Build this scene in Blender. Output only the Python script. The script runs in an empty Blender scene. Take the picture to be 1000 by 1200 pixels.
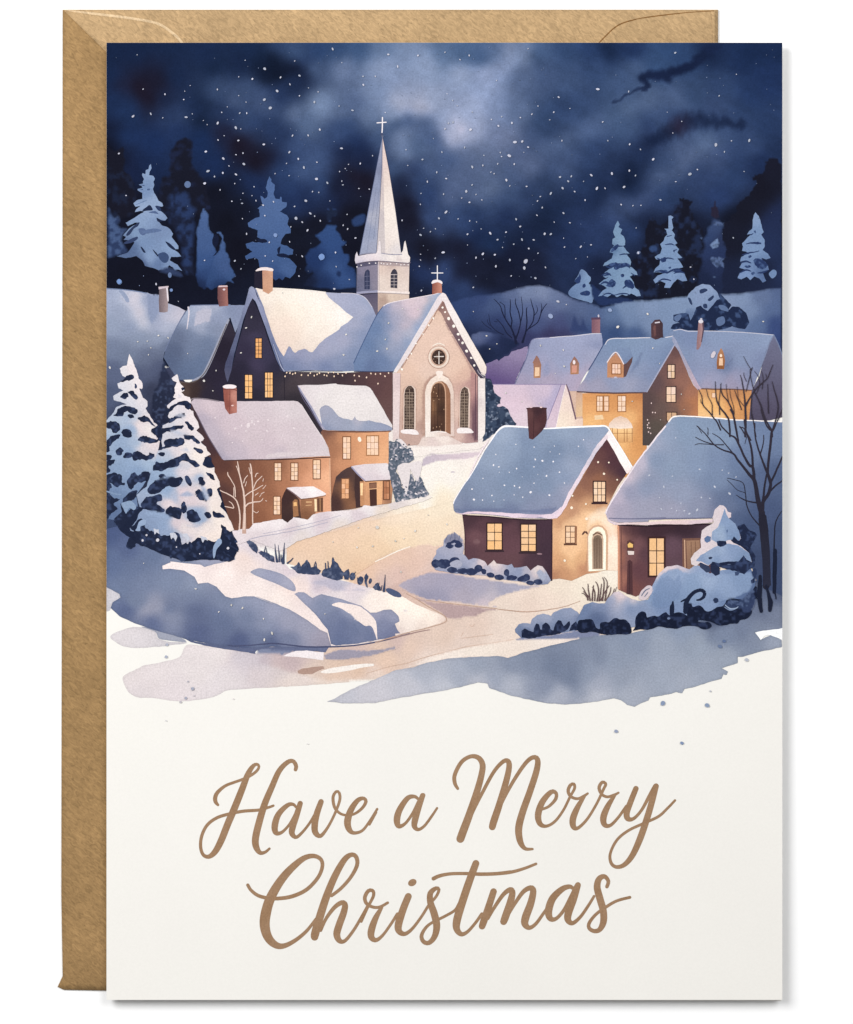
# A printed Christmas card lying over a kraft envelope on a white table top.
# The village, sky and lettering are flat INK PRINTED ON THE CARD, so every shade in them is a colour of the print.
import bpy, math, random
import numpy as np
from mathutils import Vector
from mathutils.geometry import delaunay_2d_cdt

random.seed(7)
C = bpy.context.scene.collection
S = 0.21 / 1122.0            # metres per unit of the tracing (the card is 210 mm tall)
CARD_Z = 0.0033              # height of the card's front face above the table
K = 1.30                     # how strongly the lamps light the card

def W(x, y): return ((x - 500.0) * S, (600.0 - y) * S)
def lin(c):
    c = np.asarray(c, float) / 255.0
    return np.where(c <= 0.04045, c / 12.92, ((c + 0.055) / 1.055) ** 2.4)

# ------------------------------------------------------------------ noise
def _h(ix, iy, sd):
    n = (ix.astype(np.int64) * 374761393 + iy.astype(np.int64) * 668265263 + sd * 974711) & 0x7fffffff
    n = ((n ^ (n >> 13)) * 1274126177) & 0x7fffffff
    n = n ^ (n >> 16)
    return (n & 0xffff) / 65535.0
def vnoise(x, y, sd=0):
    x = np.asarray(x, float); y = np.asarray(y, float)
    ix = np.floor(x); iy = np.floor(y); fx = x - ix; fy = y - iy
    fx = fx * fx * (3 - 2 * fx); fy = fy * fy * (3 - 2 * fy)
    a = _h(ix, iy, sd); b = _h(ix + 1, iy, sd); c = _h(ix, iy + 1, sd); d = _h(ix + 1, iy + 1, sd)
    return (a * (1 - fx) + b * fx) * (1 - fy) + (c * (1 - fx) + d * fx) * fy
def fbm(x, y, sd=0, o=4):
    t = 0; a = 0.5; s = 0
    for k in range(o):
        t = t + a * vnoise(x * 2 ** k, y * 2 ** k, sd + k * 17); s += a; a *= 0.5
    return t / s
def grade(c, lift=1.0, sat=1.0):
    """The printer's colour set: the traced swatches pulled to the muted inks of the card."""
    c = np.asarray(c, float); L = (c @ np.array((.3, .59, .11)))[:, None]; r, b = c[:, :1], c[:, 2:3]
    cool = sstep(-6, 10, b - r); s = cool * (.80 - .09 * sstep(60, 110, L)) + (1 - cool) * .84
    up = 1 + .05 * (1 - cool) * sstep(80, 150, L) * (1 - sstep(180, 215, L))
    o = (L + (c - L) * s * sat) * up * lift
    q = (1 - cool) * sstep(185, 215, L) * sstep(30, 70, r - b); o[:, 1:2] -= 5 * q; o[:, 2:3] += 6 * q; o[:, :1] -= 2 * q
    k = sstep(170, 200, L) * sstep(-12, 4, b - r) * (1 - sstep(232, 246, L)); o[:, :1] += 8 * k; o[:, 2:3] -= 4 * k
    return o
def sstep(a, b, x):
    t = np.clip((x - a) / (b - a), 0, 1); return t * t * (3 - 2 * t)

# ------------------------------------------------------------------ outlines
def T(x0, y0, s):
    def f(txt):
        return [(x0 + float(p.split(',')[0]) / s, y0 + float(p.split(',')[1]) / s) for p in txt.split()]
    f.one = lambda u, v: (x0 + u / s, y0 + v / s)
    f.s = s
    f.st = lambda txt, k=1.0: [(x0 + float(a) / s, y0 + float(b) / s, float(c) / s * k) for a, b, c in (p.split(',') for p in txt.split())]
    return f
PX = T(0, 0, 1)
def area(p):
    return 0.5 * sum(p[i - 1][0] * p[i][1] - p[i][0] * p[i - 1][1] for i in range(len(p)))
def crom(p, closed, step):
    p = np.array(p, float); n = len(p); out = []
    for i in range(n if closed else n - 1):
        if closed: a, b, c, d = p[i - 1], p[i], p[(i + 1) % n], p[(i + 2) % n]
        else: a, b, c, d = p[max(i - 1, 0)], p[i], p[i + 1], p[min(i + 2, n - 1)]
        L = math.hypot(*(c - b)[:2]); m = max(1, int(math.ceil(L / step)))
        for k in range(m):
            t = k / m
            out.append(0.5 * ((2 * b) + (c - a) * t + (2 * a - 5 * b + 4 * c - d) * t * t + (3 * b - a - 3 * c + d) * t ** 3))
    if not closed: out.append(p[-1])
    return np.array(out)
def resample(p, step):
    p = np.array(p, float); out = []; n = len(p)
    for i in range(n):
        a, b = p[i], p[(i + 1) % n]; m = max(1, int(math.ceil(math.hypot(*(b - a)) / step)))
        for k in range(m): out.append(a + (b - a) * k / m)
    return np.array(out)
def inside(pts, poly):
    x, y = pts[:, 0], pts[:, 1]; r = np.zeros(len(pts), bool); n = len(poly)
    for i in range(n):
        x1, y1 = poly[i - 1]; x2, y2 = poly[i]
        if y1 == y2: continue
        c = (y1 > y) != (y2 > y)
        r ^= c & (x < (x2 - x1) * (y - y1) / (y2 - y1) + x1)
    return r
def bdist(pts, poly):
    d = np.full(len(pts), 1e9); n = len(poly)
    for i in range(n):
        a = poly[i - 1]; b = poly[i]; ab = b - a; L = (ab ** 2).sum()
        if L < 1e-12: continue
        t = np.clip(((pts - a) @ ab) / L, 0, 1)
        d = np.minimum(d, ((pts - (a + t[:, None] * ab)) ** 2).sum(1))
    return np.sqrt(d)

# ------------------------------------------------------------------ ink colours
def idw(x, y, pts, r=7.0, warp=5.0, sd=3):
    if warp:
        x = x + warp * 2 * (fbm(x / 22, y / 22, sd) - 0.5); y = y + warp * 2 * (fbm(x / 22 + 40, y / 22 + 9, sd) - 0.5)
    num = np.zeros((len(x), 3)); den = np.zeros(len(x))
    for (a, b, c) in pts:
        w = 1.0 / ((x - a) ** 2 + (y - b) ** 2 + r * r) ** 2
        num += w[:, None] * np.asarray(c, float); den += w
    return num / den[:, None]
def G(x0, y0, c0, x1, y1, c1, c2=None):
    def f(x, y):
        dx, dy = x1 - x0, y1 - y0
        t = np.clip(((x - x0) * dx + (y - y0) * dy) / (dx * dx + dy * dy) + 0.16 * (fbm(x / 14, y / 14, 5) - 0.5), 0, 1)[:, None]
        a, b = np.array(c0, float), np.array(c1, float)
        if c2 is None: return a + (b - a) * t
        c = np.array(c2, float)
        return np.where(t < .5, a + (b - a) * t * 2, b + (c - b) * (t * 2 - 1))
    return f
def M(txt, r=7.0, warp=5.0, sd=3):
    pts = []
    for q in txt.replace('\n', ' ').split(';'):
        q = q.strip()
        if q:
            v = [float(k) for k in q.split(',')]; pts.append((v[0], v[1], v[2:5]))
    return lambda x, y: idw(x, y, pts, r * 1.45, warp, sd)
def mot(base, c2, sx=5, sy=5, lo=.45, hi=.6, sd=1, amt=1.0):
    b = fillf(base); c2 = np.array(c2, float)
    def f(x, y):
        t = (amt * sstep(lo, hi, fbm(x / sx, y / sy, sd)))[:, None]
        a = b(x, y); return a * (1 - t) + c2 * t
    return f
def fillf(c):
    if callable(c): return c
    v = np.array(c, float); return lambda x, y: np.tile(v, (len(x), 1))

# ------------------------------------------------------------------ materials
def nodes(m):
    m.use_nodes = True; nt = m.node_tree; nt.nodes.clear(); return nt, nt.nodes, nt.links
def ink_material(name):
    m = bpy.data.materials.new(name); nt, N, L = nodes(m)
    out = N.new('ShaderNodeOutputMaterial'); bs = N.new('ShaderNodeBsdfPrincipled')
    bs.inputs['Roughness'].default_value = 0.75; bs.inputs['Specular IOR Level'].default_value = 0.0
    at = N.new('ShaderNodeAttribute'); at.attribute_name = 'ink'
    tc = N.new('ShaderNodeTexCoord'); mp = N.new('ShaderNodeMapping'); mp.inputs['Scale'].default_value = (1 / S, 1 / S, 0)
    L.new(tc.outputs['Object'], mp.inputs['Vector'])
    def noise(scale, det, rough, lo, hi, dist=0):
        n = N.new('ShaderNodeTexNoise'); n.inputs['Scale'].default_value = scale; n.inputs['Detail'].default_value = det
        n.inputs['Roughness'].default_value = rough; n.inputs['Distortion'].default_value = dist
        L.new(mp.outputs[0], n.inputs['Vector'])
        r = N.new('ShaderNodeMapRange'); r.inputs['From Min'].default_value = 0.25; r.inputs['From Max'].default_value = 0.75
        r.inputs['To Min'].default_value = lo; r.inputs['To Max'].default_value = hi
        L.new(n.outputs['Fac'], r.inputs['Value']); return r.outputs[0]
    g = noise(0.5, 2, 0.6, 0.86, 1.14)          # pigment grain of the watercolour paper
    w = noise(0.045, 4, 0.6, 0.95, 1.05, 0.3)    # uneven washes
    mu = N.new('ShaderNodeMath'); mu.operation = 'MULTIPLY'; L.new(g, mu.inputs[0]); L.new(w, mu.inputs[1])
    vm = N.new('ShaderNodeVectorMath'); vm.operation = 'SCALE'
    L.new(at.outputs['Color'], vm.inputs[0]); L.new(mu.outputs[0], vm.inputs['Scale'])
    L.new(vm.outputs[0], bs.inputs['Base Color'])
    L.new(bs.outputs[0], out.inputs[0])
    return m
MAT_INK = ink_material('printed_watercolour_ink')

def spikes(polys, n, ln, w, seed=1, down=.5, jit=.6):
    """Short ragged brush flicks standing off the outline of each patch."""
    q = random.Random(seed); out = []
    for p in polys:
        p = crom(np.array(p if area(p) > 0 else p[::-1], float), True, 1.5)
        for _ in range(max(2, int(n * len(p) / 30))):
            i = q.randrange(len(p)); t = p[(i + 1) % len(p)] - p[i - 1]; L = np.linalg.norm(t)
            if L < 1e-6: continue
            nx, ny = t[1] / L, -t[0] / L
            dx, dy = nx + q.uniform(-jit, jit), ny + q.uniform(-jit, jit) + down; m = math.hypot(dx, dy) or 1
            l = ln * q.uniform(.4, 1.15); x, y = p[i] - np.array((nx, ny)) * .5
            out.append([(x, y, w * q.uniform(.7, 1.2)), (x + dx / m * l * .55, y + dy / m * l * .55, w * .75), (x + dx / m * l, y + dy / m * l, w * .25)])
    return out
# ------------------------------------------------------------------ the card, an Empty at its base
card = bpy.data.objects.new('greeting_card', None); C.objects.link(card)
card.location = (W(521, 611)[0], W(521, 611)[1], 0.0012)
card.empty_display_size = 0.02
card['label'] = 'white Christmas card printed with a snowy village at night, lying over the kraft envelope'
card['category'] = 'greeting card'
ORG = Vector(card.location)

STEP = 4e-6                # thickness of one film of ink
BOXES = np.zeros((0, 5))
def film(V):
    """Height of a new film of ink: one film above everything already printed beneath it."""
    global BOXES
    a, b = V.min(0), V.max(0); lv = 1.0
    if len(BOXES):
        k = (BOXES[:, 0] < b[0]) & (BOXES[:, 2] > a[0]) & (BOXES[:, 1] < b[1]) & (BOXES[:, 3] > a[1])
        if k.any(): lv = BOXES[k, 4].max() + 1
    BOXES = np.vstack([BOXES, [a[0], a[1], b[0], b[1], lv]])
    return CARD_Z + 1.5e-5 + lv * STEP
PRINTED = []                 # (box, outline, colour function) of every area printed so far
PAPER = lin((245, 242, 236))
def beneath(V, upto):
    col = np.tile(PAPER, (len(V), 1))
    for k in range(upto):
        (a, b), poly, f = PRINTED[k]
        m = (V[:, 0] >= a[0] - .01) & (V[:, 0] <= b[0] + .01) & (V[:, 1] >= a[1] - .01) & (V[:, 1] <= b[1] + .01)
        if m.any():
            i = np.where(m)[0]
            if poly is not None: i = i[inside(V[i], poly)]
            if len(i): col[i] = f(V[i])
    return col
INKS = []
class Ink:
    """One printed motif (or a piece of one): a flat mesh of ink on the card's face."""
    def __init__(self, name, parent=None, label=None, stuff=False):
        self.name, self.parts = name, []; self.tone = parent.tone if parent else (1.0, 1.0)
        self.mesh = bpy.data.meshes.new(name); self.ob = bpy.data.objects.new(name, self.mesh); C.objects.link(self.ob)
        self.ob.parent = parent.ob if parent else card
        if parent is None: pass
        if label: self.ob['label'] = label
        if stuff: self.ob['kind'] = 'stuff'
        INKS.append(self)
    def sub(self, name, label=None): return Ink(name, self, label)
    def add(self, poly, fill, sm=False, j=0.0, h=3.0, edge=0.0, soft=0.0, a=1.0, ew=1.6, jf=6.0, sd=1, clip=True):
        p = np.array(poly, float)
        if area(p) < 0: p = p[::-1]
        if sm: p = crom(p, True, 2.2)
        elif j or soft or edge: p = resample(p, 2.5)
        if j:
            n = len(p); t = np.roll(p, -1, 0) - np.roll(p, 1, 0); t /= np.maximum(np.linalg.norm(t, axis=1), 1e-6)[:, None]
            d = (fbm(p[:, 0] / jf, p[:, 1] / jf, sd + 31, 3) - 0.5) * 2 * j
            p = p + np.stack([t[:, 1], -t[:, 0]], 1) * d[:, None]
        if clip:
            p[:, 0] = np.clip(p[:, 0], 125.08, 916.92); p[:, 1] = np.clip(p[:, 1], 50.08, 1171.6)
        keep = [i for i in range(len(p)) if np.linalg.norm(p[i] - p[i - 1]) > 1e-3]; p = p[keep]
        lo, hi = p.min(0), p.max(0)
        gx, gy = np.meshgrid(np.arange(lo[0] + h / 2, hi[0], h), np.arange(lo[1] + h / 2, hi[1], h))
        q = np.stack([gx.ravel(), gy.ravel()], 1)
        if len(q):
            q = q + (np.stack([vnoise(q[:, 0] * 7.1, q[:, 1] * 7.1, 5), vnoise(q[:, 0] * 7.1, q[:, 1] * 7.1, 8)], 1) - .5) * h * .3
            q = q[inside(q, p)]
            if len(q): q = q[bdist(q, p) > h * .42]
        v = [Vector(t) for t in p] + [Vector(t) for t in q]
        r = delaunay_2d_cdt(v, [], [list(range(len(p)))], 1, 1e-5)
        self._push(r, p, fill, edge, soft, a, ew)
    def _push(self, r, p, fill, edge=0, soft=0, a=1.0, ew=1.6):
        V = np.array([(t[0], t[1]) for t in r[0]], float)
        if not len(V): return
        tone, upto = self.tone, len(PRINTED)
        def colour(P):
            col = lin(np.clip(grade(fillf(fill)(P[:, 0].copy(), P[:, 1].copy()), *tone), 2, 255))
            if p is not None and (edge or soft or a < 1):
                d = bdist(P, p)
                if edge: col = col * (1 - edge * np.exp(-(d / ew) ** 2))[:, None]
                if soft or a < 1:
                    al = np.full(len(P), float(a))
                    if soft: al = al * sstep(0, soft, d + soft * .5 * (fbm(P[:, 0] / 5, P[:, 1] / 5, 9) - .5) * (d > 0.3))
                    col = beneath(P, upto) * (1 - al[:, None]) + col * al[:, None]
            return col
        self.parts.append((V, [list(f) for f in r[2]], colour(V) / K, film(V)))
        if p is not None: PRINTED.append(((p.min(0), p.max(0)), p, colour))
    def grid(self, x0, y0, x1, y1, h, fill):
        nx, ny = int((x1 - x0) / h) + 1, int((y1 - y0) / h) + 1
        X, Y = np.meshgrid(np.linspace(x0, x1, nx), np.linspace(y0, y1, ny))
        V = np.stack([X.ravel(), Y.ravel()], 1)
        F = [[j * nx + i, j * nx + i + 1, (j + 1) * nx + i + 1, (j + 1) * nx + i] for j in range(ny - 1) for i in range(nx - 1)]
        c = lin(np.clip(grade(fill(X, Y), *self.tone), 2, 255)).reshape(ny, nx, 3)
        self.parts.append((V, F, c.reshape(-1, 3) / K, film(V)))
        def look(P):
            u = np.clip((P[:, 0] - x0) / (x1 - x0) * (nx - 1), 0, nx - 1.001); v = np.clip((P[:, 1] - y0) / (y1 - y0) * (ny - 1), 0, ny - 1.001)
            i, j = u.astype(int), v.astype(int); fu, fv = (u - i)[:, None], (v - j)[:, None]
            return (c[j, i] * (1 - fu) + c[j, i + 1] * fu) * (1 - fv) + (c[j + 1, i] * (1 - fu) + c[j + 1, i + 1] * fu) * fv
        PRINTED.append(((np.array((x0, y0)), np.array((x1, y1))), None, look))
    def rect(self, x0, y0, x1, y1, fill, **k): self.add([(x0, y0), (x1, y0), (x1, y1), (x0, y1)], fill, **k)
    def ell(self, x, y, rx, ry, fill, rot=0, n=None, **k):
        n = n or max(8, int(3 * max(rx, ry) ** .7) + 6); c, s = math.cos(rot), math.sin(rot)
        k.setdefault('h', max(1.5, min(3, rx)))
        self.add([(x + rx * math.cos(t) * c - ry * math.sin(t) * s, y + rx * math.cos(t) * s + ry * math.sin(t) * c)
                  for t in (2 * math.pi * i / n for i in range(n))], fill, **k)
    def lines(self, strokes, fill, step=1.6, caps=8, wob=0.0):
        """Brush strokes [(x, y, width), ...], each smoothed, all united into one flat sheet."""
        v, f = [], []
        for st in strokes:
            q = crom(st, False, step)
            if wob: q[:, 0] += (fbm(q[:, 0] / 5, q[:, 1] / 5, 3) - .5) * wob; q[:, 1] += (fbm(q[:, 0] / 5, q[:, 1] / 5, 6) - .5) * wob
            for i in range(len(q)):
                x, y, w = q[i]; w = max(w, .3) / 2
                if i in (0, len(q) - 1) or i % 2 == 0:
                    b = len(v); v += [(x + w * math.cos(t), y + w * math.sin(t)) for t in (2 * math.pi * (m + .13) / caps for m in range(caps))]
                    f.append(list(range(b, b + caps)))
                if i:
                    a, c = q[i - 1], q[i]; d = c[:2] - a[:2]; L = np.linalg.norm(d)
                    if L < 1e-4: continue
                    nx, ny = -d[1] / L, d[0] / L; wa, wc = max(a[2], .3) / 2, max(c[2], .3) / 2; b = len(v)
                    v += [(a[0] - nx * wa, a[1] - ny * wa), (c[0] - nx * wc, c[1] - ny * wc), (c[0] + nx * wc, c[1] + ny * wc), (a[0] + nx * wa, a[1] + ny * wa)]
                    f.append([b, b + 1, b + 2, b + 3])
        v = [Vector((min(max(a, 125.1), 916.9), b)) for a, b in v]
        r = delaunay_2d_cdt(v, [], f, 0, 1e-5)
        R = np.array([tuple(t) for t in r[0]]); tri = [t for t in r[2]]; cen = np.array([R[list(t)].mean(0) for t in tri])
        P0 = np.array([tuple(t) for t in v]); ok = np.zeros(len(tri), bool)
        for face in f:                      # keep the triangles that lie under at least one stroke piece
            q = P0[face]; k = np.where((cen[:, 0] > q[:, 0].min()) & (cen[:, 0] < q[:, 0].max()) & (cen[:, 1] > q[:, 1].min()) & (cen[:, 1] < q[:, 1].max()) & ~ok)[0]
            if len(k): ok[k] = inside(cen[k], q)
        self._push((r[0], None, [t for t, o in zip(tri, ok) if o]), None, fill)
    def dots(self, items):
        """items: (x, y, rx, ry, rot, colour) laid as separate small flecks in one sheet."""
        V, F, Cc, seen = [], [], [], []
        for x, y, rx, ry, rot, c in items:
            if any(abs(x - p) + abs(y - q) < 1.7 * (max(rx, ry) + r) for p, q, r in seen): continue
            seen.append((x, y, max(rx, ry)))
            b = len(V); n = 9; co, si = math.cos(rot), math.sin(rot)
            for i in range(n):
                t = 2 * math.pi * i / n; k = 1 + .22 * (random.random() - .5)
                V.append((x + k * (rx * math.cos(t) * co - ry * math.sin(t) * si), y + k * (rx * math.cos(t) * si + ry * math.sin(t) * co))); Cc.append(c)
            F.append(list(range(b, b + n)))
        V = np.array(V); self.parts.append((V, F, lin(np.clip(grade(np.array(Cc, float), *self.tone), 2, 255)) / K, film(V)))
    def finish(self):
        vs, fs, cs, b = [], [], [], 0
        for V, F, col, z in self.parts:
            for x, y in V:
                wx, wy = W(x, y); vs.append((wx - ORG.x, wy - ORG.y, z - ORG.z))
            for f in F:
                a2 = sum(V[f[i - 1]][0] * V[f[i]][1] - V[f[i]][0] * V[f[i - 1]][1] for i in range(len(f)))
                fs.append([k + b for k in (f if a2 < 0 else f[::-1])])   # y runs down in the tracing
            cs.append(np.concatenate([np.clip(col, 0, 1), np.ones((len(col), 1))], 1)); b += len(V)
        self.mesh.from_pydata(vs, [], fs)
        self.mesh.materials.append(MAT_INK)
        at = self.mesh.color_attributes.new('ink', 'FLOAT_COLOR', 'POINT')
        at.data.foreach_set('color', np.concatenate(cs).astype(np.float32).ravel()); self.mesh.update()

def window(par, x0, y0, x1, y1, nx=2, ny=3, frame=(96, 58, 40), lit=(250, 205, 120), lit2=None, fw=1.1, bar=0.55, sill=None, skew=0.0, name='window'):
    w = par.sub(name); w.tone = (1.0, 1.0); lit = (lit[0] * .99, lit[1] * .925, lit[2] * .98); lit2 = lit2 and (lit2[0], lit2[1] * .945, lit2[2])
    sk = lambda x, y: (x, y + (x - x0) * skew)
    q = lambda a, b, c, d: [sk(a, b), sk(c, b), sk(c, d), sk(a, d)]
    w.add(q(x0 - fw, y0 - fw, x1 + fw, y1 + fw), frame, j=.25)
    if sill: w.add(q(x0 - fw - 1.5, y1 + fw - .2, x1 + fw + 1.5, y1 + fw + 1.8), sill, j=.3)
    cw, ch = (x1 - x0) / nx, (y1 - y0) / ny
    for i in range(nx):
        for k in range(ny):
            t = random.random(); l2 = lit2 or tuple(min(255, c * f) for c, f in zip(lit, (1.02, 1.08, 1.25)))
            c = tuple(a + (b - a) * (.25 + .75 * t) * (1 if (i + k) % 2 else .5) for a, b in zip(lit, l2))
            w.add(q(x0 + i * cw + (bar / 2 if i else 0), y0 + k * ch + (bar / 2 if k else 0), x0 + (i + 1) * cw - (bar / 2 if i < nx - 1 else 0), y0 + (k + 1) * ch - (bar / 2 if k < ny - 1 else 0)), c, j=.2, h=2)
    return w
# ================================================================== PRINT: sky
SKY = """
130,55,26,42,78;165,55,27,43,80;200,56,28,45,82;240,55,30,48,88;290,55,30,50,90;325,54,52,75,120;345,58,66,92,138;372,58,48,76,126;395,60,56,84,132;420,56,66,97,147;
450,55,95,120,162;480,56,110,130,167;520,60,88,116,160;540,62,78,108,155;560,66,74,104,154;580,56,86,112,158;595,60,116,132,168;612,58,104,124,164;635,60,72,100,148;665,58,60,88,138;690,60,46,70,118;712,62,30,48,86;740,58,38,60,108;
780,56,54,84,134;800,66,52,80,130;830,58,32,50,90;880,58,30,50,92;912,60,32,52,95;
130,90,28,46,86;145,100,34,40,70;165,105,34,28,46;178,112,33,27,44;182,96,32,32,54;205,90,29,46,84;250,80,28,45,80;280,75,28,44,80;300,65,26,42,74;318,72,20,30,54;325,85,18,26,48;342,82,20,28,52;350,92,26,36,66;310,78,22,34,62;355,68,50,72,118;
368,80,75,98,142;400,78,102,122,164;450,80,122,140,177;500,80,124,142,178;540,88,130,146,181;570,84,126,141,178;590,80,110,127,166;612,90,84,106,150;640,88,74,98,146;670,90,70,95,143;700,80,62,88,138;720,96,70,96,144;745,82,74,100,147;770,74,60,90,140;
135,120,32,52,95;150,130,34,56,101;190,112,32,46,82;200,130,46,66,110;213,136,52,72,114;228,125,33,51,91;242,118,25,40,72;236,140,24,38,68;250,112,58,80,122;258,106,66,88,132;275,118,74,95,138;292,105,66,88,132;310,122,72,94,140;300,145,50,72,118;330,112,42,62,106;
345,98,36,54,94;252,130,40,58,98;265,155,35,38,66;282,172,32,27,44;300,188,30,26,42;318,182,30,30,52;322,150,44,64,108;270,138,44,64,108;285,140,58,80,124;
150,160,34,57,106;180,165,32,54,103;212,150,37,58,106;240,168,30,52,99;250,192,30,50,96;170,192,30,48,91;140,186,26,34,62;130,152,26,36,66;128,176,20,22,38;160,200,28,40,76;
345,130,92,114,157;360,148,82,107,152;380,125,106,129,169;345,172,62,86,136;370,190,70,95,146;334,160,40,58,100;328,185,36,52,92;400,132,88,110,154;420,122,86,108,154;440,112,112,132,171;470,122,150,158,186;492,126,152,157,182;508,118,132,146,179;520,140,125,140,175;432,138,102,124,166;455,135,120,138,174;
405,150,60,85,135;398,162,62,86,136;415,162,36,56,102;425,172,32,48,90;408,178,30,42,78;415,205,33,31,50;430,212,30,27,44;398,215,30,36,64;440,158,70,95,142;432,185,30,40,74;436,150,88,110,152;
462,148,70,96,144;470,162,104,124,165;480,140,76,101,150;500,150,80,104,152;475,180,96,118,161;490,175,80,105,150;510,165,70,95,146;522,182,72,97,148;540,150,152,156,183;525,160,146,152,181;560,150,130,142,176;555,130,128,142,177;580,130,110,128,168;600,130,90,112,156;590,160,106,122,163;
610,180,86,105,151;640,140,60,85,131;660,128,52,74,118;645,150,56,78,122;680,125,60,84,131;630,165,72,94,140;660,170,72,95,141;700,150,72,97,146;720,140,72,99,146;740,130,80,106,152;760,120,82,106,150;700,180,55,78,126;720,190,42,60,101;740,200,28,42,76;710,210,38,55,95;
690,215,45,66,111;660,200,72,94,141;640,215,56,77,121;620,200,90,110,156;600,210,80,102,149;580,200,88,109,153;560,190,92,112,156;540,210,86,106,151;560,232,90,110,154;575,180,100,118,160;
500,200,76,99,146;490,212,56,78,125;530,230,85,105,151;480,202,50,68,111;470,214,30,38,66;475,240,28,29,48;482,260,28,28,46;462,200,70,94,140;500,230,52,75,126;500,258,62,85,136;514,274,62,84,133;545,260,55,78,128;532,246,62,86,136;
580,232,74,97,144;560,247,46,67,113;592,255,38,56,100;560,275,33,50,92;525,282,32,38,64;512,286,28,30,50;500,292,26,26,42;540,288,30,33,56;580,285,34,54,96;560,310,30,34,57;
410,250,25,26,42;430,260,24,25,40;150,240,24,26,42;200,300,24,25,41;220,240,24,26,42;160,320,24,26,42;240,320,25,28,46;270,260,23,25,40;285,240,25,29,48;300,220,33,51,96;290,208,35,53,97;270,215,26,34,60;255,225,24,26,42;280,290,24,25,40;
330,198,50,75,126;360,202,70,95,146;340,222,46,69,119;380,220,55,80,130;362,238,36,52,94;390,235,34,48,88;345,235,38,56,102;330,240,34,52,95;400,250,28,30,49;372,262,26,28,45;345,270,25,28,44;350,310,25,27,43;365,325,26,32,54;410,290,25,27,44;400,225,30,36,64;
600,230,65,88,133;620,230,52,72,116;575,222,92,112,152;580,242,58,80,127;650,245,32,48,84;640,260,30,44,78;680,240,40,58,101;700,230,33,49,87;720,245,62,83,131;735,240,65,86,133;750,235,56,76,123;700,270,48,68,116;680,290,42,61,106;660,290,38,55,99;
620,280,30,43,77;600,300,28,34,61;580,310,28,32,54;630,315,32,38,65;660,310,40,56,97;560,330,30,34,57;740,270,45,66,113;752,262,34,46,80;760,275,27,34,60;700,320,32,42,74;600,330,30,36,62;
760,150,54,76,124;740,150,72,98,146;762,168,36,50,88;790,142,56,78,124;800,177,80,102,149;830,166,80,105,151;780,190,66,89,136;770,205,72,95,143;840,185,68,90,139;880,165,60,83,131;900,150,48,71,119;880,110,42,65,113;850,100,55,79,126;820,110,62,87,133;
900,90,38,60,109;870,75,34,55,100;840,124,64,87,135;790,118,78,102,148;770,140,66,90,137;760,182,38,56,98;740,212,22,34,62;742,222,34,52,92;780,225,50,73,121;820,210,58,80,129;860,200,50,73,121;890,190,36,54,98;912,182,40,59,101;840,232,48,70,121;
870,140,54,78,126;850,155,58,82,130;860,262,24,28,46;800,266,26,30,52;775,285,26,32,54;760,310,26,32,54;900,260,24,28,46;820,290,24,28,46;845,310,26,32,56;805,320,26,32,54;760,335,28,36,62;870,330,28,36,60;905,310,28,36,62;
490,322,42,60,108;520,318,58,80,133;545,335,55,77,129;560,350,50,70,121;540,318,30,34,58;572,335,27,31,52;500,345,30,36,60;520,345,46,66,116;480,330,30,38,66;590,360,32,44,82;
"""
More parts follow.
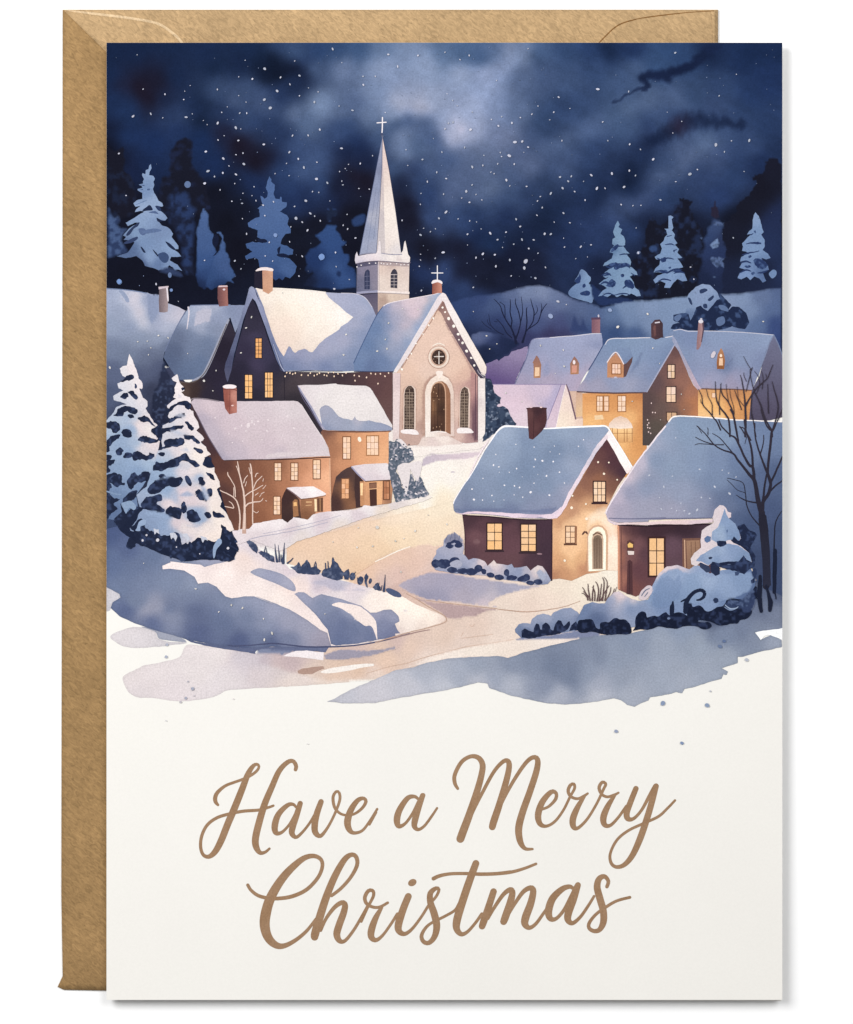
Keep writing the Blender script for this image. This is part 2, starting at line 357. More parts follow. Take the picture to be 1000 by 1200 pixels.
def sky_fill():
    pts = []
    for q in SKY.replace('\n', ' ').split(';'):
        q = q.strip()
        if q: v = [float(k) for k in q.split(',')]; pts.append((v[0], v[1], v[2:5]))
    crack = T(720, 40, 5)('-6,398 40,380 80,352 130,325 185,318 195,300 175,270 165,255 210,238 240,250 280,235 310,258 330,225 400,205 450,190 480,160 515,135 560,95 610,40')
    streak = T(720, 40, 5)('210,620 270,610 330,570 390,530 470,505 560,510 640,520 740,535')
    def seg(x, y, pl, wf):
        d = np.full(len(x), 1e9); tt = np.zeros(len(x)); n = len(pl) - 1
        for i in range(n):
            ax, ay = pl[i]; bx, by = pl[i + 1]; L = (bx - ax) ** 2 + (by - ay) ** 2
            t = np.clip(((x - ax) * (bx - ax) + (y - ay) * (by - ay)) / L, 0, 1)
            e = np.hypot(x - ax - t * (bx - ax), y - ay - t * (by - ay)); k = e < d
            d = np.where(k, e, d); tt = np.where(k, (i + t) / n, tt)
        return d, tt
    def f(x, y):
        sh = x.shape; x, y = x + 0.0, y + 0.0; c = idw(x.ravel(), y.ravel(), pts, 8.0, 8.0, 12).reshape(sh + (3,))
        for ax, rad in ((0, 5), (1, 5), (0, 3), (1, 5)):               # wet paper: the washes run into each other
            k = np.ones(rad) / rad; pad = [(rad // 2, rad // 2) if q == ax else (0, 0) for q in range(3)]
            c = np.apply_along_axis(lambda m: np.convolve(m, k, 'valid'), ax, np.pad(c, pad, mode='edge'))
        c = c.reshape(-1, 3); x, y = x.ravel(), y.ravel()
        c = c * (.84 + .22 * sstep(85, 145, c @ np.array((.3, .59, .11))))[:, None]
        wx = x + 5 * (fbm(x / 6, y / 6, 61) - .5); wy = y + 5 * (fbm(x / 6, y / 6, 71) - .5)
        d, t = seg(wx, wy, crack, None)
        w = 1.6 + 3.4 * sstep(.15, .45, t) + 2 * sstep(.75, 1, t)
        k = (1 - sstep(w * .4, w * 1.7, d)) * (0.55 + .35 * sstep(.05, .35, t)) * (1 - .55 * sstep(.8, 1, t))
        c = c * (1 - k[:, None]) + np.array((22, 32, 62.)) * k[:, None]
        wx = x + 7 * (fbm(x / 5, y / 9, 81) - .5); wy = y + 12 * (fbm(x / 4, y / 10, 91) - .5)
        d, t = seg(wx, wy, streak, None)
        w = 8.5 * np.sin(np.pi * np.clip(t, .1, .92)) ** .6
        k = (1 - sstep(w * .1, w * 1.7 + 3, d)) * .80
        k2 = np.exp(-((t - .40) / .13) ** 2)[:, None]
        c = c * (1 - k[:, None]) + (np.array((24, 36, 66.)) * (1 - k2) + np.array((34, 29, 48.)) * k2) * k[:, None]
        ra = x * .9 + y * .5; rb = y * .9 - x * .5
        for ax, ay, bx, by, wd, am in ((628, 48, 560, 118, 11, 16), (850, 158, 735, 245, 12, 15), (735, 128, 610, 190, 12, 9), (560, 118, 520, 175, 22, 14), (400, 78, 350, 170, 18, 8), (470, 160, 480, 205, 9, 10)):
            t = np.clip(((x - ax) * (bx - ax) + (y - ay) * (by - ay)) / ((bx - ax) ** 2 + (by - ay) ** 2), 0, 1)
            d = np.hypot(x - ax - t * (bx - ax), y - ay - t * (by - ay)) + 10 * (fbm(x / 16, y / 16, 47) - .5)
            c = c + (am * np.exp(-(np.maximum(d, 0) / wd) ** 2) * (.35 + .65 * np.sin(np.pi * np.clip(t, .08, .92))))[:, None] * np.array((.95, 1, 1.1))
        g = (fbm(x / 5, y / 5, 41) - .5) * .12 + (fbm(ra / 60, rb / 14, 43) - .5) * .22 * sstep(420, 640, x)
        return c * (1 + g)[:, None]
    return f
sky = Ink('printed_sky', label='printed night sky of dark blue watercolour washes with a pale cloud'); sky.tone = (.97, 1.14)
sky.grid(125.08, 50.08, 916.92, 430, 2.0, sky_fill())

# ------------------------------------------------------------------ far pines
a5 = T(120, 180, 5); b5 = T(280, 180, 5); c5 = T(560, 220, 5); d5 = T(720, 220, 5)
def pine(label, name='printed_pine_tree', tone=(1.0, 1.0)):
    t = Ink(name, label=label); t.tone = tone; return t
t = pine('dark hazy pine behind the pale snowy pine at the left edge of the sky')
t.add(PX('203,172 206,166 210,163 218,160 225,163 227,170 226,184 227,192 232,198 236,206 241,212 244,250 190,250 188,212 198,205 196,198 200,190 198,180'), mot((24, 26, 42), (28, 36, 66), 9, 9, .52, .72), sm=True, j=2.2, jf=4, soft=2.5, h=2.2)
t = pine('blackish pine silhouette at the left card edge')
t.add(PX('120,168 130,172 136,177 141,172 146,174 147,190 148,202 156,208 160,250 120,250'), mot((24, 25, 40), (28, 36, 62), 9, 9, .52, .72), sm=True, j=2.0, jf=4, soft=2.5, h=2.2)
t = pine('dim blue pine between the pale snowy pine and the slate blue pines')
t.add(a5('370,270 400,225 430,218 480,213 520,228 530,285 560,320 548,380 560,430 545,500 540,640 545,720 460,690 450,560 415,450 380,400'), mot((36, 54, 98), (26, 32, 56), 6, 7, .4, .62), sm=True, j=1.6, soft=6, h=2.5)
t.ell(*a5.one(500, 181), 3.8, 4, (88, 115, 165))
t = pine('muted blue pine cut by the left card edge')
t.add(a5('0,320 30,300 50,330 70,370 98,360 110,400 95,420 130,430 150,440 120,500 160,580 120,600 60,610 0,600'), mot((62, 86, 134), (40, 56, 96), 6, 5, .42, .62), sm=True, j=1.5, soft=4, h=2)
t = pine('pale blue snow laden pine left of the church, over the far left roof', tone=(.97, 1.1))
t.add(a5('285,62 290,85 278,108 274,126 300,130 309,146 301,165 306,182 298,205 303,230 318,250 330,275 352,290 358,308 345,311 325,306 342,337 372,360 383,378 370,392 345,396 330,398 350,420 378,430 400,445 416,470 407,488 425,515 446,540 446,560 425,560 398,540 410,557 440,575 462,602 440,606 405,605 397,625 440,650 470,688 430,676 395,655 360,682 330,682 290,668 250,658 235,628 200,600 175,606 140,612 85,602 150,580 190,520 150,506 126,505 140,488 122,480 160,435 215,403 190,405 150,425 138,405 190,375 245,340 225,335 192,342 200,325 225,305 195,312 183,290 200,275 235,265 235,230 206,214 208,206 235,200 230,190 213,182 240,175 238,165 245,150 233,125 236,113 252,120 255,95 270,90 275,70'),
      M('176,200,128,155,198;172,225,112,140,186;185,235,138,162,202;170,245,140,164,204;165,255,130,156,198;175,262,120,146,190;185,270,112,136,180;160,272,118,146,188;170,285,112,140,186;200,290,128,156,200;175,300,128,155,198;150,290,80,104,150;165,308,66,86,130;185,308,92,118,166;205,310,110,138,184;200,305,120,146,190', r=5), j=.5, h=2, jf=3)
for p, c in (('235,335 262,312 280,303 298,330 270,334', (34, 44, 74)), ('140,478 175,432 218,402 210,425 185,440 160,475', (46, 58, 92)), ('128,520 160,503 205,487 205,500 175,520 135,530', (52, 66, 104)), ('325,590 365,578 388,600 385,632 360,640 335,615', (58, 78, 120)), ('295,560 312,575 330,598 325,605 305,580', (28, 36, 62)), ('225,545 240,555 255,580 240,578', (34, 44, 74)),
             ('370,515 400,530 430,560 420,566 390,545', (34, 44, 74)), ('310,308 335,310 345,335 330,335', (44, 58, 96)), ('216,440 250,440 255,470 235,478 218,462', (82, 104, 152)), ('225,455 300,440 350,450 300,462 240,468', (88, 112, 160)), ('190,300 260,272 240,285 200,300', (100, 126, 172)), ('270,345 310,335 330,355 300,350', (78, 100, 148)), ('318,375 345,388 372,392 345,400 325,398', (32, 40, 68)), ('215,212 240,208 238,214', (60, 80, 124)), ('220,182 250,184 245,190', (60, 80, 124)), ('262,208 280,206 278,214 264,214', (74, 96, 142))):
    t.add(a5(p), c, sm=True, j=.5, h=2)
t.add(a5('320,690 380,660 440,680 470,700 475,730 420,720 360,705'), (48, 62, 98), sm=True, soft=3, h=2)
t.ell(*a5.one(396, 712), 2.2, 3.2, (98, 124, 172)); t.ell(*a5.one(101, 752), 3.1, 3.1, (112, 145, 200))
t = pine('slate blue pine with a pointed top, above the second chimney from the left', tone=(.92, 1.18))
t.add(a5('595,298 606,330 628,355 627,400 633,445 655,470 660,540 680,600 690,720 650,765 600,800 560,775 545,720 550,600 553,500 543,460 560,410 573,360'), M('239,245,76,106,162;235,265,70,98,152;238,285,66,94,148;240,305,58,86,140;245,322,50,74,124;250,338,32,46,80;236,335,32,46,82', r=6), j=.8, h=2.2, jf=4, soft=1.6)
t = pine('ragged slate blue pine leaning on the pointed one', tone=(.92, 1.18))
t.add(a5('690,448 700,460 716,480 711,505 726,530 728,575 746,600 751,650 788,716 760,738 775,762 740,752 700,780 640,800 600,780 640,650 655,600 680,570 690,520 700,500 680,470 664,470 668,460'), M('262,275,74,104,160;262,295,66,94,148;265,315,66,92,146;272,325,60,88,140;258,335,36,54,94;248,322,52,78,128', r=6), j=1.0, h=2, jf=3, soft=1.2)
for p in ('655,480 668,472 682,490 680,525 665,548 648,535 645,505', '650,600 672,575 668,590'): t.add(a5(p), (26, 32, 56), sm=True, h=2)
t = pine('mid blue pine rising behind the brown chimney of the long church nave', tone=(.92, 1.18))
t.add(b5('180,133 190,150 190,165 211,180 211,212 203,235 215,262 240,268 247,250 255,283 282,285 276,312 240,340 282,360 292,380 285,410 302,440 302,465 275,471 250,500 245,530 290,545 319,565 318,590 280,597 240,603 300,615 338,660 332,700 300,732 275,720 255,741 235,730 215,742 120,665 115,620 90,610 45,620 38,600 80,575 48,555 43,530 80,515 140,525 152,508 108,490 112,450 58,430 53,405 85,385 120,370 118,330 108,320 140,300 128,248 150,265 165,255 170,230 160,200 168,165'),
      M('318,215,78,108,164;320,240,80,110,166;310,262,76,106,162;325,275,74,104,160;315,292,68,98,154;330,300,66,96,150;335,318,72,102,158;318,315,60,88,142;325,326,46,68,116;310,300,64,92,146', r=6), j=.9, h=2.2, jf=4)
for p in ('110,505 150,500 168,512 160,522 130,520', '222,592 262,585 300,600 262,608 235,604', '225,560 245,545 235,590'): t.add(b5(p), (28, 36, 64), sm=True, j=.5, h=2)
t = pine('broad dusky blue pine between the mid blue pine and the church tower', tone=(.92, 1.18))
t.add(b5('512,413 582,413 575,445 600,470 607,505 634,510 632,532 605,545 620,580 652,590 658,620 640,650 682,670 694,720 692,790 560,800 440,790 370,775 400,730 432,700 405,712 378,680 395,650 383,600 410,555 450,540 480,520 448,490 448,470 490,450'), M('388,270,52,80,134;392,285,50,78,132;400,298,48,74,126;370,305,36,56,102;390,315,56,84,138;405,325,54,82,136;380,332,34,52,94;412,318,42,64,112;360,330,27,34,58', r=6), j=1, h=2.2, jf=4, soft=2.4)
t.add(b5('570,690 590,680 605,710 590,730 570,715'), (34, 50, 90), sm=True, soft=1.5, h=2)
t = pine('faint blue treetop beside the church spire')
t.add(b5('655,390 690,360 740,350 745,400 720,425 670,430'), (38, 60, 108), sm=True, j=1, soft=3, h=2)
t.add(b5('510,330 540,310 560,318 582,322 578,365 550,372 545,400 515,395'), mot((40, 62, 112), (28, 38, 66), 4, 4), sm=True, j=1, soft=2.5, h=2)
# right side dark woods
t = pine('black ragged pine behind the pale pine right of the village')
t.add(d5('375,50 395,65 405,38 415,66 456,72 462,92 440,112 466,140 470,192 520,230 530,300 545,420 580,640 350,660 140,650 90,560 130,480 98,430 150,382 170,330 178,262 213,168 240,182 270,222 330,162 350,132 343,100 375,90'), mot((24, 26, 42), (32, 44, 78), 7, 8, .52, .72), j=2.2, h=2.0, jf=3.2, soft=1.0)
t.add(d5('200,350 230,330 255,350 250,375 215,380'), (46, 70, 120), sm=True, j=.5, soft=1.5, h=2)
t.ell(*d5.one(142, 381), 2.4, 1.8, (110, 130, 175), -.5)
t = pine('violet tinged dark pine with drips of blue snow')
t.add(d5('560,120 578,108 588,66 594,60 600,108 612,118 612,150 622,175 600,186 580,180 562,160 568,140'), (40, 36, 58), j=1.0, jf=3, h=1.8, soft=1.2)
t.add(d5('588,175 620,185 645,205 650,240 640,262 655,290 650,330 690,350 705,385 700,420 690,455 700,490 690,530 720,560 720,640 470,640 482,580 480,500 510,440 500,395 520,350 515,300 540,270 535,235 560,210 570,185'), M('836,262,52,72,118;830,275,46,66,112;835,290,38,54,98;845,300,36,50,92;838,315,34,46,84;825,330,28,38,70;850,330,30,40,72;848,280,40,52,90', r=5), j=1.8, jf=4, h=2.2, soft=4)
for p, c in (('575,205 600,190 640,205 648,235 620,225 580,225', (74, 98, 150)), ('555,335 605,290 620,320 610,350 575,365', (104, 134, 186)), ('555,405 600,400 640,410 665,440 662,490 640,470 620,460 600,475 570,440', (78, 102, 154)), ('575,520 595,500 600,525 580,540', (84, 110, 162)), ('640,570 680,560 685,580 660,585', (72, 94, 144)), ('500,285 520,288 515,305 498,300', (84, 112, 166)), ('700,380 740,370 745,400 720,405', (62, 86, 136)), ('710,338 732,338 735,350 715,352', (92, 122, 176))):
    t.add(d5(p), mot(c, tuple(.7 * k for k in c), 3, 3), j=1.0, jf=3, h=1.8, soft=1.2)
t = pine('black pine at the top right card edge')
t.add(PX('896,190 902,184 906,183 912,186 917,195 917,345 845,345 847,310 850,290 845,278 848,262 855,255 862,247 866,236 875,230 881,223 886,212 880,212 884,204 890,204 896,198'), M('905,195,26,28,46;890,220,24,25,40;870,250,24,26,42;860,280,25,28,46;912,260,32,44,82;905,285,34,48,88;900,320,28,36,64;860,325,28,36,64;912,320,34,48,88', r=7), j=2.4, jf=3.2, h=2.0, soft=1.0)
# ------------------------------------------------------------------ hills
h = Ink('printed_hill', label='printed blue snow hill with a dark hollow behind the village')
h.add([(505, 362), (525, 354), (545, 348), (558, 345.5), (572, 344), (588, 342), (602, 338), (616, 334.5), (632, 333), (646, 336), (660, 342), (668, 348), (680, 352), (692, 354), (700, 357), (704, 360)] + c5('760,690 840,665 920,655 1000,655') + d5('250,650 340,640 420,632 560,626 640,618 740,612 850,598 900,586 990,585 1000,1000 0,1080') + [(505, 440)],
      M('515,370,40,58,106;540,365,46,66,116;540,390,34,44,80;565,350,50,68,118;580,358,64,84,132;600,347,86,104,152;618,340,108,126,170;636,338,116,132,174;650,344,98,116,162;660,352,90,108,156;600,365,68,88,140;620,362,80,98,150;585,375,46,60,106;640,365,84,100,150;630,380,66,80,130;655,380,66,76,126;645,395,54,52,92;620,395,50,54,98;660,395,54,54,96;680,365,80,100,148;695,370,74,96,146;690,385,54,76,126;675,375,62,78,126;715,365,84,112,162;735,360,108,134,178;760,358,118,142,186;740,375,104,130,176;720,390,50,74,124;745,393,60,86,138;780,365,114,140,184;800,355,118,144,188;765,378,112,136,180;850,360,122,144,188;870,350,118,142,186;895,345,92,114,162;910,342,76,98,148;880,365,110,134,180;905,360,78,102,154;890,380,82,108,160;908,385,52,72,128;912,400,48,68,124;590,395,40,52,92;575,400,28,38,72;560,410,26,36,68;610,410,50,52,92', r=6), j=.8, h=2.6, soft=3.0)
h.add(c5('545,800 560,730 580,760 600,800 605,740 625,770 645,820 660,850 540,850'), (44, 60, 110), sm=True, soft=3, a=.8, h=2)
t = Ink('printed_shrub', label='printed dark rounded shrub beside the church roof')
t.add(T(560, 360, 20/3)('-60,240 -10,195 60,185 130,200 190,215 300,260 330,290 270,335 250,365 215,375 200,395 170,405 160,395 70,440 40,520 -60,520'), M('562,392,84,98,146;572,390,74,90,140;580,398,44,56,98;590,405,32,42,78;570,410,28,38,70;600,410,30,40,74;562,425,26,36,66', r=4), sm=True, j=1, h=2, soft=2)
h.add(T(560, 360, 20/3)('65,440 110,425 150,408 165,420 210,385 240,380 265,345 300,335 340,322 390,305 395,360 350,450 285,605 110,605 60,560'), G(600, 415, (146, 126, 172), 590, 448, (98, 76, 136)), sm=False, j=.8, h=2, jf=3)
t = Ink('printed_bare_tree', label='printed bare dark bush on the hill left of the lilac roofed house')
bt = [c5.st(s, .8) for s in ('225,910,22 215,870,14 195,820,11 165,775,9 145,730,8 130,690,6 105,660,5 95,655,4', '195,820,10 200,780,9 190,730,8 192,680,6 190,655,4', '160,765,6 160,720,6 155,690,5 130,670,4', '222,885,14 240,840,9 250,790,8 240,730,8 222,680,6 222,650,4', '250,790,7 262,740,7 262,700,5 255,640,4', '262,905,18 280,850,11 288,790,9 285,720,8 290,700,4', '285,840,9 305,815,8 325,780,8 330,730,8 320,690,6 310,650,4', '330,750,6 350,720,5 345,690,3', '300,825,7 350,790,7 370,740,7 385,705,6 405,680,5', '370,735,6 375,700,5 370,675,3', '200,880,8 170,850,7 140,800,6 110,770,5', '115,785,4 95,782,3', '150,860,6 110,840,5 75,800,5 65,740,3', '80,830,5 45,805,4 22,780,3', '75,810,4 60,790,4 55,770,3', '222,870,9 205,860,7')]
t.lines(bt, (30, 34, 62), wob=.6)
# ------------------------------------------------------------------ pale pines on the hill
def gaps(t, f, strokes, c): t.lines([f.st(p) for p in strokes], c, wob=1.4)
t = pine('small round topped pale pine on the hill, leftmost of the pale ones', tone=(.95, 1.16))
t.add(c5('608,478 632,490 647,510 662,525 661,545 650,560 666,585 673,670 640,666 600,656 545,636 532,615 545,590 570,570 590,555 568,548 588,515 595,495'), M('680,320,104,130,174;690,322,128,158,200;692,335,124,154,196;675,340,110,138,184;685,350,124,154,198;690,352,112,140,186;668,345,96,124,170', r=4), sm=True, j=.5, h=1.8)
for p in ('612,575 625,562 632,575 622,588', '600,615 640,603 658,608 650,630 610,630', '568,545 590,520 600,500 605,545 585,560'): t.add(c5(p), (44, 62, 108), sm=True, j=1.1, jf=2.2, h=1.6)
t = pine('tall pale icy pine on the hill with dark gaps between its branches', tone=(.95, 1.16))
t.add(c5('660,560 720,600 770,640 850,640 900,650 915,670 840,680 780,690 720,690 690,670 670,640'), (38, 54, 96), sm=True, j=.8, soft=2, h=2)
t.add(c5('822,193 832,215 825,230 846,245 836,270 856,285 866,310 863,335 850,340 870,365 889,385 870,385 890,415 899,435 895,455 870,462 900,465 930,490 937,512 910,510 890,520 915,555 922,585 945,600 955,634 930,636 900,620 870,632 845,625 815,642 790,622 760,642 735,630 706,636 730,605 757,588 740,575 708,564 740,540 778,518 750,530 733,520 745,495 792,460 765,452 733,460 745,440 785,415 795,385 773,378 780,360 800,340 787,330 790,300 806,290 794,260 800,240 805,220 815,200'),
      M('724,263,118,152,190;722,278,120,154,190;728,285,128,160,196;720,292,92,124,168;728,305,124,156,194;718,315,116,148,188;735,325,126,158,196;712,330,112,144,186;725,342,126,156,198;740,345,130,160,200;708,346,116,146,190', r=4), j=.5, h=1.8, jf=3)
for p in ('765,450 800,438 830,445 870,440 895,452 870,462 820,455 790,462', '795,465 820,455 830,470 812,482 798,478', '840,510 855,506 858,520 845,524', '862,545 890,538 912,560 915,585 890,588 865,575', '770,550 790,535 808,555 800,580 770,580 750,575', '778,375 800,345 822,330 825,345 800,370', '735,520 765,500 778,512'):
    t.add(c5(p), mot((40, 56, 100), (66, 90, 140), 2, 2), sm=True, j=1.1, jf=2.2, h=1.6)
gaps(t, c5, ('748,460,4 775,468,12 800,460,9 835,466,13 870,458,10 892,470,5', '728,515,4 755,500,10 780,512,6', '718,570,4 745,552,12 775,560,10 800,548,5', '850,590,5 880,570,14 905,590,8', '790,352,4 815,345,9 850,342,5', '830,395,4 855,388,8 880,392,4', '730,632,4 770,618,8 800,628,5 850,620,8 890,628,5', '900,500,4 920,515,8'), (44, 62, 106))
t = pine('slim pale pine on the hill above the brown chimney of the gabled house', tone=(.95, 1.16))
t.add(d5('330,161 347,172 336,185 341,210 347,235 338,250 356,275 350,295 370,325 355,335 380,360 370,380 398,410 370,415 390,440 405,466 370,475 338,496 370,488 412,505 428,545 400,550 370,535 350,555 325,588 293,586 300,560 270,545 240,560 228,540 255,515 292,500 255,495 230,496 240,475 265,450 270,420 245,420 236,405 270,385 280,355 268,330 290,310 295,290 310,275 305,250 293,240 318,240 318,190 318,165'),
      M('786,256,128,156,200;786,275,126,156,198;784,290,122,152,196;782,305,120,150,194;775,318,112,142,188;790,318,126,156,200;782,330,128,156,202;800,325,116,144,190;770,326,124,152,198', r=4), j=.5, h=1.8, jf=3)
for p in ('275,415 300,408 305,430 285,440 272,432', '316,468 328,460 336,470 322,474', '268,490 300,482 312,492 290,502', '345,372 356,368 355,380', '340,495 372,478 400,480 370,492'): t.add(d5(p), mot((40, 56, 100), (66, 90, 140), 2, 2), sm=True, j=1.1, jf=2.2, h=1.6)
gaps(t, d5, ('250,412,4 280,425,11 310,412,8 345,418,5', '240,492,4 275,488,11 310,498,9 345,480,12 385,475,5', '255,548,4 290,535,9 330,545,6', '350,500,5 385,492,11 410,500,5', '350,370,8 366,362,4', '300,335,4 330,330,8 352,335,4', '310,285,6 335,280,4'), (42, 58, 102))
t = pine('pale pine near the right card edge, beneath the black pine', tone=(.95, 1.16))
t.add(d5('828,145 847,165 857,195 864,225 875,260 860,275 880,305 882,345 870,365 900,388 917,412 890,420 862,412 880,440 900,460 907,480 870,500 890,545 870,555 850,530 820,520 797,542 775,520 745,537 722,530 735,500 772,480 733,470 745,445 777,425 738,432 745,405 790,380 748,370 755,345 748,325 775,300 800,272 778,274 790,255 810,240 812,190 818,160'),
      M('886,258,132,160,204;886,272,118,148,194;884,285,122,152,198;882,300,120,150,196;875,315,112,140,188;890,308,104,132,180;875,325,122,150,200;895,318,86,112,162', r=4), j=.6, h=1.8, jf=3)
for p in ('790,322 850,318 860,328 820,332', '785,400 800,392 808,405 790,412', '820,420 850,415 880,430 895,460 870,480 840,470 820,445', '805,498 818,492 822,505 808,510', '818,255 828,250 826,268', '765,460 790,455 800,462 780,470'): t.add(d5(p), mot((42, 58, 102), (68, 92, 142), 2, 2), sm=True, j=1.1, jf=2.2, h=1.6)
t.add(d5('905,505 930,480 950,490 948,515 925,532'), (110, 140, 188), sm=True, j=.4, h=1.6)
gaps(t, d5, ('748,395,4 780,385,10 815,378,6 850,370,4', '740,440,4 775,432,10 800,440,6', '735,498,4 770,482,10 800,490,5', '840,420,6 875,440,14 900,455,6', '840,500,5 870,495,12 900,485,6', '775,330,4 820,322,9 860,328,5', '800,275,7 815,268,4'), (44, 60, 104))
t = Ink('printed_shrub', label='printed round shrub under a snow cap behind the rightmost far house')
t.add(d5('330,826 342,800 385,792 345,778 345,745 395,733 425,735 445,700 520,650 600,620 612,610 640,640 684,688 665,722 690,698 732,698 772,735 790,790 765,828 730,824 690,812 600,842 500,840 398,832'), mot((30, 42, 76), (56, 78, 124), 5, 5, .56, .66), j=.9, jf=4, h=1.9)
t.add(d5('437,620 480,580 520,563 562,570 600,608 621,650 600,660 575,690 548,722 525,710 508,690 480,702 466,740 447,778 435,740 418,730 430,690 426,650'), M('828,338,130,154,198;822,348,124,148,194;808,352,120,146,190;835,352,122,148,194;840,358,106,132,180;808,370,92,118,166', r=4), j=.7, jf=3, h=1.8)
for p in ('432,645 448,650 458,685 445,680', '500,600 530,590 548,600 525,615 505,620', '548,655 580,630 582,645 560,665', '520,685 540,680 545,705 525,705'): t.add(d5(p), (44, 60, 100), sm=True, h=1.6)
for p in ('612,690 640,690 665,705 668,725 640,720 620,710', '600,770 640,755 650,790 620,810 600,800', '350,760 385,740 395,755 370,785'): t.add(d5(p), (86, 112, 162), sm=True, j=.6, h=1.6)
# ================================================================== PRINT: ground washes, road, snow
e5 = T(120, 620, 5); f5 = T(280, 600, 5); g4 = T(440, 640, 1000/240); h4 = T(680, 680, 1000/240)
w = Ink('printed_colour_wash', label='printed pale grey and rose wash fading out under the left snow bank'); w.tone = (1.07, .72)
w.add(e5('48,632 80,605 150,580 232,574 310,600 330,640 400,660 492,662 480,672 400,680 350,687 200,696 120,686 75,660'), G(130, 740, (200, 201, 212), 215, 755, (186, 188, 202)), sm=True, j=.6, edge=.1, h=3)
w.add(e5('228,572 320,588 420,618 488,652 480,662 380,652 330,640 310,602'), (146, 152, 180), sm=True, edge=.1, h=2.5)
w.add(e5('0,335 50,345 105,385 110,402 60,435 46,475 20,482 0,470'), (184, 187, 203), sm=True, edge=.12)
w.add(e5('118,882 150,846 222,812 240,800 330,783 450,750 490,684 560,680 720,690 900,730 1200,740 1700,740 1700,860 1400,900 1000,928 860,935 740,945 690,965 650,985 560,1000 450,1010 300,990 220,988 160,960'),
      M('150,790,200,196,202;180,785,206,199,204;230,785,206,200,204;160,812,198,190,196;210,815,206,196,202;260,765,210,206,210;280,770,186,176,188;300,775,184,170,180;300,790,198,180,182;270,800,206,192,194;250,812,206,194,198;330,780,190,172,172;340,800,214,192,182;400,780,205,178,158;400,795,222,196,176;450,770,215,188,164', r=8), sm=True, j=.7, edge=.09)
ground = Ink('printed_snow_ground', label='printed snowy ground with a lamp lit yellow road between the houses')
ground.add([(290, 640), (300, 600), (330, 560), (400, 470), (470, 500), (560, 480), (640, 480), (760, 560), (916, 600), (916, 735), (850, 770), (780, 800), (700, 800), (600, 790), (520, 785), (440, 798), (385, 800), (340, 790), (300, 778), (310, 755), (420, 745), (420, 690), (330, 650)],
  M("""300,610,196,184,196;320,622,204,196,206;340,632,214,200,200;300,630,206,200,208;320,640,222,214,214;335,648,226,210,206;400,610,214,196,196;440,596,216,200,196;380,612,206,196,204;345,618,206,194,204;
480,522,238,226,220;540,525,242,230,224;560,522,240,228,222;510,545,245,236,226;530,560,246,237,228;500,570,246,238,228;560,555,245,234,222;545,575,246,236,220;500,590,246,236,222;470,598,244,228,205;480,612,246,224,188;520,590,246,228,192;520,605,246,224,182;510,620,246,222,178;460,615,245,220,178;430,615,242,212,170;400,625,239,206,164;380,632,234,198,156;360,645,236,202,160;350,655,236,204,164;400,650,236,202,156;430,640,240,208,160;460,632,246,220,172;490,630,246,224,178;535,625,244,222,182;420,664,232,194,152;438,662,226,188,152;
455,655,224,188,160;470,648,222,184,160;480,665,222,186,166;500,655,232,198,170;520,645,238,206,174;535,640,238,208,180;500,672,214,180,166;470,672,206,172,160;460,685,200,168,158;515,665,222,190,178;545,660,230,205,190;
600,690,236,214,196;650,685,240,222,200;690,680,246,230,208;720,672,250,238,220;700,695,246,232,210;730,690,244,228,208;640,700,238,216,196;600,720,235,214,197;560,735,226,200,180;540,760,230,206,190;520,745,222,195,175;580,750,234,212,196;640,735,240,220,204;700,715,242,224,202;620,715,236,212,192;680,740,236,214,200;
480,760,226,196,172;450,775,226,194,166;420,780,216,182,156;400,790,222,192,168;500,775,234,212,198;440,792,232,208,190;340,780,188,166,168;330,795,205,184,180;300,775,186,172,180;360,795,220,196,180;420,770,196,170,165;470,752,200,172,165""", r=6, warp=4), h=3, soft=5)
road = ground.sub('road')
road.add(f5('280,212 340,172 420,148 560,112 700,70 800,45 920,15 1000,0') + [(480, 600), (500, 595.5), (515, 591), (530, 587), (540, 582), (544, 590), (540, 640), (523, 638), (500, 642), (480, 641)] + f5('980,212 900,238 830,265 760,310 700,345 690,360 600,390 420,340 280,300'),
  M('340,640,234,198,156;350,655,236,204,164;365,640,238,204,162;400,625,240,207,164;430,612,242,212,170;460,602,245,222,184;480,600,246,226,190;515,595,246,228,192;535,590,246,230,196;520,615,246,224,180;490,620,247,224,180;460,625,246,220,172;430,640,240,208,160;400,655,236,203,158;380,665,232,200,160;420,668,232,194,152;450,648,240,208,158;480,636,246,220,172;535,630,244,220,178', r=7), j=.5, h=3, edge=.06)
ground.add(f5('700,350 760,312 830,267 900,238 1000,212') + g4('0,75 100,25 170,0 270,-20 330,60 280,110 190,145 110,185 60,205 -60,220 -120,200'), M('430,668,226,188,158;450,655,224,188,162;475,648,226,190,164;500,642,232,200,172;520,640,238,206,178;490,660,222,186,166;465,672,212,178,166;505,668,218,188,176;450,682,206,176,166', r=6), j=.4, soft=1.2)
ground.lines([g4.st(s) for s in ('0,75,5 60,48,5 110,24,6 170,2,4',)], (250, 236, 220), wob=.5)
ground.lines([g4.st('-125,170,3 -80,130,3 -40,105,3 0,80,2')], (206, 164, 132), wob=.5)
ground.ell(*T(480, 480, 6.25).one(318, 457), 2.6, .9, (196, 190, 204))
# shadow wash before the church
ground.add(T(480, 480, 6.25)('88,385 110,345 160,325 260,322 400,312 480,305 545,300 555,312 490,345 420,365 300,372 200,385 95,418'), G(495, 530, (190, 178, 196), 570, 530, (214, 200, 210)), sm=True, j=.6, soft=.8, h=2)
ground.add(T(480, 480, 6.25)('545,300 600,230 560,330 500,400 435,500 470,430'), (222, 205, 205), j=.4, h=2, soft=1)
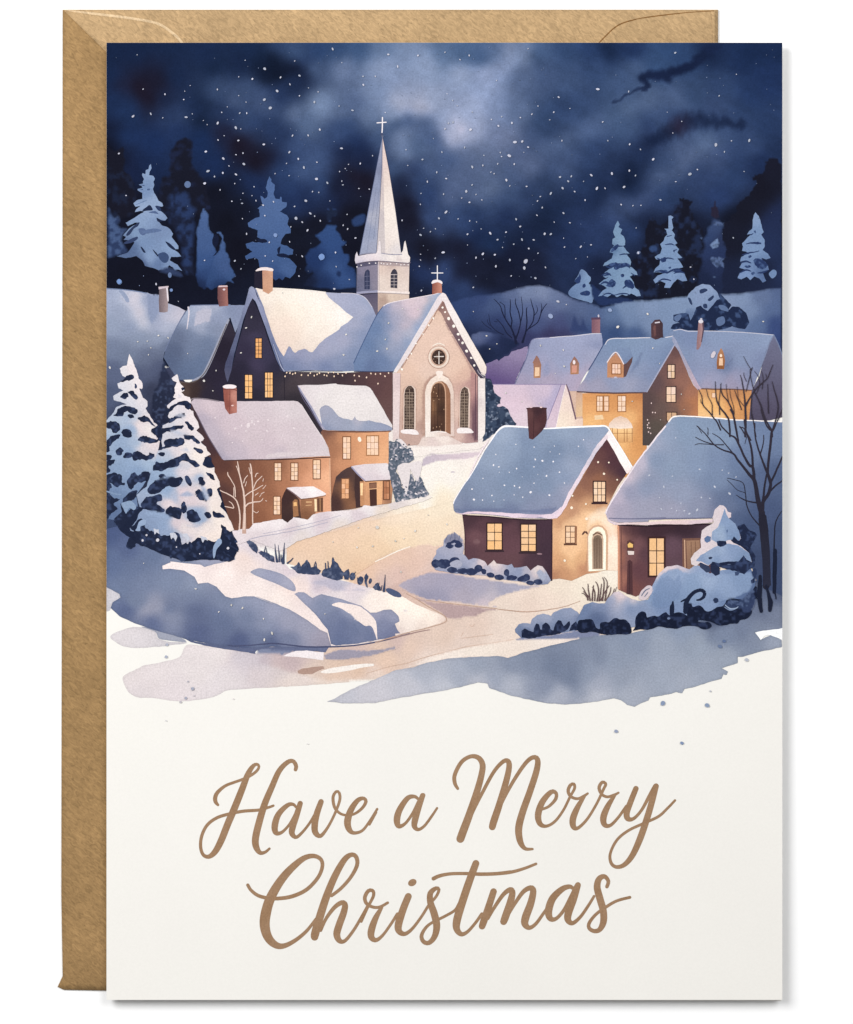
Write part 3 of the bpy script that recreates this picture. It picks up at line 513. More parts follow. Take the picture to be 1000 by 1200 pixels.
# ---------------- left snow bank
hill = Ink('printed_snow_hill', label='printed rounded snow bank with blue shade in the left foreground'); hill.tone = (1.05, .90)
hill.add([(125, 590), (200, 600), (270, 615), (286, 628), (300, 642), (330, 656)] + f5('300,335 420,340 600,400 760,440 860,470 960,500 1000,510') + g4('-10,225 60,225 130,245 200,285 270,315 330,338 346,358 320,375 240,400 180,415 130,430 60,452 0,470') + f5('900,735 750,770 540,790 400,792 200,772 0,787') + e5('850,697 700,685 560,660 490,645 400,618 300,590 200,556 100,510 50,462 60,430 106,400 100,380 25,340'),
  M("""280,632,212,200,208;300,645,196,184,196;330,660,210,196,200;290,660,230,208,200;250,662,228,208,204;220,664,236,218,214;260,675,236,218,212;300,690,236,218,212;330,700,236,218,210;290,655,232,204,192;340,668,196,186,200;370,685,186,178,198;400,685,174,172,196;420,690,212,198,204;440,700,240,222,210;400,695,222,206,206;340,685,236,210,200;360,690,232,208,200;380,715,232,212,206;360,730,236,216,210;470,705,246,230,214;490,715,246,230,214;510,725,244,226,208;520,728,222,196,180;480,735,238,220,208;470,745,214,192,184;495,738,228,206,192;300,650,216,200,202""", r=5), j=.3, h=3)
hill.add([(125, 590), (200, 560), (270, 610)] + e5('780,180 660,205 600,222 580,210 400,190 402,196 352,215 354,236 400,232 480,243 540,280 562,320 620,313 670,338 722,394 760,405 790,402 830,394 890,394 940,414 1000,436') + f5('100,494 200,530 300,572 400,632 478,690 520,708 542,790 400,806 200,790 0,803') + e5('850,697 700,685 560,660 490,645 400,618 300,590 200,556 100,510 50,462 60,430 106,400 100,380 25,340'),
  M("""130,625,66,84,134;150,640,78,96,146;130,660,84,104,152;180,650,92,112,156;200,662,108,124,164;160,665,94,112,156;140,690,100,118,160;170,680,106,122,162;200,680,114,130,168;225,685,124,138,172;225,700,108,122,160;200,715,92,108,150;160,705,106,122,160;185,712,138,142,170;175,716,142,144,170;200,722,128,136,168;230,720,86,100,144;150,715,80,96,146;180,730,84,100,150;230,745,80,94,142;260,730,92,108,152;270,700,112,126,164;290,720,104,118,158;300,705,138,146,180;285,705,132,142,176;320,712,146,150,182;310,730,126,136,172;340,725,146,148,178;360,735,150,150,178;380,745,160,152,176;340,748,110,120,160;300,745,100,114,156;280,752,74,88,136;380,755,140,134,160;250,662,150,152,184;240,660,140,146,180;210,655,120,132,168;320,753,82,96,142""", r=6), j=.35, h=3, edge=.16, ew=1.2)
S3 = M('300,670,150,154,184;320,675,144,148,182;345,690,150,152,184;340,680,160,160,188;360,700,142,146,180;370,690,160,158,186;380,710,120,132,170;390,725,108,120,162;400,735,96,110,156;400,750,92,106,152;420,735,100,114,158;430,745,108,118,160;385,745,104,116,160;420,705,160,156,184;440,715,148,148,180;460,720,140,144,178;450,735,118,126,166;455,742,106,114,158;400,700,146,150,184;410,715,134,142,176', r=5)
hill.add(f5('68,355 90,338 122,330 160,336 200,345 268,372 322,418 332,462 300,458 230,425 130,385'), S3, sm=True, j=.3, edge=.1, h=2.5)
hill.add(f5('325,480 350,468 382,470 432,505 460,490 485,480 600,510 720,550 770,590 805,590 850,572 895,570 936,610 942,642 914,655 930,690 948,712 915,712 918,725 860,742 820,747 700,770 570,782 540,772 520,690 460,612 400,552'), S3, sm=False, j=.5, edge=.12, h=2.5)
hill.add(f5('545,545 580,530 610,532 700,550 735,570 772,602 796,630 806,655 812,747 800,720 785,680 765,665 740,668 700,640 660,605 600,565'), (236, 216, 208), sm=True, j=.3, h=2)
hill.add(f5('640,580 700,640 740,668 765,668 785,690 800,745 750,765 700,700'), G(410, 722, (124, 134, 172), 435, 750, (96, 110, 156)), sm=True, soft=2, h=2, a=.7)
hill.add(f5('420,420 440,400 470,395 560,385 640,450 700,440 760,465 640,465 560,470 500,440'), (176, 170, 196), sm=True, soft=3, h=2, a=.8)
hill.ell(*f5.one(975, 580), 4, 2.6, (206, 196, 200), .2, soft=1.5)
hill.add(e5('486,642 560,662 700,684 850,696 1000,690 1300,690') + f5('530,790 508,822 430,815 320,820 262,842 200,835 100,832 60,825') + e5('930,700 922,722 900,730 800,716 700,700 600,682 520,662'), G(225, 750, (84, 96, 142), 375, 763, (96, 106, 150)), j=.4, edge=.1, h=2.5)
hill.add(f5('100,832 130,800 260,805 330,815 262,842 200,835'), (118, 128, 166), sm=True, soft=1.5)
hill.add(f5('258,845 300,825 335,813 400,812 460,820 498,822 495,868 440,862 350,850'), (232, 220, 222), j=.4)
hill.lines([f5.st(s) for s in ('-60,782,5 0,784,6 100,778,7 200,770,8 300,780,8 400,790,9 520,790,9 640,785,8 750,772,8 850,752,8 920,735,7 1000,712,5',)], (70, 76, 116), wob=.5)
hill.lines([f5.st('860,745,6 940,730,6 1000,715,6 1060,700,5 1120,690,4')], (150, 116, 112), wob=.4)
pth = Ink('printed_path', label='printed rose snow path winding past the front cottage')
pth.add(f5('500,835 560,810 620,802 700,808 800,805 860,798 900,786 940,788 930,800 850,825 780,845 700,858 560,872 500,862'), (158, 150, 172), sm=False, j=.8, soft=1.2, h=2)
pth.add(f5('345,932 370,918 410,912 460,905 495,902 502,918 470,930 430,948 380,952 350,945'), (172, 138, 124), j=.5, h=2)
pth.add(f5('480,935 540,915 620,902 720,890 792,890 792,900 720,912 640,930 560,942 500,945'), (246, 236, 228), sm=True, j=.3, h=2)
pth.add(g4('104,190 160,158 230,135 270,122 350,128 480,150 600,168 760,190 830,188 790,205 700,222 620,245 570,270 555,282 600,292 640,302 560,300 450,285 350,272 260,268 200,245 150,222'), M('470,685,178,166,186;500,680,172,162,186;530,685,168,160,186;560,685,172,164,188;590,692,166,162,188;610,690,170,166,190;540,700,176,164,184;500,700,150,146,176;520,706,154,150,180;570,710,196,182,192;580,700,186,176,190;630,686,190,178,190', r=5), sm=False, j=.5, soft=1.2, h=2.4)
pth.add(g4('150,232 200,246 260,268 350,274 450,288 560,302 640,303 560,318 520,328 490,346 430,350 430,358 380,360 340,352 320,330 262,292 200,262'), G(480, 700, (180, 152, 152), 560, 720, (176, 148, 148)), j=.7, soft=.8, h=2.2)
pth.lines([g4.st(s, .8) for s in ('150,232,4 200,258,5 260,296,5 330,335,6 348,358,6 330,376,5 250,400,4 180,416,4 90,442,5 0,470,5', '250,265,4 350,278,5 450,290,5 560,302,5 650,314,6 740,320,6 830,312,5 920,296,4 1000,268,3')], (186, 150, 130), wob=.6)
pth.lines([g4.st(s, .7) for s in ('-40,620,3 60,590,4 150,572,4 250,540,4 350,515,4 450,490,4 560,475,4 680,455,3', '430,420,3 418,442,3', '420,450,3 500,440,3 575,430,3', '460,385,3 472,392,4 486,380,3', '610,482,4 660,478,5 690,470,4')], (206, 172, 150), wob=.6)
pth.add(g4('90,605 190,575 260,540 350,515 450,492 560,475 680,455 760,445 860,440 1000,425 1000,470 830,495 720,525 650,548 600,540 480,545 350,555 240,575 100,610'), M('480,780,240,222,212;520,768,244,228,216;560,758,242,226,212;600,755,238,220,206;640,755,242,226,214;680,745,226,208,200', r=6), j=.4, soft=1, h=2.5)
pool = Ink('printed_colour_wash', label='printed slate blue wash with torn edges filling the lower right of the village'); pool.tone = (1.12, .60)
pool.add(g4('-236,758 -200,745 -120,700 0,650 100,605 180,592 250,570 350,550 480,540 600,537 650,546 720,521 830,492 900,475') + h4('0,285 100,268 180,262 250,258 330,240 520,150 700,100 860,0 880,-60 990,-100 990,240 910,244 855,255 880,290 930,268 985,291 985,326 910,342 850,356 800,372 770,374 768,404 720,418 690,430 722,446 716,462 700,460 690,480 600,506 560,520 510,530 498,552 470,545 455,550 440,555 400,562 340,572 332,588 300,600 265,617 230,608 200,586 165,575 90,590') + g4('1000,768 930,772 850,768 780,756 650,726 556,692 548,672 535,667 500,665 420,686 330,706 200,726 100,745 0,765 -150,768'),
  M("""400,815,172,172,192;440,810,178,176,194;480,805,172,172,192;500,790,150,158,186;540,790,140,152,184;520,810,168,172,194;560,775,126,142,178;580,790,130,144,180;560,798,160,164,188;600,780,112,130,172;620,775,104,124,168;650,780,92,114,162;670,790,92,114,162;640,800,108,126,170;600,805,150,158,186;650,815,148,156,186;690,790,112,132,174;700,765,104,124,168;700,800,140,150,184;720,770,118,138,178;730,790,124,140,176;700,815,160,166,190;740,820,142,154,184;780,760,128,146,182;780,790,132,148,182;740,750,112,134,178;800,740,112,136,182;820,760,124,144,180;800,800,138,152,184;830,780,132,148,182;850,745,98,122,172;870,740,92,114,164;890,745,104,124,168;905,752,128,144,180;850,770,128,146,180;880,700,70,92,146;895,720,84,104,154;910,690,66,86,140;910,725,96,114,160;900,650,58,78,132;870,670,56,76,128;840,720,60,78,128""", r=7, warp=7), j=.7, jf=5, edge=.14, ew=1.3, h=3)
pool.add(h4('853,255 870,250 912,244 950,240 990,234 990,291 930,268 900,272 882,291'), (240, 232, 230), j=.5)
# ================================================================== PRINT: far houses
n6 = T(560, 360, 20/3); m6 = T(660, 360, 20/3); q6 = T(770, 360, 20/3)
hs = Ink('printed_house', label='printed far house at the right card edge with a tall thin chimney')
hs.add(q6('320,632 745,645 740,760 722,885 600,876 400,872 318,864'), M('820,475,240,180,108;840,480,236,172,100;860,475,222,152,88;875,480,206,138,80;825,462,206,146,92;860,460,190,126,80;840,488,248,202,132;822,488,240,186,120', r=4), h=2)
hs.add(q6('912,216 945,270 985,370 990,860 880,885 720,884 740,650 800,540 850,350 880,260'), G(905, 395, (108, 110, 146), 890, 490, (84, 76, 102)), h=2.5)
w2 = window(hs, *q6.one(432, 672), *q6.one(456, 705), nx=1, ny=1, frame=(200, 140, 90), lit=(252, 225, 160))
r_ = hs.sub('roof')
r_.add(q6('60,228 120,188 180,170 245,186 380,183 560,188 760,200 916,214 880,275 850,350 825,430 800,500 765,600 740,648 560,640 320,634 280,560 230,430 170,310 120,220'), M('785,392,116,138,182;810,395,116,136,182;840,395,130,150,192;880,395,130,150,192;900,395,134,154,196;800,420,126,146,188;830,420,134,150,192;870,420,130,148,190;890,425,122,138,182;815,445,142,150,190;840,445,148,152,190;870,445,150,150,188;882,440,126,136,178;830,453,160,152,184;860,453,156,146,178;810,435,130,144,186;852,430,106,124,168', r=5), h=2.5, j=.3)
r_.lines([q6.st('130,184,5 185,173,6 245,188,6 380,186,6 560,191,6 760,203,6 910,217,6')], (186, 196, 220), wob=.5); r_.lines([q6.st('320,634,9 430,640,10 560,641,10 740,650,8')], (120, 84, 72), wob=.5)
r_.lines([q6.st('914,216,8 880,280,9 848,370,9 818,450,8 790,540,7')], (122, 136, 176)); r_.lines([q6.st('916,222,7 940,270,8 960,320,8 980,372,8')], (112, 128, 170))
ch = hs.sub('chimney'); ch.add(q6('325,118 362,110 366,165 352,260 342,305 322,333 308,330 312,260'), G(818, 395, (146, 108, 112), 825, 395, (170, 132, 134)), j=.2, h=1.6); ch.add(q6('352,112 366,112 370,170 352,270 345,275 358,170'), (84, 66, 84), h=1.6); ch.ell(*q6.one(343, 112), 2.9, 2.2, (206, 208, 224)); ch.ell(*q6.one(346, 94), 1.4, 1.4, (190, 196, 218))
dm = hs.sub('dormer'); dm.add(q6('530,470 590,390 600,400 540,480'), (96, 108, 150), soft=1.2, h=1.6); dm.add(q6('500,318 515,340 528,385 533,420 525,485 470,482 467,430 475,370'), G(850, 410, (176, 120, 84), 845, 432, (150, 88, 48)), j=.3, h=1.6); dm.add(q6('487,400 514,398 516,455 484,455'), (240, 196, 150), h=1.6); dm.ell(*q6.one(500, 378), 1.5, 1.9, (250, 226, 190))
# lilac roofed house
hs = Ink('printed_house', label='printed lilac roofed far house with two pointed dormers')
hs.add(n6('700,640 800,640 820,680 820,880 700,880'), (206, 170, 150), h=2.5)
hs.add(n6('768,665 822,672 822,850 768,858'), G(676, 460, (190, 150, 130), 682, 485, (226, 186, 140)), j=.2)
r_ = hs.sub('roof'); r_.add(n6('288,602 320,530 352,460 378,390 392,330 405,285 425,258 445,246 560,234 690,225 760,220 890,203 966,203 975,250 975,300 940,360 900,430 830,540 792,615 780,655 720,655 690,610 500,604'), M('625,402,138,146,188;640,400,150,158,198;670,398,152,160,200;700,394,156,164,202;615,430,150,150,188;640,430,156,156,194;670,425,150,158,198;700,415,158,162,198;610,445,160,148,182;640,445,172,156,186;670,445,174,160,192;690,440,168,158,190;680,452,180,160,188;655,420,148,156,196;700,400,130,140,184', r=5), j=.3, h=2.4)
r_.lines([n6.st('440,248,5 560,238,6 690,228,6 780,222,6 890,207,6 964,206,5')], (196, 202, 222), wob=.5); r_.lines([n6.st('290,600,6 345,480,7 385,385,7 408,290,6 440,247,6 560,236,6')], (110, 112, 160)); r_.add(n6('500,480 540,410 575,465 560,540 500,545'), (140, 148, 190), sm=True, soft=3, a=.7)
ch = hs.sub('chimney'); ch.rect(*n6.one(890, 85), *n6.one(957, 202), G(694, 380, (124, 84, 100), 703, 380, (150, 104, 112)), j=.3, h=2); ch.add(n6('886,82 958,78 960,95 888,98'), (92, 66, 92)); ch.ell(*n6.one(944, 68), 1, 1.8, (190, 190, 214))
for (p1, p2, c) in (('438,552 436,440 428,435 460,378 478,400 497,450 490,552', '448,470 482,470 482,535 446,540', (240, 200, 150)), ('725,525 722,440 755,384 775,405 792,440 788,522', '735,455 775,455 772,510 736,512', (206, 140, 120))):
    dm = hs.sub('dormer'); dm.add(n6(p1), G(630, 420, (150, 104, 92), 630, 442, (178, 122, 84)), j=.3, h=1.6); dm.add(n6(p2), c, j=.3, h=1.6)
dm.ell(*n6.one(753, 430), 1.6, 2.6, (236, 226, 232))
# gabled house with dormer
hs = Ink('printed_house', label='printed tall ochre house with a dormer and dark gable'); hs.tone = (1.06, .93)
hs.add(m6('152,672 652,672 655,1330 152,1330'), M('690,465,206,134,72;710,465,206,132,68;735,465,196,122,62;755,465,184,112,60;690,480,216,146,82;720,478,206,134,72;750,480,200,130,72;690,495,226,166,98;720,490,218,152,88;740,490,222,160,94;755,500,200,126,66;730,510,226,166,98;750,515,206,134,70', r=5), h=2.4)
hs.tone = (1.28, .95)
hs.add(q6('138,298 170,345 205,420 250,540 285,610 322,650 320,865 150,872 60,960 -20,1080 -112,1080 -112,668 -60,590 20,470'), M('790,410,84,58,58;785,430,92,64,62;795,430,110,74,66;770,450,78,58,60;760,470,72,56,56;775,480,82,64,60;790,460,96,66,60;800,450,118,78,66;810,460,132,84,64;805,480,124,80,60;815,470,146,90,58;817,485,150,92,58;790,485,96,70,62;770,500,72,62,56;756,510,64,56,54;758,480,70,54,54', r=4), h=2.2)
hs.tone = (1.06, .93); r_ = hs.sub('roof'); r_.tone = (1.0, 1.0)
r_.add(m6('108,655 125,615 165,565 212,480 270,382 320,292 368,246 500,240 690,235 800,232 860,222 880,255 862,300 820,370 760,480 705,575 656,668 530,668 400,670 260,668 112,664'), M('720,400,116,142,184;740,398,124,150,190;770,398,126,150,190;785,396,130,154,196;705,415,122,142,184;740,415,124,148,190;770,415,122,144,188;690,440,134,146,186;720,440,140,150,188;750,435,132,148,188;760,440,124,140,182;700,452,158,154,184;740,452,152,156,188;755,455,138,146,182;790,400,106,130,176;680,455,166,154,182;780,420,112,134,178', r=5), j=.3, h=2.4)
r_.lines([m6.st('330,290,5 370,249,7 500,243,7 600,240,7 680,238,6'), m6.st('800,236,6 858,226,8')], (206, 212, 228), wob=.5); r_.lines([m6.st('110,660,10 260,668,11 400,671,11 530,669,11 655,668,10')], (98, 70, 72), wob=.4)
r_.lines([m6.st('872,292,9 820,380,10 755,490,10 700,585,9 655,662,7')], (166, 168, 200))
r_.add(q6('120,222 142,240 172,300 205,372 245,450 285,530 330,615 348,636 322,648 290,612 255,545 208,432 170,345 138,298 118,262'), G(790, 400, (150, 158, 194), 818, 450, (184, 160, 176)), j=.2, h=2)
ch = hs.sub('chimney'); ch.add(m6('686,130 700,118 716,98 755,95 768,112 780,128 780,205 782,232 745,248 722,254 690,236'), G(763, 385, (86, 58, 64), 776, 385, (66, 46, 54)), j=.3, h=1.8); ch.add(m6('700,135 728,130 730,235 705,235'), (112, 72, 70), h=1.8, soft=.8); ch.add(m6('716,118 756,112 756,122 718,127'), (196, 196, 212)); ch.add(m6('778,225 792,236 770,240'), (60, 50, 70))
window(hs, *m6.one(266, 698), *m6.one(308, 810), 2, 3, (166, 104, 56), (252, 226, 160)); window(hs, *m6.one(322, 698), *m6.one(354, 810), 1, 3, (166, 104, 56), (252, 222, 156)); window(hs, *m6.one(430, 696), *m6.one(487, 812), 2, 3, (166, 104, 56), (252, 228, 164))
window(hs, *m6.one(820, 452), *m6.one(870, 552), 2, 2, (70, 48, 48), (236, 206, 140)); window(hs, *m6.one(810, 624), *m6.one(878, 740), 2, 2, (66, 46, 48), (244, 216, 150)); window(hs, *m6.one(812, 824), *m6.one(885, 885), 2, 1, (70, 50, 50), (206, 170, 116))
sg = hs.sub('sign'); sg.add(m6('245,845 308,840 318,875 248,880'), (226, 190, 140), j=.5)
dr = hs.sub('door'); dr.rect(*m6.one(372, 945), *m6.one(545, 1060), G(735, 502, (236, 186, 120), 735, 520, (206, 142, 80)), h=2); dr.lines([m6.st(f'{u},945,5 {u},1050,5') for u in (385, 425, 478, 500, 540)] + [m6.st('380,985,4 545,985,4')], (160, 100, 56))
dr.add(m6('352,942 362,905 400,868 450,850 500,868 535,910 546,945 450,950'), G(727, 488, (206, 170, 146), 727, 502, (236, 214, 190)), sm=False, j=.3, h=2)
lt = hs.sub('light_string'); lt.dots([(*m6.one(u, v), .7, .9, 0, (226, 196, 190)) for u, v in ((660, 880), (670, 905), (662, 940), (678, 945), (668, 975), (685, 985), (690, 750), (700, 822), (720, 824), (660, 920), (672, 960))])
dm = hs.sub('dormer'); dm.add(m6('540,460 600,350 640,330 600,450 520,540 500,540'), (98, 116, 160), soft=3, h=2, a=.8); dm.add(m6('470,440 545,385 538,430 520,470 492,540 470,550'), (96, 66, 66), j=.2, h=1.6)
dm.add(m6('345,550 346,425 412,355 474,440 472,550'), G(722, 418, (178, 118, 84), 722, 442, (186, 122, 78)), j=.2, h=1.6); dm.add(m6('412,345 430,318 520,316 545,385 490,442 474,440 440,385'), G(735, 412, (110, 134, 178), 740, 425, (100, 122, 168)), j=.3, h=1.8)
dm.lines([m6.st('344,430,8 412,352,8 474,444,8')], (214, 204, 210)); window(hs, *m6.one(385, 445), *m6.one(448, 518), 3, 2, (150, 92, 56), (248, 214, 150)); dm.add(m6('345,545 420,540 470,545 470,556 400,560 350,556'), (186, 186, 208), soft=.8, h=1.6)
# low pink roof
hs = Ink('printed_house', label='printed low house with a rose coloured snow roof')
hs.add(n6('690,604 705,650 730,740 762,872 822,868 822,945 605,945 640,780'), M('663,455,232,206,202;662,475,244,220,200;658,498,246,226,202;670,492,244,222,196;680,495,238,208,180;668,475,240,214,198', r=4), h=2.2)
r_ = hs.sub('roof'); r_.add(n6('50,604 300,604 500,604 652,606 630,690 600,745 545,880 540,950 150,960 50,900'), M('580,455,208,186,208;600,455,206,188,212;640,455,200,184,212;655,460,178,166,204;650,475,180,166,206;600,475,212,192,212;620,490,216,198,210;645,490,190,174,206;590,495,214,196,208', r=5), h=2.4, j=.2)
r_.add(n6('650,606 692,603 650,760 612,945 540,950 545,880 600,745'), G(660, 455, (196, 176, 206), 648, 500, (206, 186, 200)), h=2.2); r_.lines([n6.st('652,606,5 620,690,5 585,780,5 548,878,5')], (140, 122, 170)); r_.lines([n6.st('690,604,5 655,740,5 612,940,5')], (246, 232, 226)); r_.lines([n6.st('692,603,7 715,670,11 742,780,11 766,874,10')], (116, 86, 104), wob=.5); r_.lines([n6.st('50,603,4 300,603,5 500,603,5 690,604,5')], (150, 132, 180))
# shrub right of the church
t = Ink('printed_shrub', label='printed dark green blue shrub at the right wall of the church')
t.add(n6('45,540 70,552 100,560 122,615 132,668 182,708 176,752 150,772 212,778 245,812 252,852 302,912 285,935 220,930 170,975 110,1000 60,1040 40,1050'), mot(mot((58, 74, 102), (40, 52, 78), 4, 4), (128, 142, 168), 2.0, 2.0, .63, .74, 4), j=1.5, jf=2.5, h=1.3)
# ================================================================== PRINT: left far houses
A6 = T(120, 300, 20/3); B6 = T(250, 300, 20/3)
hs = Ink('printed_house', label='printed snow roofed house at the left card edge with a grey chimney')
hs.add([(125, 440), (200, 430), (240, 470), (235, 560), (200, 600), (125, 620)], M('130,480,70,80,114;150,470,60,70,102;190,450,58,64,94;200,480,44,48,72;220,480,42,42,62;180,550,40,46,70;130,560,60,78,120', r=6))
r_ = hs.sub('roof')
r_.add(A6('20,250 150,258 260,270 345,286 380,298 440,302 515,370 600,400 655,430 610,510 540,640 490,740 475,800 480,1100 20,1300'), M("""128,340,150,162,196;140,342,160,172,204;150,345,178,184,208;160,350,190,194,214;165,365,188,190,210;170,375,182,186,206;178,352,142,154,190;180,370,124,140,182;186,360,136,148,186;186,378,156,164,194;195,370,176,178,202;205,370,180,182,204;212,368,184,184,206;195,385,168,174,200;205,385,158,166,194;140,365,144,156,188;130,380,138,152,184;150,385,132,146,180;165,395,128,142,174;185,395,132,146,178;200,395,122,136,170;130,410,108,122,156;150,415,104,118,150;175,415,96,108,142;195,405,90,104,138;130,435,84,96,132;160,440,74,84,118;185,430,76,86,120;195,440,62,70,100;130,460,74,86,120;180,460,54,60,86;150,490,56,64,94""", r=5), j=.3, h=2.6)
r_.add(A6('130,272 160,270 195,310 212,358 188,360 165,320'), (140, 154, 190), sm=True, j=.3, h=2); r_.add(A6('345,288 378,300 440,305 445,430 400,520 385,540 365,500 350,400'), (132, 146, 184), sm=True, soft=1.5, h=2)
r_.lines([A6.st('20,254,8 150,262,8 260,275,8 350,291,6')], (108, 128, 172)); r_.lines([A6.st('650,432,5 600,520,6 540,640,6 488,745,6')], (88, 96, 130))
ch = hs.sub('chimney'); ch.add(A6('445,245 478,238 500,240 515,330 512,435 480,442 445,438 442,340'), G(187, 350, (112, 96, 102), 196, 350, (150, 130, 132)), j=.3, h=2); ch.add(A6('498,240 512,236 520,350 512,360 506,330'), (214, 212, 226), j=.3); ch.add(A6('438,240 520,234 516,248 442,262'), (196, 178, 186), j=.5)
hs = Ink('printed_house', label='printed snow roofed house with a red chimney and a black gable, second from the left edge')
hs.add([(268, 374), (277, 392), (274, 420), (268, 445), (266, 472), (215, 475), (206, 446), (222, 448), (236, 443), (246, 428), (256, 402)], M('268,385,50,44,60;262,410,40,34,50;250,440,44,38,56;225,460,60,46,46;215,458,84,66,60;245,465,48,42,58;262,455,46,40,60', r=4), h=2.2)
r_ = hs.sub('roof')
r_.add([(287, 357.6), (283, 372), (276, 390)] + A6('1000,480 985,498 950,580 900,690 860,800 830,870 795,928 720,965 600,968 560,920 520,860 478,790 500,720 560,600 650,440 688,388 800,385 900,383'), M("""222,362,150,164,196;230,362,164,172,202;240,362,176,180,204;250,362,156,166,196;228,375,140,154,188;240,378,170,176,202;235,385,150,160,190;252,375,134,146,182;245,385,120,136,172;260,375,138,150,186;272,365,124,138,176;280,365,126,138,176;222,395,108,124,160;210,395,96,110,146;205,410,82,96,132;225,410,104,120,156;240,405,104,122,160;255,385,122,134,166;200,425,80,96,134;220,430,92,112,152;235,425,92,112,152;215,440,84,104,144;245,415,100,116,152;205,440,84,100,138""", r=5), j=.3, h=2.4)
r_.add(A6('720,480 730,435 780,410 862,400 848,516 800,520 708,562'), (178, 180, 204), sm=False, j=.4, soft=.6, h=2); r_.lines([A6.st('672,400,12 678,440,12 672,500,10 662,570,6')], (200, 200, 218))
r_.lines([[(268, 375, 2.4), (258, 397, 3.2), (250, 416, 3.4), (243, 431, 3.6), (237, 440.5, 3), (226, 446, 2)]], (150, 154, 178)); r_.lines([[(266, 380, 1), (252, 413, 1), (240, 437, 1), (226, 448, 1), (205, 447, 1)]], (96, 84, 80)); r_.lines([A6.st('690,386,6 800,383,6 1000,381,6'), A6.st('650,440,7 600,520,6 540,635,6 488,745,6')], (104, 118, 160))
ch = hs.sub('chimney'); ch.add(B6('36,240 60,228 112,230 118,390 46,394 34,330'), G(256, 345, (112, 70, 72), 266, 345, (156, 100, 92)), j=.3, h=2); ch.add(B6('44,232 110,230 114,240 40,244'), (206, 180, 182)); ch.ell(*B6.one(85, 262), 1.6, 1.2, (216, 200, 206))
# ================================================================== PRINT: church
t4 = T(400, 120, 5); u4 = T(400, 300, 939/180); v1 = T(400, 300, 10); x8 = T(460, 340, 1000/120); y8 = T(460, 430, 1000/120)
ch_ = Ink('printed_church', label='printed stone church with a tall white spire, snowy roofs and fairy lights')
# long nave: dark gable and side wall
ch_.add(B6('305,333 345,410 390,530 440,680 500,830 556,905 760,906 1020,912') + u4('315,700 316,1060') + [(420, 520), (340, 500), (262, 480), (262, 462)] + B6('105,980 140,900 180,740 230,560 270,410'),
  M('297,360,46,42,62;297,380,52,48,68;300,400,62,56,82;290,410,52,46,70;310,415,58,54,80;300,425,66,58,86;285,430,44,40,60;275,440,42,38,56;300,445,56,50,72;325,430,46,44,66;330,445,54,48,60;340,450,70,60,66;350,445,76,64,70;380,440,72,60,66;400,440,62,50,58;405,446,74,56,62;420,445,84,60,64;440,450,96,66,68;455,460,102,70,70;450,480,104,74,72;460,500,106,78,76;345,470,52,46,54;340,485,40,36,48;300,465,46,42,58;272,462,44,40,54', r=5), h=2.4)
ch_.lines([B6.st('553,905,7 556,1000,6 560,1140,6')], (44, 38, 50))
window(ch_, *B6.one(333, 645), *B6.one(378, 795), 2, 5, (50, 40, 48), (226, 162, 84), (240, 186, 110)); window(ch_, *B6.one(250, 930), *B6.one(304, 1112), 2, 4, (40, 34, 46), (244, 186, 100), (250, 206, 124)); window(ch_, *B6.one(406, 912), *B6.one(464, 1104), 3, 4, (44, 38, 48), (242, 186, 104), (250, 208, 128))
# tower
tw = ch_.sub('tower')
tw.add(v1('185,90 430,60 430,420 180,445'), M('425,315,130,122,150;422,330,104,104,136;425,340,112,112,142;435,320,134,124,148;440,335,138,128,150;421,342,92,96,132', r=4), h=2); tw.add(v1('430,60 800,70 792,430 430,420'), M('446,315,206,182,170;446,330,222,202,190;450,340,222,202,190;470,320,214,192,180;475,335,224,204,194;462,325,220,198,186;478,315,206,184,176;460,311,184,160,152', r=4), h=2)
tw.add(v1('240,455 430,438 430,720 410,710 380,650 330,560 280,490'), G(430, 345, (88, 82, 110), 440, 370, (112, 100, 120)), h=2); tw.add(v1('430,432 795,432 797,520 700,545 520,560 460,640 430,720'), M('446,346,190,164,148;460,348,206,182,164;475,346,202,178,162;446,358,172,146,134;450,352,166,138,124', r=3), h=2)
for p, c in (('180,420 430,400 430,428 180,445', (150, 150, 184)), ('428,405 800,420 800,445 428,430', (236, 220, 214)), ('185,92 430,62 430,100 300,118 185,135', (88, 84, 112)), ('430,62 795,80 795,125 430,108', (166, 146, 146))): tw.add(v1(p), c, j=.25, h=1.6)
tw.lines([v1.st('437,70,8 440,200,8 442,405,9')], (206, 192, 198)); tw.lines([v1.st('186,120,6 188,410,6')], (120, 118, 150)); tw.lines([v1.st('180,448,5 430,432,5 795,450,5')], (120, 108, 128))
tw.dots([(*v1.one(u, v), .9, .7, .3, (236, 228, 228)) for u, v in ((185, 128), (235, 108), (330, 86), (405, 84), (470, 86), (500, 92), (540, 96), (580, 92), (650, 92), (700, 104), (740, 100), (785, 104))])
wn = tw.sub('window')
wn.add(v1('272,390 272,220 285,175 315,155 335,180 338,240 335,390'), (56, 62, 94), j=.2, h=1.5); wn.lines([v1.st(s) for s in ('303,180,4 303,390,4', '276,240,5 335,235,5', '280,300,4 332,296,4', '280,350,4 332,346,4')], (110, 112, 146))
wn = tw.sub('window')
wn.add(v1('578,372 580,200 600,165 622,150 645,162 660,200 658,378'), (64, 60, 76), j=.2, h=1.5); wn.lines([v1.st(s) for s in ('620,215,5 620,375,5', '580,218,10 658,218,9', '582,262,6 656,262,6', '582,300,6 656,300,6', '582,338,6 656,338,6')], (178, 164, 162))
sp = ch_.sub('spire')
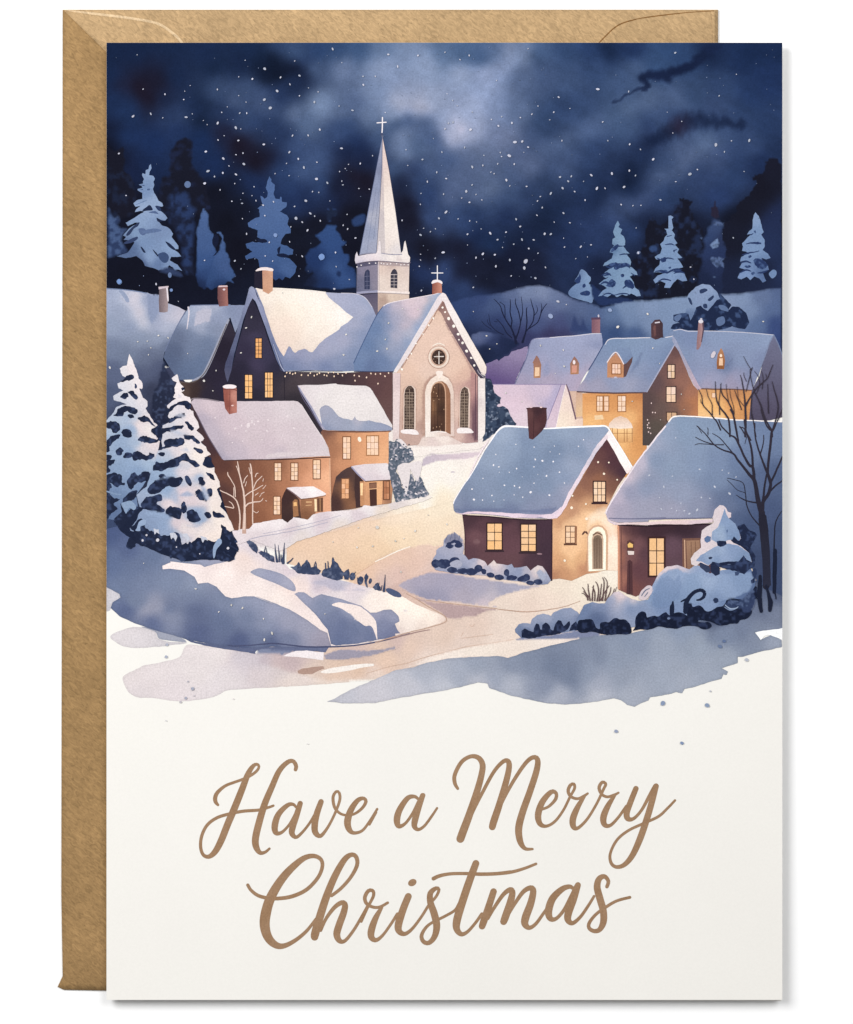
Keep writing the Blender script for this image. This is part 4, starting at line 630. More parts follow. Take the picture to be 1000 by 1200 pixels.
sp.add(t4('242,203 180,530 108,893 205,885 222,640 238,400'), M('445,180,140,148,182;440,210,134,144,180;434,240,142,150,184;428,270,140,150,184;424,292,150,158,190;440,290,156,160,188;438,250,166,168,190;444,200,120,128,164', r=4), h=2); sp.add(t4('241,203 236,400 222,640 204,888 260,888 252,640 247,400'), M('447.5,190,180,164,168;447,220,192,176,174;447,250,186,174,176;447,275,190,178,178;446,295,196,184,184;450,240,206,190,184', r=3), h=2); sp.add(t4('242,203 246,400 252,640 258,888 352,890 318,640 280,400'), M('451,190,214,190,184;452,210,226,206,196;455,230,232,216,206;460,255,236,222,212;463,280,236,222,214;455,285,228,212,204;467,292,220,210,210', r=4), h=2)
sp.lines([t4.st(s, .6) for s in ('241,205,4 237,400,5 224,640,5 206,880,5',)], (84, 92, 132)); sp.lines([t4.st('244,210,3 282,400,4 320,640,4 352,885,4', .7)], (60, 64, 96)); sp.lines([t4.st('240,210,3 178,535,4 108,890,4', .7)], (92, 104, 150)); sp.lines([t4.st(s, .5) for s in ('205,500,3 150,880,3', '225,500,3 190,800,3')], (120, 130, 168))
sp.add(t4('83,895 92,874 100,900 150,890 204,885 214,868 222,808 231,815 236,884 300,890 352,882 362,868 370,818 376,810 384,848 392,890 404,908 402,936 385,942 230,930 150,934 86,948 80,925'), M('420,302,206,206,222;430,302,214,210,222;442,300,226,220,226;448,302,222,210,208;460,303,234,222,216;475,303,238,226,220;470,307,212,196,194;425,308,186,184,208;440,307,204,196,208', r=3), h=1.8)
sp.lines([t4.st('108,893,5 160,884,5 204,884,4'), t4.st('236,884,4 300,892,5 356,890,5')], (140, 138, 166)); sp.lines([t4.st('86,946,4 150,934,4 230,930,4 390,942,4 402,936,3')], (110, 98, 122))
cr = sp.sub('cross'); cr.lines([t4.st(s) for s in ('242,88,6.5 241,150,7 239,180,6', '210,120,6 264,116,6')], (232, 232, 240)); cr.ell(*t4.one(239, 188), 1.6, 2, (70, 78, 112)); cr.lines([t4.st('240,196,6 241,206,5')], (120, 124, 156))
# nave roof
r_ = ch_.sub('roof', 'long nave roof with a cream moonlit patch')
nb = B6('1010,898 800,893 600,896 556,903 530,868 500,790 470,700 440,590 415,500 390,440 365,360 340,290 322,252 450,250 600,258 750,270 880,284')
r_.add(nb[::-1] + u4('0,706 80,702 75,650 130,550 175,440 215,370 190,310 150,255 90,232 0,228') if False else (B6('322,252 450,250 600,258 750,270 880,284') + [(400, 343.6)] + u4('90,232 150,255 190,310 215,370 175,440 130,550 75,650 80,702 0,706') + B6('800,893 600,896 556,903 530,868 500,790 470,700 440,590 415,500 390,440 365,360 340,290')),
  M("""385,346,168,172,202;400,348,164,168,200;415,346,158,164,198;430,352,150,160,196;425,365,164,168,200;415,380,160,164,196;432,375,136,150,190;420,395,146,156,192;405,400,160,162,194;395,410,156,160,192;380,410,158,160,192;365,418,150,154,188;350,415,148,150,186;340,415,144,150,188;345,425,124,136,178;370,428,126,138,180;400,425,130,144,184;410,432,112,130,174;340,432,104,120,166;380,433,110,126,172;333,425,112,126,170;415,415,122,140,182;425,395,122,140,184;325,405,112,124,168;318,385,122,130,172""", r=5), h=2.6)
r_.add(B6('335,254 450,250 600,258 750,270 878,285 905,325 945,360 1000,402') + u4('30,345 76,374 40,405 0,432') + B6('985,575 930,610 880,640 830,685 800,725 775,752 748,748 735,735 715,725 690,732 665,738 640,758 622,745 605,715 592,705 575,735 552,785 520,740 490,680 460,600 435,520 410,450 395,395 370,340'),
  M('305,345,238,220,206;315,350,240,226,212;335,345,244,232,218;360,350,246,234,222;380,352,246,234,224;400,372,246,236,228;390,380,244,232,220;370,385,242,228,214;350,365,244,230,214;325,365,240,222,204;318,380,234,212,194;335,380,238,216,198;345,395,236,214,196;330,400,232,208,192;365,400,238,220,206;380,390,242,226,212;312,362,226,208,196;355,410,232,212,198;370,372,246,232,218', r=5), sm=False, j=.4, edge=.05, h=2.6)
r_.lines([B6.st('335,254,5 450,250,5 600,257,5 750,268,5 880,283,5')], (250, 240, 228)); r_.lines([[(400, 343.6, .9), (417, 344.4, .9), (428, 349, .9), (436, 359.5, .8)]], (188, 192, 214)); r_.lines([B6.st('556,906,6 700,899,6 850,899,5 1010,900,5') ], (60, 64, 96), wob=.3)
vg = ch_.sub('bargeboard')
vg.add(B6('285,245 300,237 318,245 338,300 362,355 385,400 410,480 440,570 470,670 505,760 540,850 558,902 545,908 528,890 500,830 472,745 440,650 412,570 385,490 352,405 330,355 308,332 290,360 265,420 235,500 215,580 190,680 165,770 150,850 140,900 128,935 118,975 110,985 100,950 88,890 100,830 130,750 160,660 190,565 220,470 250,370'), M('296,338,142,150,186;290,350,118,128,168;280,375,106,116,154;272,400,88,96,134;266,425,70,74,108;264,435,80,82,114;302,350,144,150,188;308,370,136,142,182;315,390,118,128,170;322,410,100,112,156;330,430,86,98,142', r=4), j=.4, h=1.8)
vg.lines([B6.st('470,690,3 505,790,4 530,860,5 556,900,5')], (176, 184, 212)); vg.lines([B6.st('306,334,3 345,410,4 390,525,4 440,675,4 500,828,5 545,905,5')], (40, 38, 58))
chm = ch_.sub('chimney', 'tan chimney with one black side'); chm.add(B6('322,125 388,112 390,262 322,248'), (38, 35, 52), h=2); chm.add(B6('384,112 466,112 466,270 432,297 388,275'), M('310,320,182,130,106;318,318,206,152,120;316,330,196,144,114;314,342,190,136,106;318,340,206,154,124', r=3), h=2); chm.add(B6('328,118 350,98 385,88 440,92 468,100 466,118 400,112 340,120'), (232, 216, 214), sm=True, j=.3, h=1.6)
ls = ch_.sub('light_string')
rng = random.Random(5)
ls.dots([(*B6.one(u, v), .75, 1.1, rng.uniform(-.6, .6), (252, 222, 176)) for u, v in ((562, 940), (575, 912), (600, 915), (622, 922), (642, 915), (690, 930), (698, 945), (742, 932), (760, 915), (790, 935), (812, 925), (830, 915), (868, 930), (888, 935), (900, 912), (945, 940), (940, 910), (975, 920))] + [(*u4.one(u, v), .8, 1.1, rng.uniform(-.6, .6), (250, 220, 182)) for u, v in ((8, 730), (30, 715), (80, 730), (110, 735), (155, 742), (182, 718), (210, 722), (240, 720), (268, 735), (225, 780), (290, 715), (85, 762))])
# front gable
fw = ch_.sub('facade')
fw.add(u4('610,275 640,320 740,480 830,650 862,740 838,745 836,1138 760,1145 690,1130 560,1150 400,1160 350,1110 316,1050 318,720 362,690 420,590 500,450 560,350'),
  M('516,358,200,160,140;516,372,220,186,164;510,385,226,192,168;520,395,226,192,168;500,405,222,188,166;530,405,222,186,164;490,420,222,188,166;515,415,226,194,172;480,435,218,182,160;535,425,220,184,162;480,450,212,176,156;500,435,224,192,170;545,440,212,172,152;475,470,206,170,152;475,500,198,162,148;488,490,200,164,146;495,465,208,172,150;495,500,176,138,124;535,480,212,178,162;535,510,206,172,160;478,515,186,152,140;490,515,190,156,144;553,450,180,136,130;556,480,156,116,116;556,510,140,104,108;550,515,178,140,136', r=4), h=2.2)
fw.add(y8('5,60 78,60 75,240 68,700 5,720'), M('463,450,216,192,192;467,470,226,204,202;464,500,228,208,206;467,515,220,198,194', r=4), h=2, j=.2); fw.add(y8('760,20 800,40 835,75 835,720 800,735 770,650 760,300'), G(551, 470, (178, 130, 126), 560, 475, (118, 84, 94)), h=2, soft=1)
fw.add(y8('833,90 905,95 908,400 905,650 870,705 835,715'), M('562,445,234,220,216;566,465,240,228,222;563,490,236,222,216;566,510,240,228,222;561,470,222,206,204', r=3), h=2, j=.2); fw.lines([y8.st('80,70,5 76,300,5 68,690,5')], (176, 140, 130)); fw.lines([y8.st('812,60,6 815,700,7'), y8.st('834,90,5 834,710,6')], (88, 62, 78))
fw.add(x8('465,215 490,240 560,370 640,510 720,640 790,760 830,830 760,800 740,740 660,600 560,430 490,290'), G(520, 385, (150, 118, 118), 530, 382, (176, 138, 128)), soft=1.4, h=2)
# stone steps
st_ = ch_.sub('steps'); st_.add(y8('265,745 290,690 370,680 540,670 600,700 690,745 640,760 400,770 230,780'), M('500,515,230,208,198;520,514,240,222,212;535,517,224,200,192;510,521,222,200,194', r=3), j=.3, h=2); st_.add(y8('350,680 375,645 420,632 520,630 560,670 470,685'), (246, 232, 222), j=.3, h=2); st_.add(y8('190,790 260,765 450,765 650,745 720,755 960,725 860,800 400,850 240,880 150,860'), (242, 230, 222), j=.5, h=2, soft=.8)
# front roof
r_ = ch_.sub('roof', 'front roof with a rosy band')
r_.add(u4('604,222 622,228 615,255 580,300 520,395 440,520 380,620 335,703 240,706 160,704 80,702 75,650 105,590 140,520 180,430 222,350 252,310 290,287 350,275 420,262 500,248 560,236'),
  M("""420,425,100,126,174;430,405,96,124,174;440,385,98,126,176;445,365,104,128,176;452,358,140,148,188;465,356,184,172,192;480,352,206,184,190;495,350,204,184,190;505,350,176,178,202;512,348,150,168,202;508,360,128,154,196;500,372,140,160,200;485,365,204,180,188;475,380,190,174,192;465,375,160,160,190;455,380,122,140,182;450,400,114,138,182;465,395,170,166,192;480,390,172,174,198;490,385,136,158,200;480,405,134,154,194;465,415,136,150,188;470,425,118,142,184;450,425,100,124,172;435,430,92,114,162;460,405,152,158,188;425,415,106,130,176""", r=5), h=2.4)
r_.lines([u4.st('76,655,5 120,560,5 180,435,5 225,350,5 255,310,4')], (66, 92, 144)); r_.lines([u4.st('260,305,5 300,286,5 420,262,5 560,236,5 600,224,5')], (226, 216, 222)); r_.lines([u4.st('80,705,5 200,707,5 325,708,5')], (66, 72, 108))
vg = ch_.sub('bargeboard')
vg.add(x8('485,25 510,32 500,60 488,108 440,180 360,300 260,470 170,620 90,740 40,806 12,800 20,780 80,680 170,530 270,360 350,230 400,140 440,70'), M('518,345,236,222,222;512,352,228,214,218;500,375,228,216,218;485,400,226,214,216;470,425,226,212,214;464,433,236,224,222', r=4), h=1.8, j=.2)
vg.add(x8('490,25 520,40 560,110 620,215 700,360 780,500 850,620 900,710 918,750 915,810 900,830 870,820 840,760 780,650 700,510 610,345 540,215 500,115 486,105'), M('520,350,236,222,222;530,365,242,230,226;545,393,240,226,218;560,420,242,226,216;567,432,238,220,208', r=4), h=1.8, j=.2)
vg.add(x8('488,105 505,118 545,215 615,345 705,510 785,655 845,765 872,825 905,838 900,862 860,862 820,810 760,720 700,620 640,520 560,385 510,290 470,215 440,190'), M('519,357,140,102,96;523,365,156,120,112;530,378,132,102,104;540,395,112,88,98;550,412,100,80,94;560,432,72,62,80;565,440,66,60,80', r=3), h=1.6, j=.3)
vg.lines([x8.st(s) for s in ('488,110,5 430,215,7 350,350,7 270,470,7 190,600,7 110,730,6 78,775,5',)], (168, 124, 108), wob=1.2)
ls = ch_.sub('light_string')
ls.dots([(*x8.one(u, v), a, b, rng.uniform(-.8, .8), (254, 244, 232)) for u, v, a, b in ((490, 170, 1.2, 1.3), (515, 215, 1, 1.2), (550, 278, 1.8, 2.1), (600, 352, 1.9, 1.8), (642, 430, 1.7, 1.6), (650, 485, .9, .9), (685, 515, 1.5, 1.5), (725, 595, 1.8, 1.7), (770, 662, 1.5, 1.2), (775, 690, .9, .9), (800, 735, 1.3, 1.4), (93, 775, 1.2, 1.6), (400, 275, .9, 1.4), (355, 345, .8, 1.5), (300, 430, .7, 1.1), (230, 520, .8, 1.2), (185, 620, .8, 1.3), (150, 670, .6, 1))])
ls.lines([x8.st('830,780,7 845,810,8 870,830,9 890,850,8'), x8.st('845,770,4 862,800,4 885,812,5')], (160, 152, 164))
# openings
rw = ch_.sub('window', 'round window with a white cross')
for (rx, ry, c) in ((12.9, 13.4, (178, 136, 118)), (12.2, 12.7, (234, 212, 192)), (9.6, 10.2, (196, 156, 134)), (8.0, 8.8, (72, 52, 46))): rw.ell(*x8.one(452, 655), rx, ry, c, h=2)
rw.dots([(x8.one(452, 655)[0] + rng.uniform(-6, 6), x8.one(452, 655)[1] + rng.uniform(-6, 6), .8, .7, 0, (140, 110, 92)) for _ in range(16)]); rw.lines([x8.st('455,600,8 455,720,9'), x8.st('410,650,8 500,648,9')], (232, 218, 208)); rw.lines([x8.st('395,545,10 450,520,14 510,540,10')], (240, 222, 206))
dr = ch_.sub('door', 'arched brown church door in a pale stone surround')
dr.add(y8('290,700 288,220 310,150 360,90 430,60 480,58 550,95 590,160 605,260 610,690 560,690 540,200 330,220 320,690'), (176, 138, 122), j=.3, h=2, soft=.8); dr.add(y8('322,690 320,250 335,180 375,120 425,85 490,80 545,110 580,165 598,240 605,680 565,675 345,685'), M('500,450,238,218,202;505,480,238,222,210;502,505,244,230,220;530,455,226,202,186;530,480,212,184,170;530,505,222,196,184;515,442,240,220,204', r=3), h=2, j=.2)
dr.add(y8('372,640 375,260 385,200 415,155 450,140 490,140 530,170 555,215 568,270 570,660 530,640'), G(506, 480, (166, 116, 84), 528, 480, (150, 100, 74)), h=2); dr.add(y8('372,640 380,250 392,195 420,165 450,160 480,165 500,195 512,250 515,630'), M('508,460,108,72,52;508,480,140,96,66;507,495,104,70,54;507,505,84,56,46;516,460,86,58,46;517,480,72,50,42;517,500,80,54,44;512,452,104,74,60', r=3), h=1.6)
dr.lines([y8.st('380,240,7 395,185,8 430,155,8 452,148,9 480,155,8 510,195,8 520,300,8 520,635,8')], (206, 162, 132)); dr.dots([(*y8.one(rng.uniform(395, 505), rng.uniform(180, 620)), .5, .8, 0, (176, 136, 104)) for _ in range(12)]); dr.lines([y8.st('415,230,3 412,630,3'), y8.st('480,200,3 485,630,3'), y8.st('385,300,4 445,298,4 512,300,4'), y8.st('378,440,3 445,438,3 515,440,3')], (74, 50, 42)); dr.lines([y8.st('452,160,4 445,400,4 440,630,4')], (60, 42, 38)); dr.lines([y8.st('365,640,10 450,632,14 525,640,10')], (244, 230, 222))
dr.add(y8('420,50 440,38 490,40 495,60 478,100 455,110 435,85'), (246, 228, 216), j=.3, h=1.6)
for (p, s) in (('115,610 118,270 128,215 155,185 185,185 210,215 215,265 212,608', '85,620 150,608 225,615 255,645 245,662 100,650 85,640'), ('660,590 665,260 680,215 705,195 735,215 745,260 740,595', '630,612 660,595 750,598 785,625 785,645 640,650 632,640')):
    wn = ch_.sub('window', 'narrow arched leaded church window'); P_ = y8(p); cx = sum(q[0] for q in P_) / len(P_)
    wn.add([(cx + (q[0] - cx) * 1.55 + .3, q[1] - 1.5 if q[1] < 470 else q[1]) for q in P_], (178, 138, 120), j=.2, h=2, soft=.8); wn.add([(cx + (q[0] - cx) * 1.25 + .5, q[1] - .6 if q[1] < 470 else q[1]) for q in P_], (226, 200, 182), j=.2, h=2); wn.add(P_, mot((70, 54, 50), (110, 90, 78), 1.5, 1.5), j=.2, h=1.5)
    x0 = min(q[0] for q in P_); x1 = max(q[0] for q in P_); yb = max(q[1] for q in P_); yt = min(q[1] for q in P_)
    wn.lines([[(x0 + .8, yy, .5), (x1 - .8, yy, .5)] for yy in np.arange(yt + 8, yb - 2, 3.4)] + [[(cx, yt + 4, .6), (cx + .2, yb, .6)], [(cx - 3, yt + 9, .4), (cx - 3, yb, .4)], [(cx + 3, yt + 9, .4), (cx + 3, yb, .4)]], (156, 134, 116), wob=.5); wn.add(y8(s), (244, 232, 230), sm=True, j=.3, h=1.8)
sc = ch_.sub('chimney', 'little brick chimney on the gable'); sc.add(u4('557,160 614,160 616,228 590,226 556,236'), G(506, 335, (146, 80, 68), 518, 335, (196, 130, 108)), j=.2, h=1.6); sc.add(u4('553,170 560,150 590,145 615,155 618,172 590,160'), (238, 228, 230), sm=True, h=1.6)
cr = sc.sub('cross'); cr.lines([u4.st('588,60,5.5 588,146,6'), u4.st('553,104,5.5 622,104,5.5')], (238, 238, 244))
# ================================================================== PRINT: brick houses in front of the church
p5 = T(220, 440, 1000/180); L6 = T(330, 480, 20/3); k6 = T(340, 440, 1000/180)
BR = 'M'
hs = Ink('printed_house', label='printed brick house with a red chimney behind the bare white sapling'); hs.tone = (1.22, .95)
hs.add(p5('16,190 400,190 400,540 700,532 936,525 940,890 700,1000 240,1010 180,800 100,620 60,480 30,330'), M("""240,490,56,42,48;250,520,62,42,46;262,545,80,48,42;270,560,96,58,46;270,600,88,54,44;285,545,104,64,48;300,550,116,70,50;310,580,128,78,54;300,610,120,72,50;325,545,128,80,56;335,570,146,92,64;350,550,166,108,76;345,545,150,98,70;362,560,184,124,90;375,545,178,120,86;372,575,188,130,96;380,590,186,128,94;384,560,196,140,104;330,600,140,88,60;350,575,172,114,82;318,540,124,78,56;345,600,130,82,58;262,580,76,48,44""", r=5), h=2.2)
hs.tone = (1.04, .95)
hs.lines([p5.st('240,552,9 400,548,9 550,548,8 760,540,8 930,532,7')], (74, 48, 46), wob=.4); hs.lines([p5.st('925,540,5 932,880,5')], (206, 158, 124))
r_ = hs.sub('roof'); r_.tone = (.96, .9); r_.add(p5('18,175 45,150 120,152 200,165 240,172 320,168 450,167 560,167 690,165 718,170 742,190 790,265 830,330 870,395 910,450 940,490 957,505 950,526 850,527 760,532 700,538 620,540 500,546 380,546 235,552 215,535 180,470 120,372 60,245'), M("""228,470,196,182,200;245,475,206,192,206;235,490,186,170,192;270,500,204,190,206;250,510,190,176,196;300,480,214,200,210;330,475,218,206,214;345,480,220,208,214;300,510,206,194,208;340,505,210,198,210;370,515,214,202,212;270,530,196,182,200;310,528,204,190,206;350,525,212,200,210;385,530,218,208,214;262,535,176,162,188;330,534,196,184,202""", r=5), j=.35, h=2.4)
r_.lines([p5.st('22,158,8 45,150,9 120,154,9 205,168,7')], (136, 122, 132)); r_.add(p5('520,510 620,495 760,490 930,490 952,508 945,522 700,530 560,540 505,540'), (218, 208, 218), sm=True, soft=1.5, h=2); r_.lines([p5.st('60,250,5 125,380,6 185,480,6 225,545,5')], (112, 96, 122)); r_.lines([p5.st('742,192,4 830,332,4 912,452,4 955,505,4')], (236, 226, 232))
rf = random.Random(3)
r_.dots([(*p5.one(u, v), a, a * .7, rf.uniform(0, 3), (230, 222, 232)) for u, v, a in ((180, 275, 1.2), (310, 345, 1.6), (350, 325, 1.2), (395, 325, 3), (410, 345, 2), (460, 298, 1.3), (525, 290, 1.4), (650, 265, 1.7), (692, 343, 1.6), (518, 360, 1.5), (485, 418, 1), (360, 428, 1), (765, 443, 1.1), (690, 440, .8), (270, 380, 1), (292, 438, .9), (620, 390, .8), (600, 450, .7), (420, 300, 2), (380, 360, 1.2), (435, 318, 1.4))])
chm = hs.sub('chimney'); chm.add(p5('232,80 280,72 320,85 322,242 272,252 245,215 236,150'), M('264,462,150,78,66;266,475,140,72,62;270,484,156,86,74;275,465,186,120,104;275,480,178,108,94', r=2.5), j=.2, h=1.8); chm.ell(*p5.one(274, 73), 8.2, 2.6, (232, 218, 220)); chm.lines([p5.st('276,90,4 274,248,4')], (128, 66, 60)); chm.lines([p5.st('234,92,6 276,88,6 320,96,6')], (120, 62, 58)); chm.dots([(*p5.one(292, 196), 1.6, .9, 0, (214, 176, 168))])
for x0, y0, x1, y1 in ((568, 572, 608, 682), (675, 572, 716, 680), (820, 552, 862, 670), (562, 790, 602, 904)): window(hs, *p5.one(x0, y0), *p5.one(x1, y1), 2, 4, (128, 78, 52), (250, 220, 150), bar=.4)
po = hs.sub('porch'); po.add(L6('20,650 40,615 80,640 140,700 155,850 150,870 85,885 45,890 0,860 0,700'), M('336,585,66,44,44;342,600,70,48,46;350,595,96,64,50;338,610,64,44,44', r=3), j=.3, h=2); po.add(L6('150,700 250,690 325,685 325,800 270,800 250,830 210,860 155,850'), M('355,592,150,98,66;365,588,166,108,72;360,605,130,82,56;375,590,150,98,68', r=3), j=.2, h=2); po.add(L6('88,720 105,700 125,705 135,830 92,840'), (158, 104, 66), j=.3, h=1.6); po.add(L6('95,725 120,722 122,752 96,755'), (226, 168, 100), h=1.6); po.add(L6('258,700 275,700 278,795 260,795'), (252, 220, 156), j=.2, h=1.6); po.add(L6('280,695 325,690 325,795 282,798'), (110, 70, 52), h=1.6); po.lines([L6.st('302,695,5 303,795,5')], (190, 136, 90)); po.lines([L6.st('195,722,8 235,722,7'), L6.st('190,750,4 235,745,4')], (220, 170, 116), wob=.4)
pr = po.sub('roof') if False else po; pr.add(L6('40,612 85,605 250,601 290,620 348,655 345,668 250,685 155,698 130,688'), M('345,575,226,214,218;365,573,240,230,228;375,578,234,222,222;358,582,222,210,214', r=3), j=.3, h=2); pr.lines([L6.st('42,618,8 95,655,9 150,698,8')], (120, 92, 96)); pr.lines([L6.st('155,700,5 250,690,5 345,672,4')], (104, 70, 56))
hs = Ink('printed_house', label='printed orange brick house with a snowy porch and round arched doorway'); hs.tone = (1.10, .95)
hs.add(k6('215,352 330,362 480,364 655,360 642,375 642,560 640,835 480,852 270,888 264,540 250,470 200,370'), M("""380,508,120,76,60;390,515,150,96,68;388,530,156,100,70;400,512,180,118,80;415,510,192,128,86;430,515,202,138,94;445,510,204,140,96;450,530,212,150,104;425,535,200,136,92;405,545,186,122,84;392,560,166,106,74;390,580,150,94,66;400,595,112,70,54;430,545,204,142,98;452,545,214,152,106;440,590,190,130,88;385,500,84,58,56""", r=5), h=2.2)
hs.lines([k6.st('225,362,9 330,366,8 480,368,8 655,362,7')], (110, 70, 56), wob=.4)
r_ = hs.sub('roof'); r_.tone = (.97, .95); r_.add(k6('48,66 90,62 180,62 300,52 310,58 400,64 495,68 520,80 540,105 600,210 640,280 667,325 666,358 580,361 480,362 360,360 250,358 215,352 190,310 130,200 90,140'), M("""352,454,222,214,220;370,455,232,222,224;400,452,238,228,226;425,455,234,224,224;380,470,234,224,222;410,470,238,228,226;430,475,238,228,226;440,485,236,226,224;400,485,236,226,224;450,493,232,222,222;365,470,226,216,220""", r=5), j=.3, h=2.4)
r_.add(k6('192,222 205,205 228,193 250,198 275,215 300,245 320,268 350,280 380,285 405,293 415,280 422,265 432,285 450,295 490,297 515,292 560,305 590,308 640,325 666,340 666,358 480,362 360,360 250,357 215,350 200,270'), M('380,485,166,168,196;390,495,162,168,198;385,502,138,150,188;410,500,158,166,196;430,502,150,162,196;455,503,150,160,196;420,495,178,178,202', r=4), j=.4, h=2.2, edge=.06); r_.lines([k6.st('60,82,9 95,140,10 140,210,12 190,300,12 225,350,10')], (160, 158, 194)); r_.lines([k6.st('50,68,5 85,150,5 135,225,5 185,310,6 212,352,5')], (104, 96, 134))
window(hs, *k6.one(347, 402), *k6.one(392, 542), 2, 4, (134, 84, 54), (252, 220, 150), bar=.45); window(hs, *k6.one(502, 396), *k6.one(574, 517), 3, 3, (160, 104, 64), (253, 224, 156), bar=.45)
po = hs.sub('porch', 'round arched doorway with a brown front'); po.add(k6('270,885 268,800 285,720 300,660 330,630 370,602 400,592 430,625 470,680 480,852 400,870'), M('392,590,72,48,46;400,560,70,52,54;392,555,84,60,56;410,580,124,80,56;415,590,130,84,58;405,570,120,78,56;422,580,74,50,46;424,565,56,44,48', r=3), j=.4, h=2); window(po, *k6.one(338, 675), *k6.one(382, 800), 2, 4, (130, 84, 58), (214, 152, 92), (244, 196, 140), bar=.4); po.add(k6('425,640 455,660 480,690 480,850 430,862 420,740'), (66, 46, 46), j=.3, h=1.8)
po.add(k6('455,690 480,690 482,850 458,850'), (178, 120, 78), h=1.6); po.add(k6('458,700 476,700 472,780 460,780'), (238, 190, 130), j=.3, h=1.5); po.add(k6('482,690 680,676 668,740 660,832 490,850'), M('430,566,196,136,90;445,568,200,138,92;458,572,172,116,80;440,585,190,130,88;456,585,150,102,76', r=3), h=2); po.add(k6('560,688 600,684 598,838 562,842'), (212, 152, 102), h=1.6)
dr = po.sub('door') if False else hs.sub('door'); dr.add(k6('516,700 564,696 566,845 522,852'), (74, 46, 42), j=.2, h=1.6); dr.add(k6('520,704 562,700 562,732 520,736'), (132, 88, 66), h=1.5); dr.lines([k6.st('516,740,5 566,736,5')], (216, 160, 112)); window(hs, *k6.one(612, 690), *k6.one(645, 805), 2, 3, (110, 70, 50), (166, 106, 66), (206, 146, 96), bar=.4)
pr = hs.sub('roof', 'snowy porch roof'); pr.tone = (.98, .95); pr.add(k6('398,592 430,585 480,577 560,574 632,571 665,600 693,630 686,678 600,680 490,687 460,660'), M('415,546,214,208,222;430,550,226,216,222;450,548,236,226,228;460,555,228,218,224;430,560,212,206,220;445,562,216,208,220', r=3), j=.3, h=2); pr.lines([k6.st('402,597,9 445,645,9 488,685,8')], (160, 154, 190)); pr.lines([k6.st('490,690,6 590,684,6 688,680,5')], (112, 76, 60))
hs.ell(*k6.one(453, 416), 2.1, 3.1, (246, 220, 190), -.3)
# snow fringe below the left houses
bank = Ink('printed_snow_bank', label='printed white snow bank along the foot of the brick houses')
bank.add([(268, 640), (280, 620)] + T(220, 440, 1000/180)('400,1000 430,965 500,950 560,940 620,935 650,960 690,925 730,930 780,940 820,905 870,890 930,885') + k6('270,885 330,880 420,875 460,865 480,845 530,850 590,855 650,835 700,815 800,795 900,780 930,790 880,815 760,850 640,885 500,925 400,960 330,985') + f5('420,148 340,172 280,212 240,230 180,205 80,165 60,175'),
   M('300,615,232,224,228;330,612,236,228,230;360,605,238,228,228;300,628,214,206,214;340,620,206,198,210;380,608,204,196,210;400,600,230,222,226;430,595,236,226,226;420,605,206,198,210;460,590,222,208,206;490,583,240,228,220;350,628,226,212,208;310,640,216,206,212;450,600,232,214,200;325,645,222,212,214;400,618,230,214,206', r=4), j=.9, h=2.2, jf=3)
bank.lines([f5.st(s, .8) for s in ('60,160,6 150,140,6 280,118,5 400,92,5 520,60,5', '140,128,4 300,95,4 450,60,4 600,20,3')], (176, 170, 192), wob=.8)
# ================================================================== PRINT: shrubs by the houses
t = Ink('printed_shrub', label='printed snow dusted shrub at the corner of the orange brick house')
t.add(k6('645,425 680,432 695,414 722,420 745,442 765,470 800,490 808,545 775,568 725,574 700,600 690,625 705,650 722,690 730,730 765,752 772,662 792,640 812,690 838,636 850,660 868,700 885,740 907,772 880,790 800,802 740,815 690,828 672,760 660,700 640,600'), mot(M('460,520,92,104,122;470,530,84,98,118;475,540,96,108,128;465,550,88,100,120;462,570,84,96,116;470,585,92,106,126;485,575,84,98,120;495,580,96,108,130', r=4), (186, 182, 196), 1.7, 1.7, .55, .68, 4), j=1.1, jf=2.2, h=1.3)
for p in ('690,425 720,412 750,440 770,478 740,465 715,438', '700,590 770,572 782,640 765,752 740,740 715,660', '775,575 850,560 858,600 830,690 812,665 790,620'): t.add(k6(p), (228, 216, 216), sm=True, j=.6, h=1.6)
t.dots([(*k6.one(u, v), 1.4, 1, .3, (236, 228, 230)) for u, v in ((660, 545), (690, 520), (720, 470), (785, 500), (755, 765), (820, 770), (870, 760), (735, 812), (710, 520))]); t.dots([(*k6.one(random.uniform(650, 790), random.uniform(440, 560)), 1.2, .7, random.uniform(0, 3), (60, 72, 94)) for _ in range(46)] + [(*k6.one(random.uniform(690, 880), random.uniform(700, 800)), 1.2, .7, random.uniform(0, 3), (62, 74, 98)) for _ in range(46)])
# ================================================================== PRINT: front cottages
r5 = T(500, 480, 1200/220); s5 = T(620, 480, 5); z5 = T(760, 480, 5)
hs = Ink('printed_house', label='printed front cottage with a dark brick side, glowing gable and arched white door'); hs.tone = (1.07, 1.05)
hs.add(s5('455,172 500,245 575,372 520,450 440,610 480,650 526,682 526,945 440,942 400,955 340,962 250,1003 180,990 128,996 128,640 160,635 220,560 270,470 330,370 400,240'), M("""711,520,84,52,58;705,535,96,62,62;720,540,78,50,58;730,553,72,48,58;695,550,118,78,68;688,565,134,90,74;680,580,150,102,78;700,565,140,92,70;718,570,120,80,66;705,592,176,126,92;690,592,190,140,102;672,600,176,128,98;660,610,186,136,100;710,600,214,166,124;695,606,232,190,146;685,612,226,180,134;716,612,242,206,164;720,640,244,224,196;715,665,240,218,188;680,640,220,170,124;660,640,206,156,112;650,660,196,144,104;670,660,212,164,118;685,655,206,156,112;688,668,178,124,92;660,672,184,132,96;650,675,164,114,86;648,630,206,158,118""", r=5), h=2.2)
hs.add(s5('330,620 400,570 450,560 500,620 524,690 524,930 470,938 465,740 440,690 405,676 370,690 345,740 330,700'), (246, 226, 200), soft=8, a=.55, h=2)
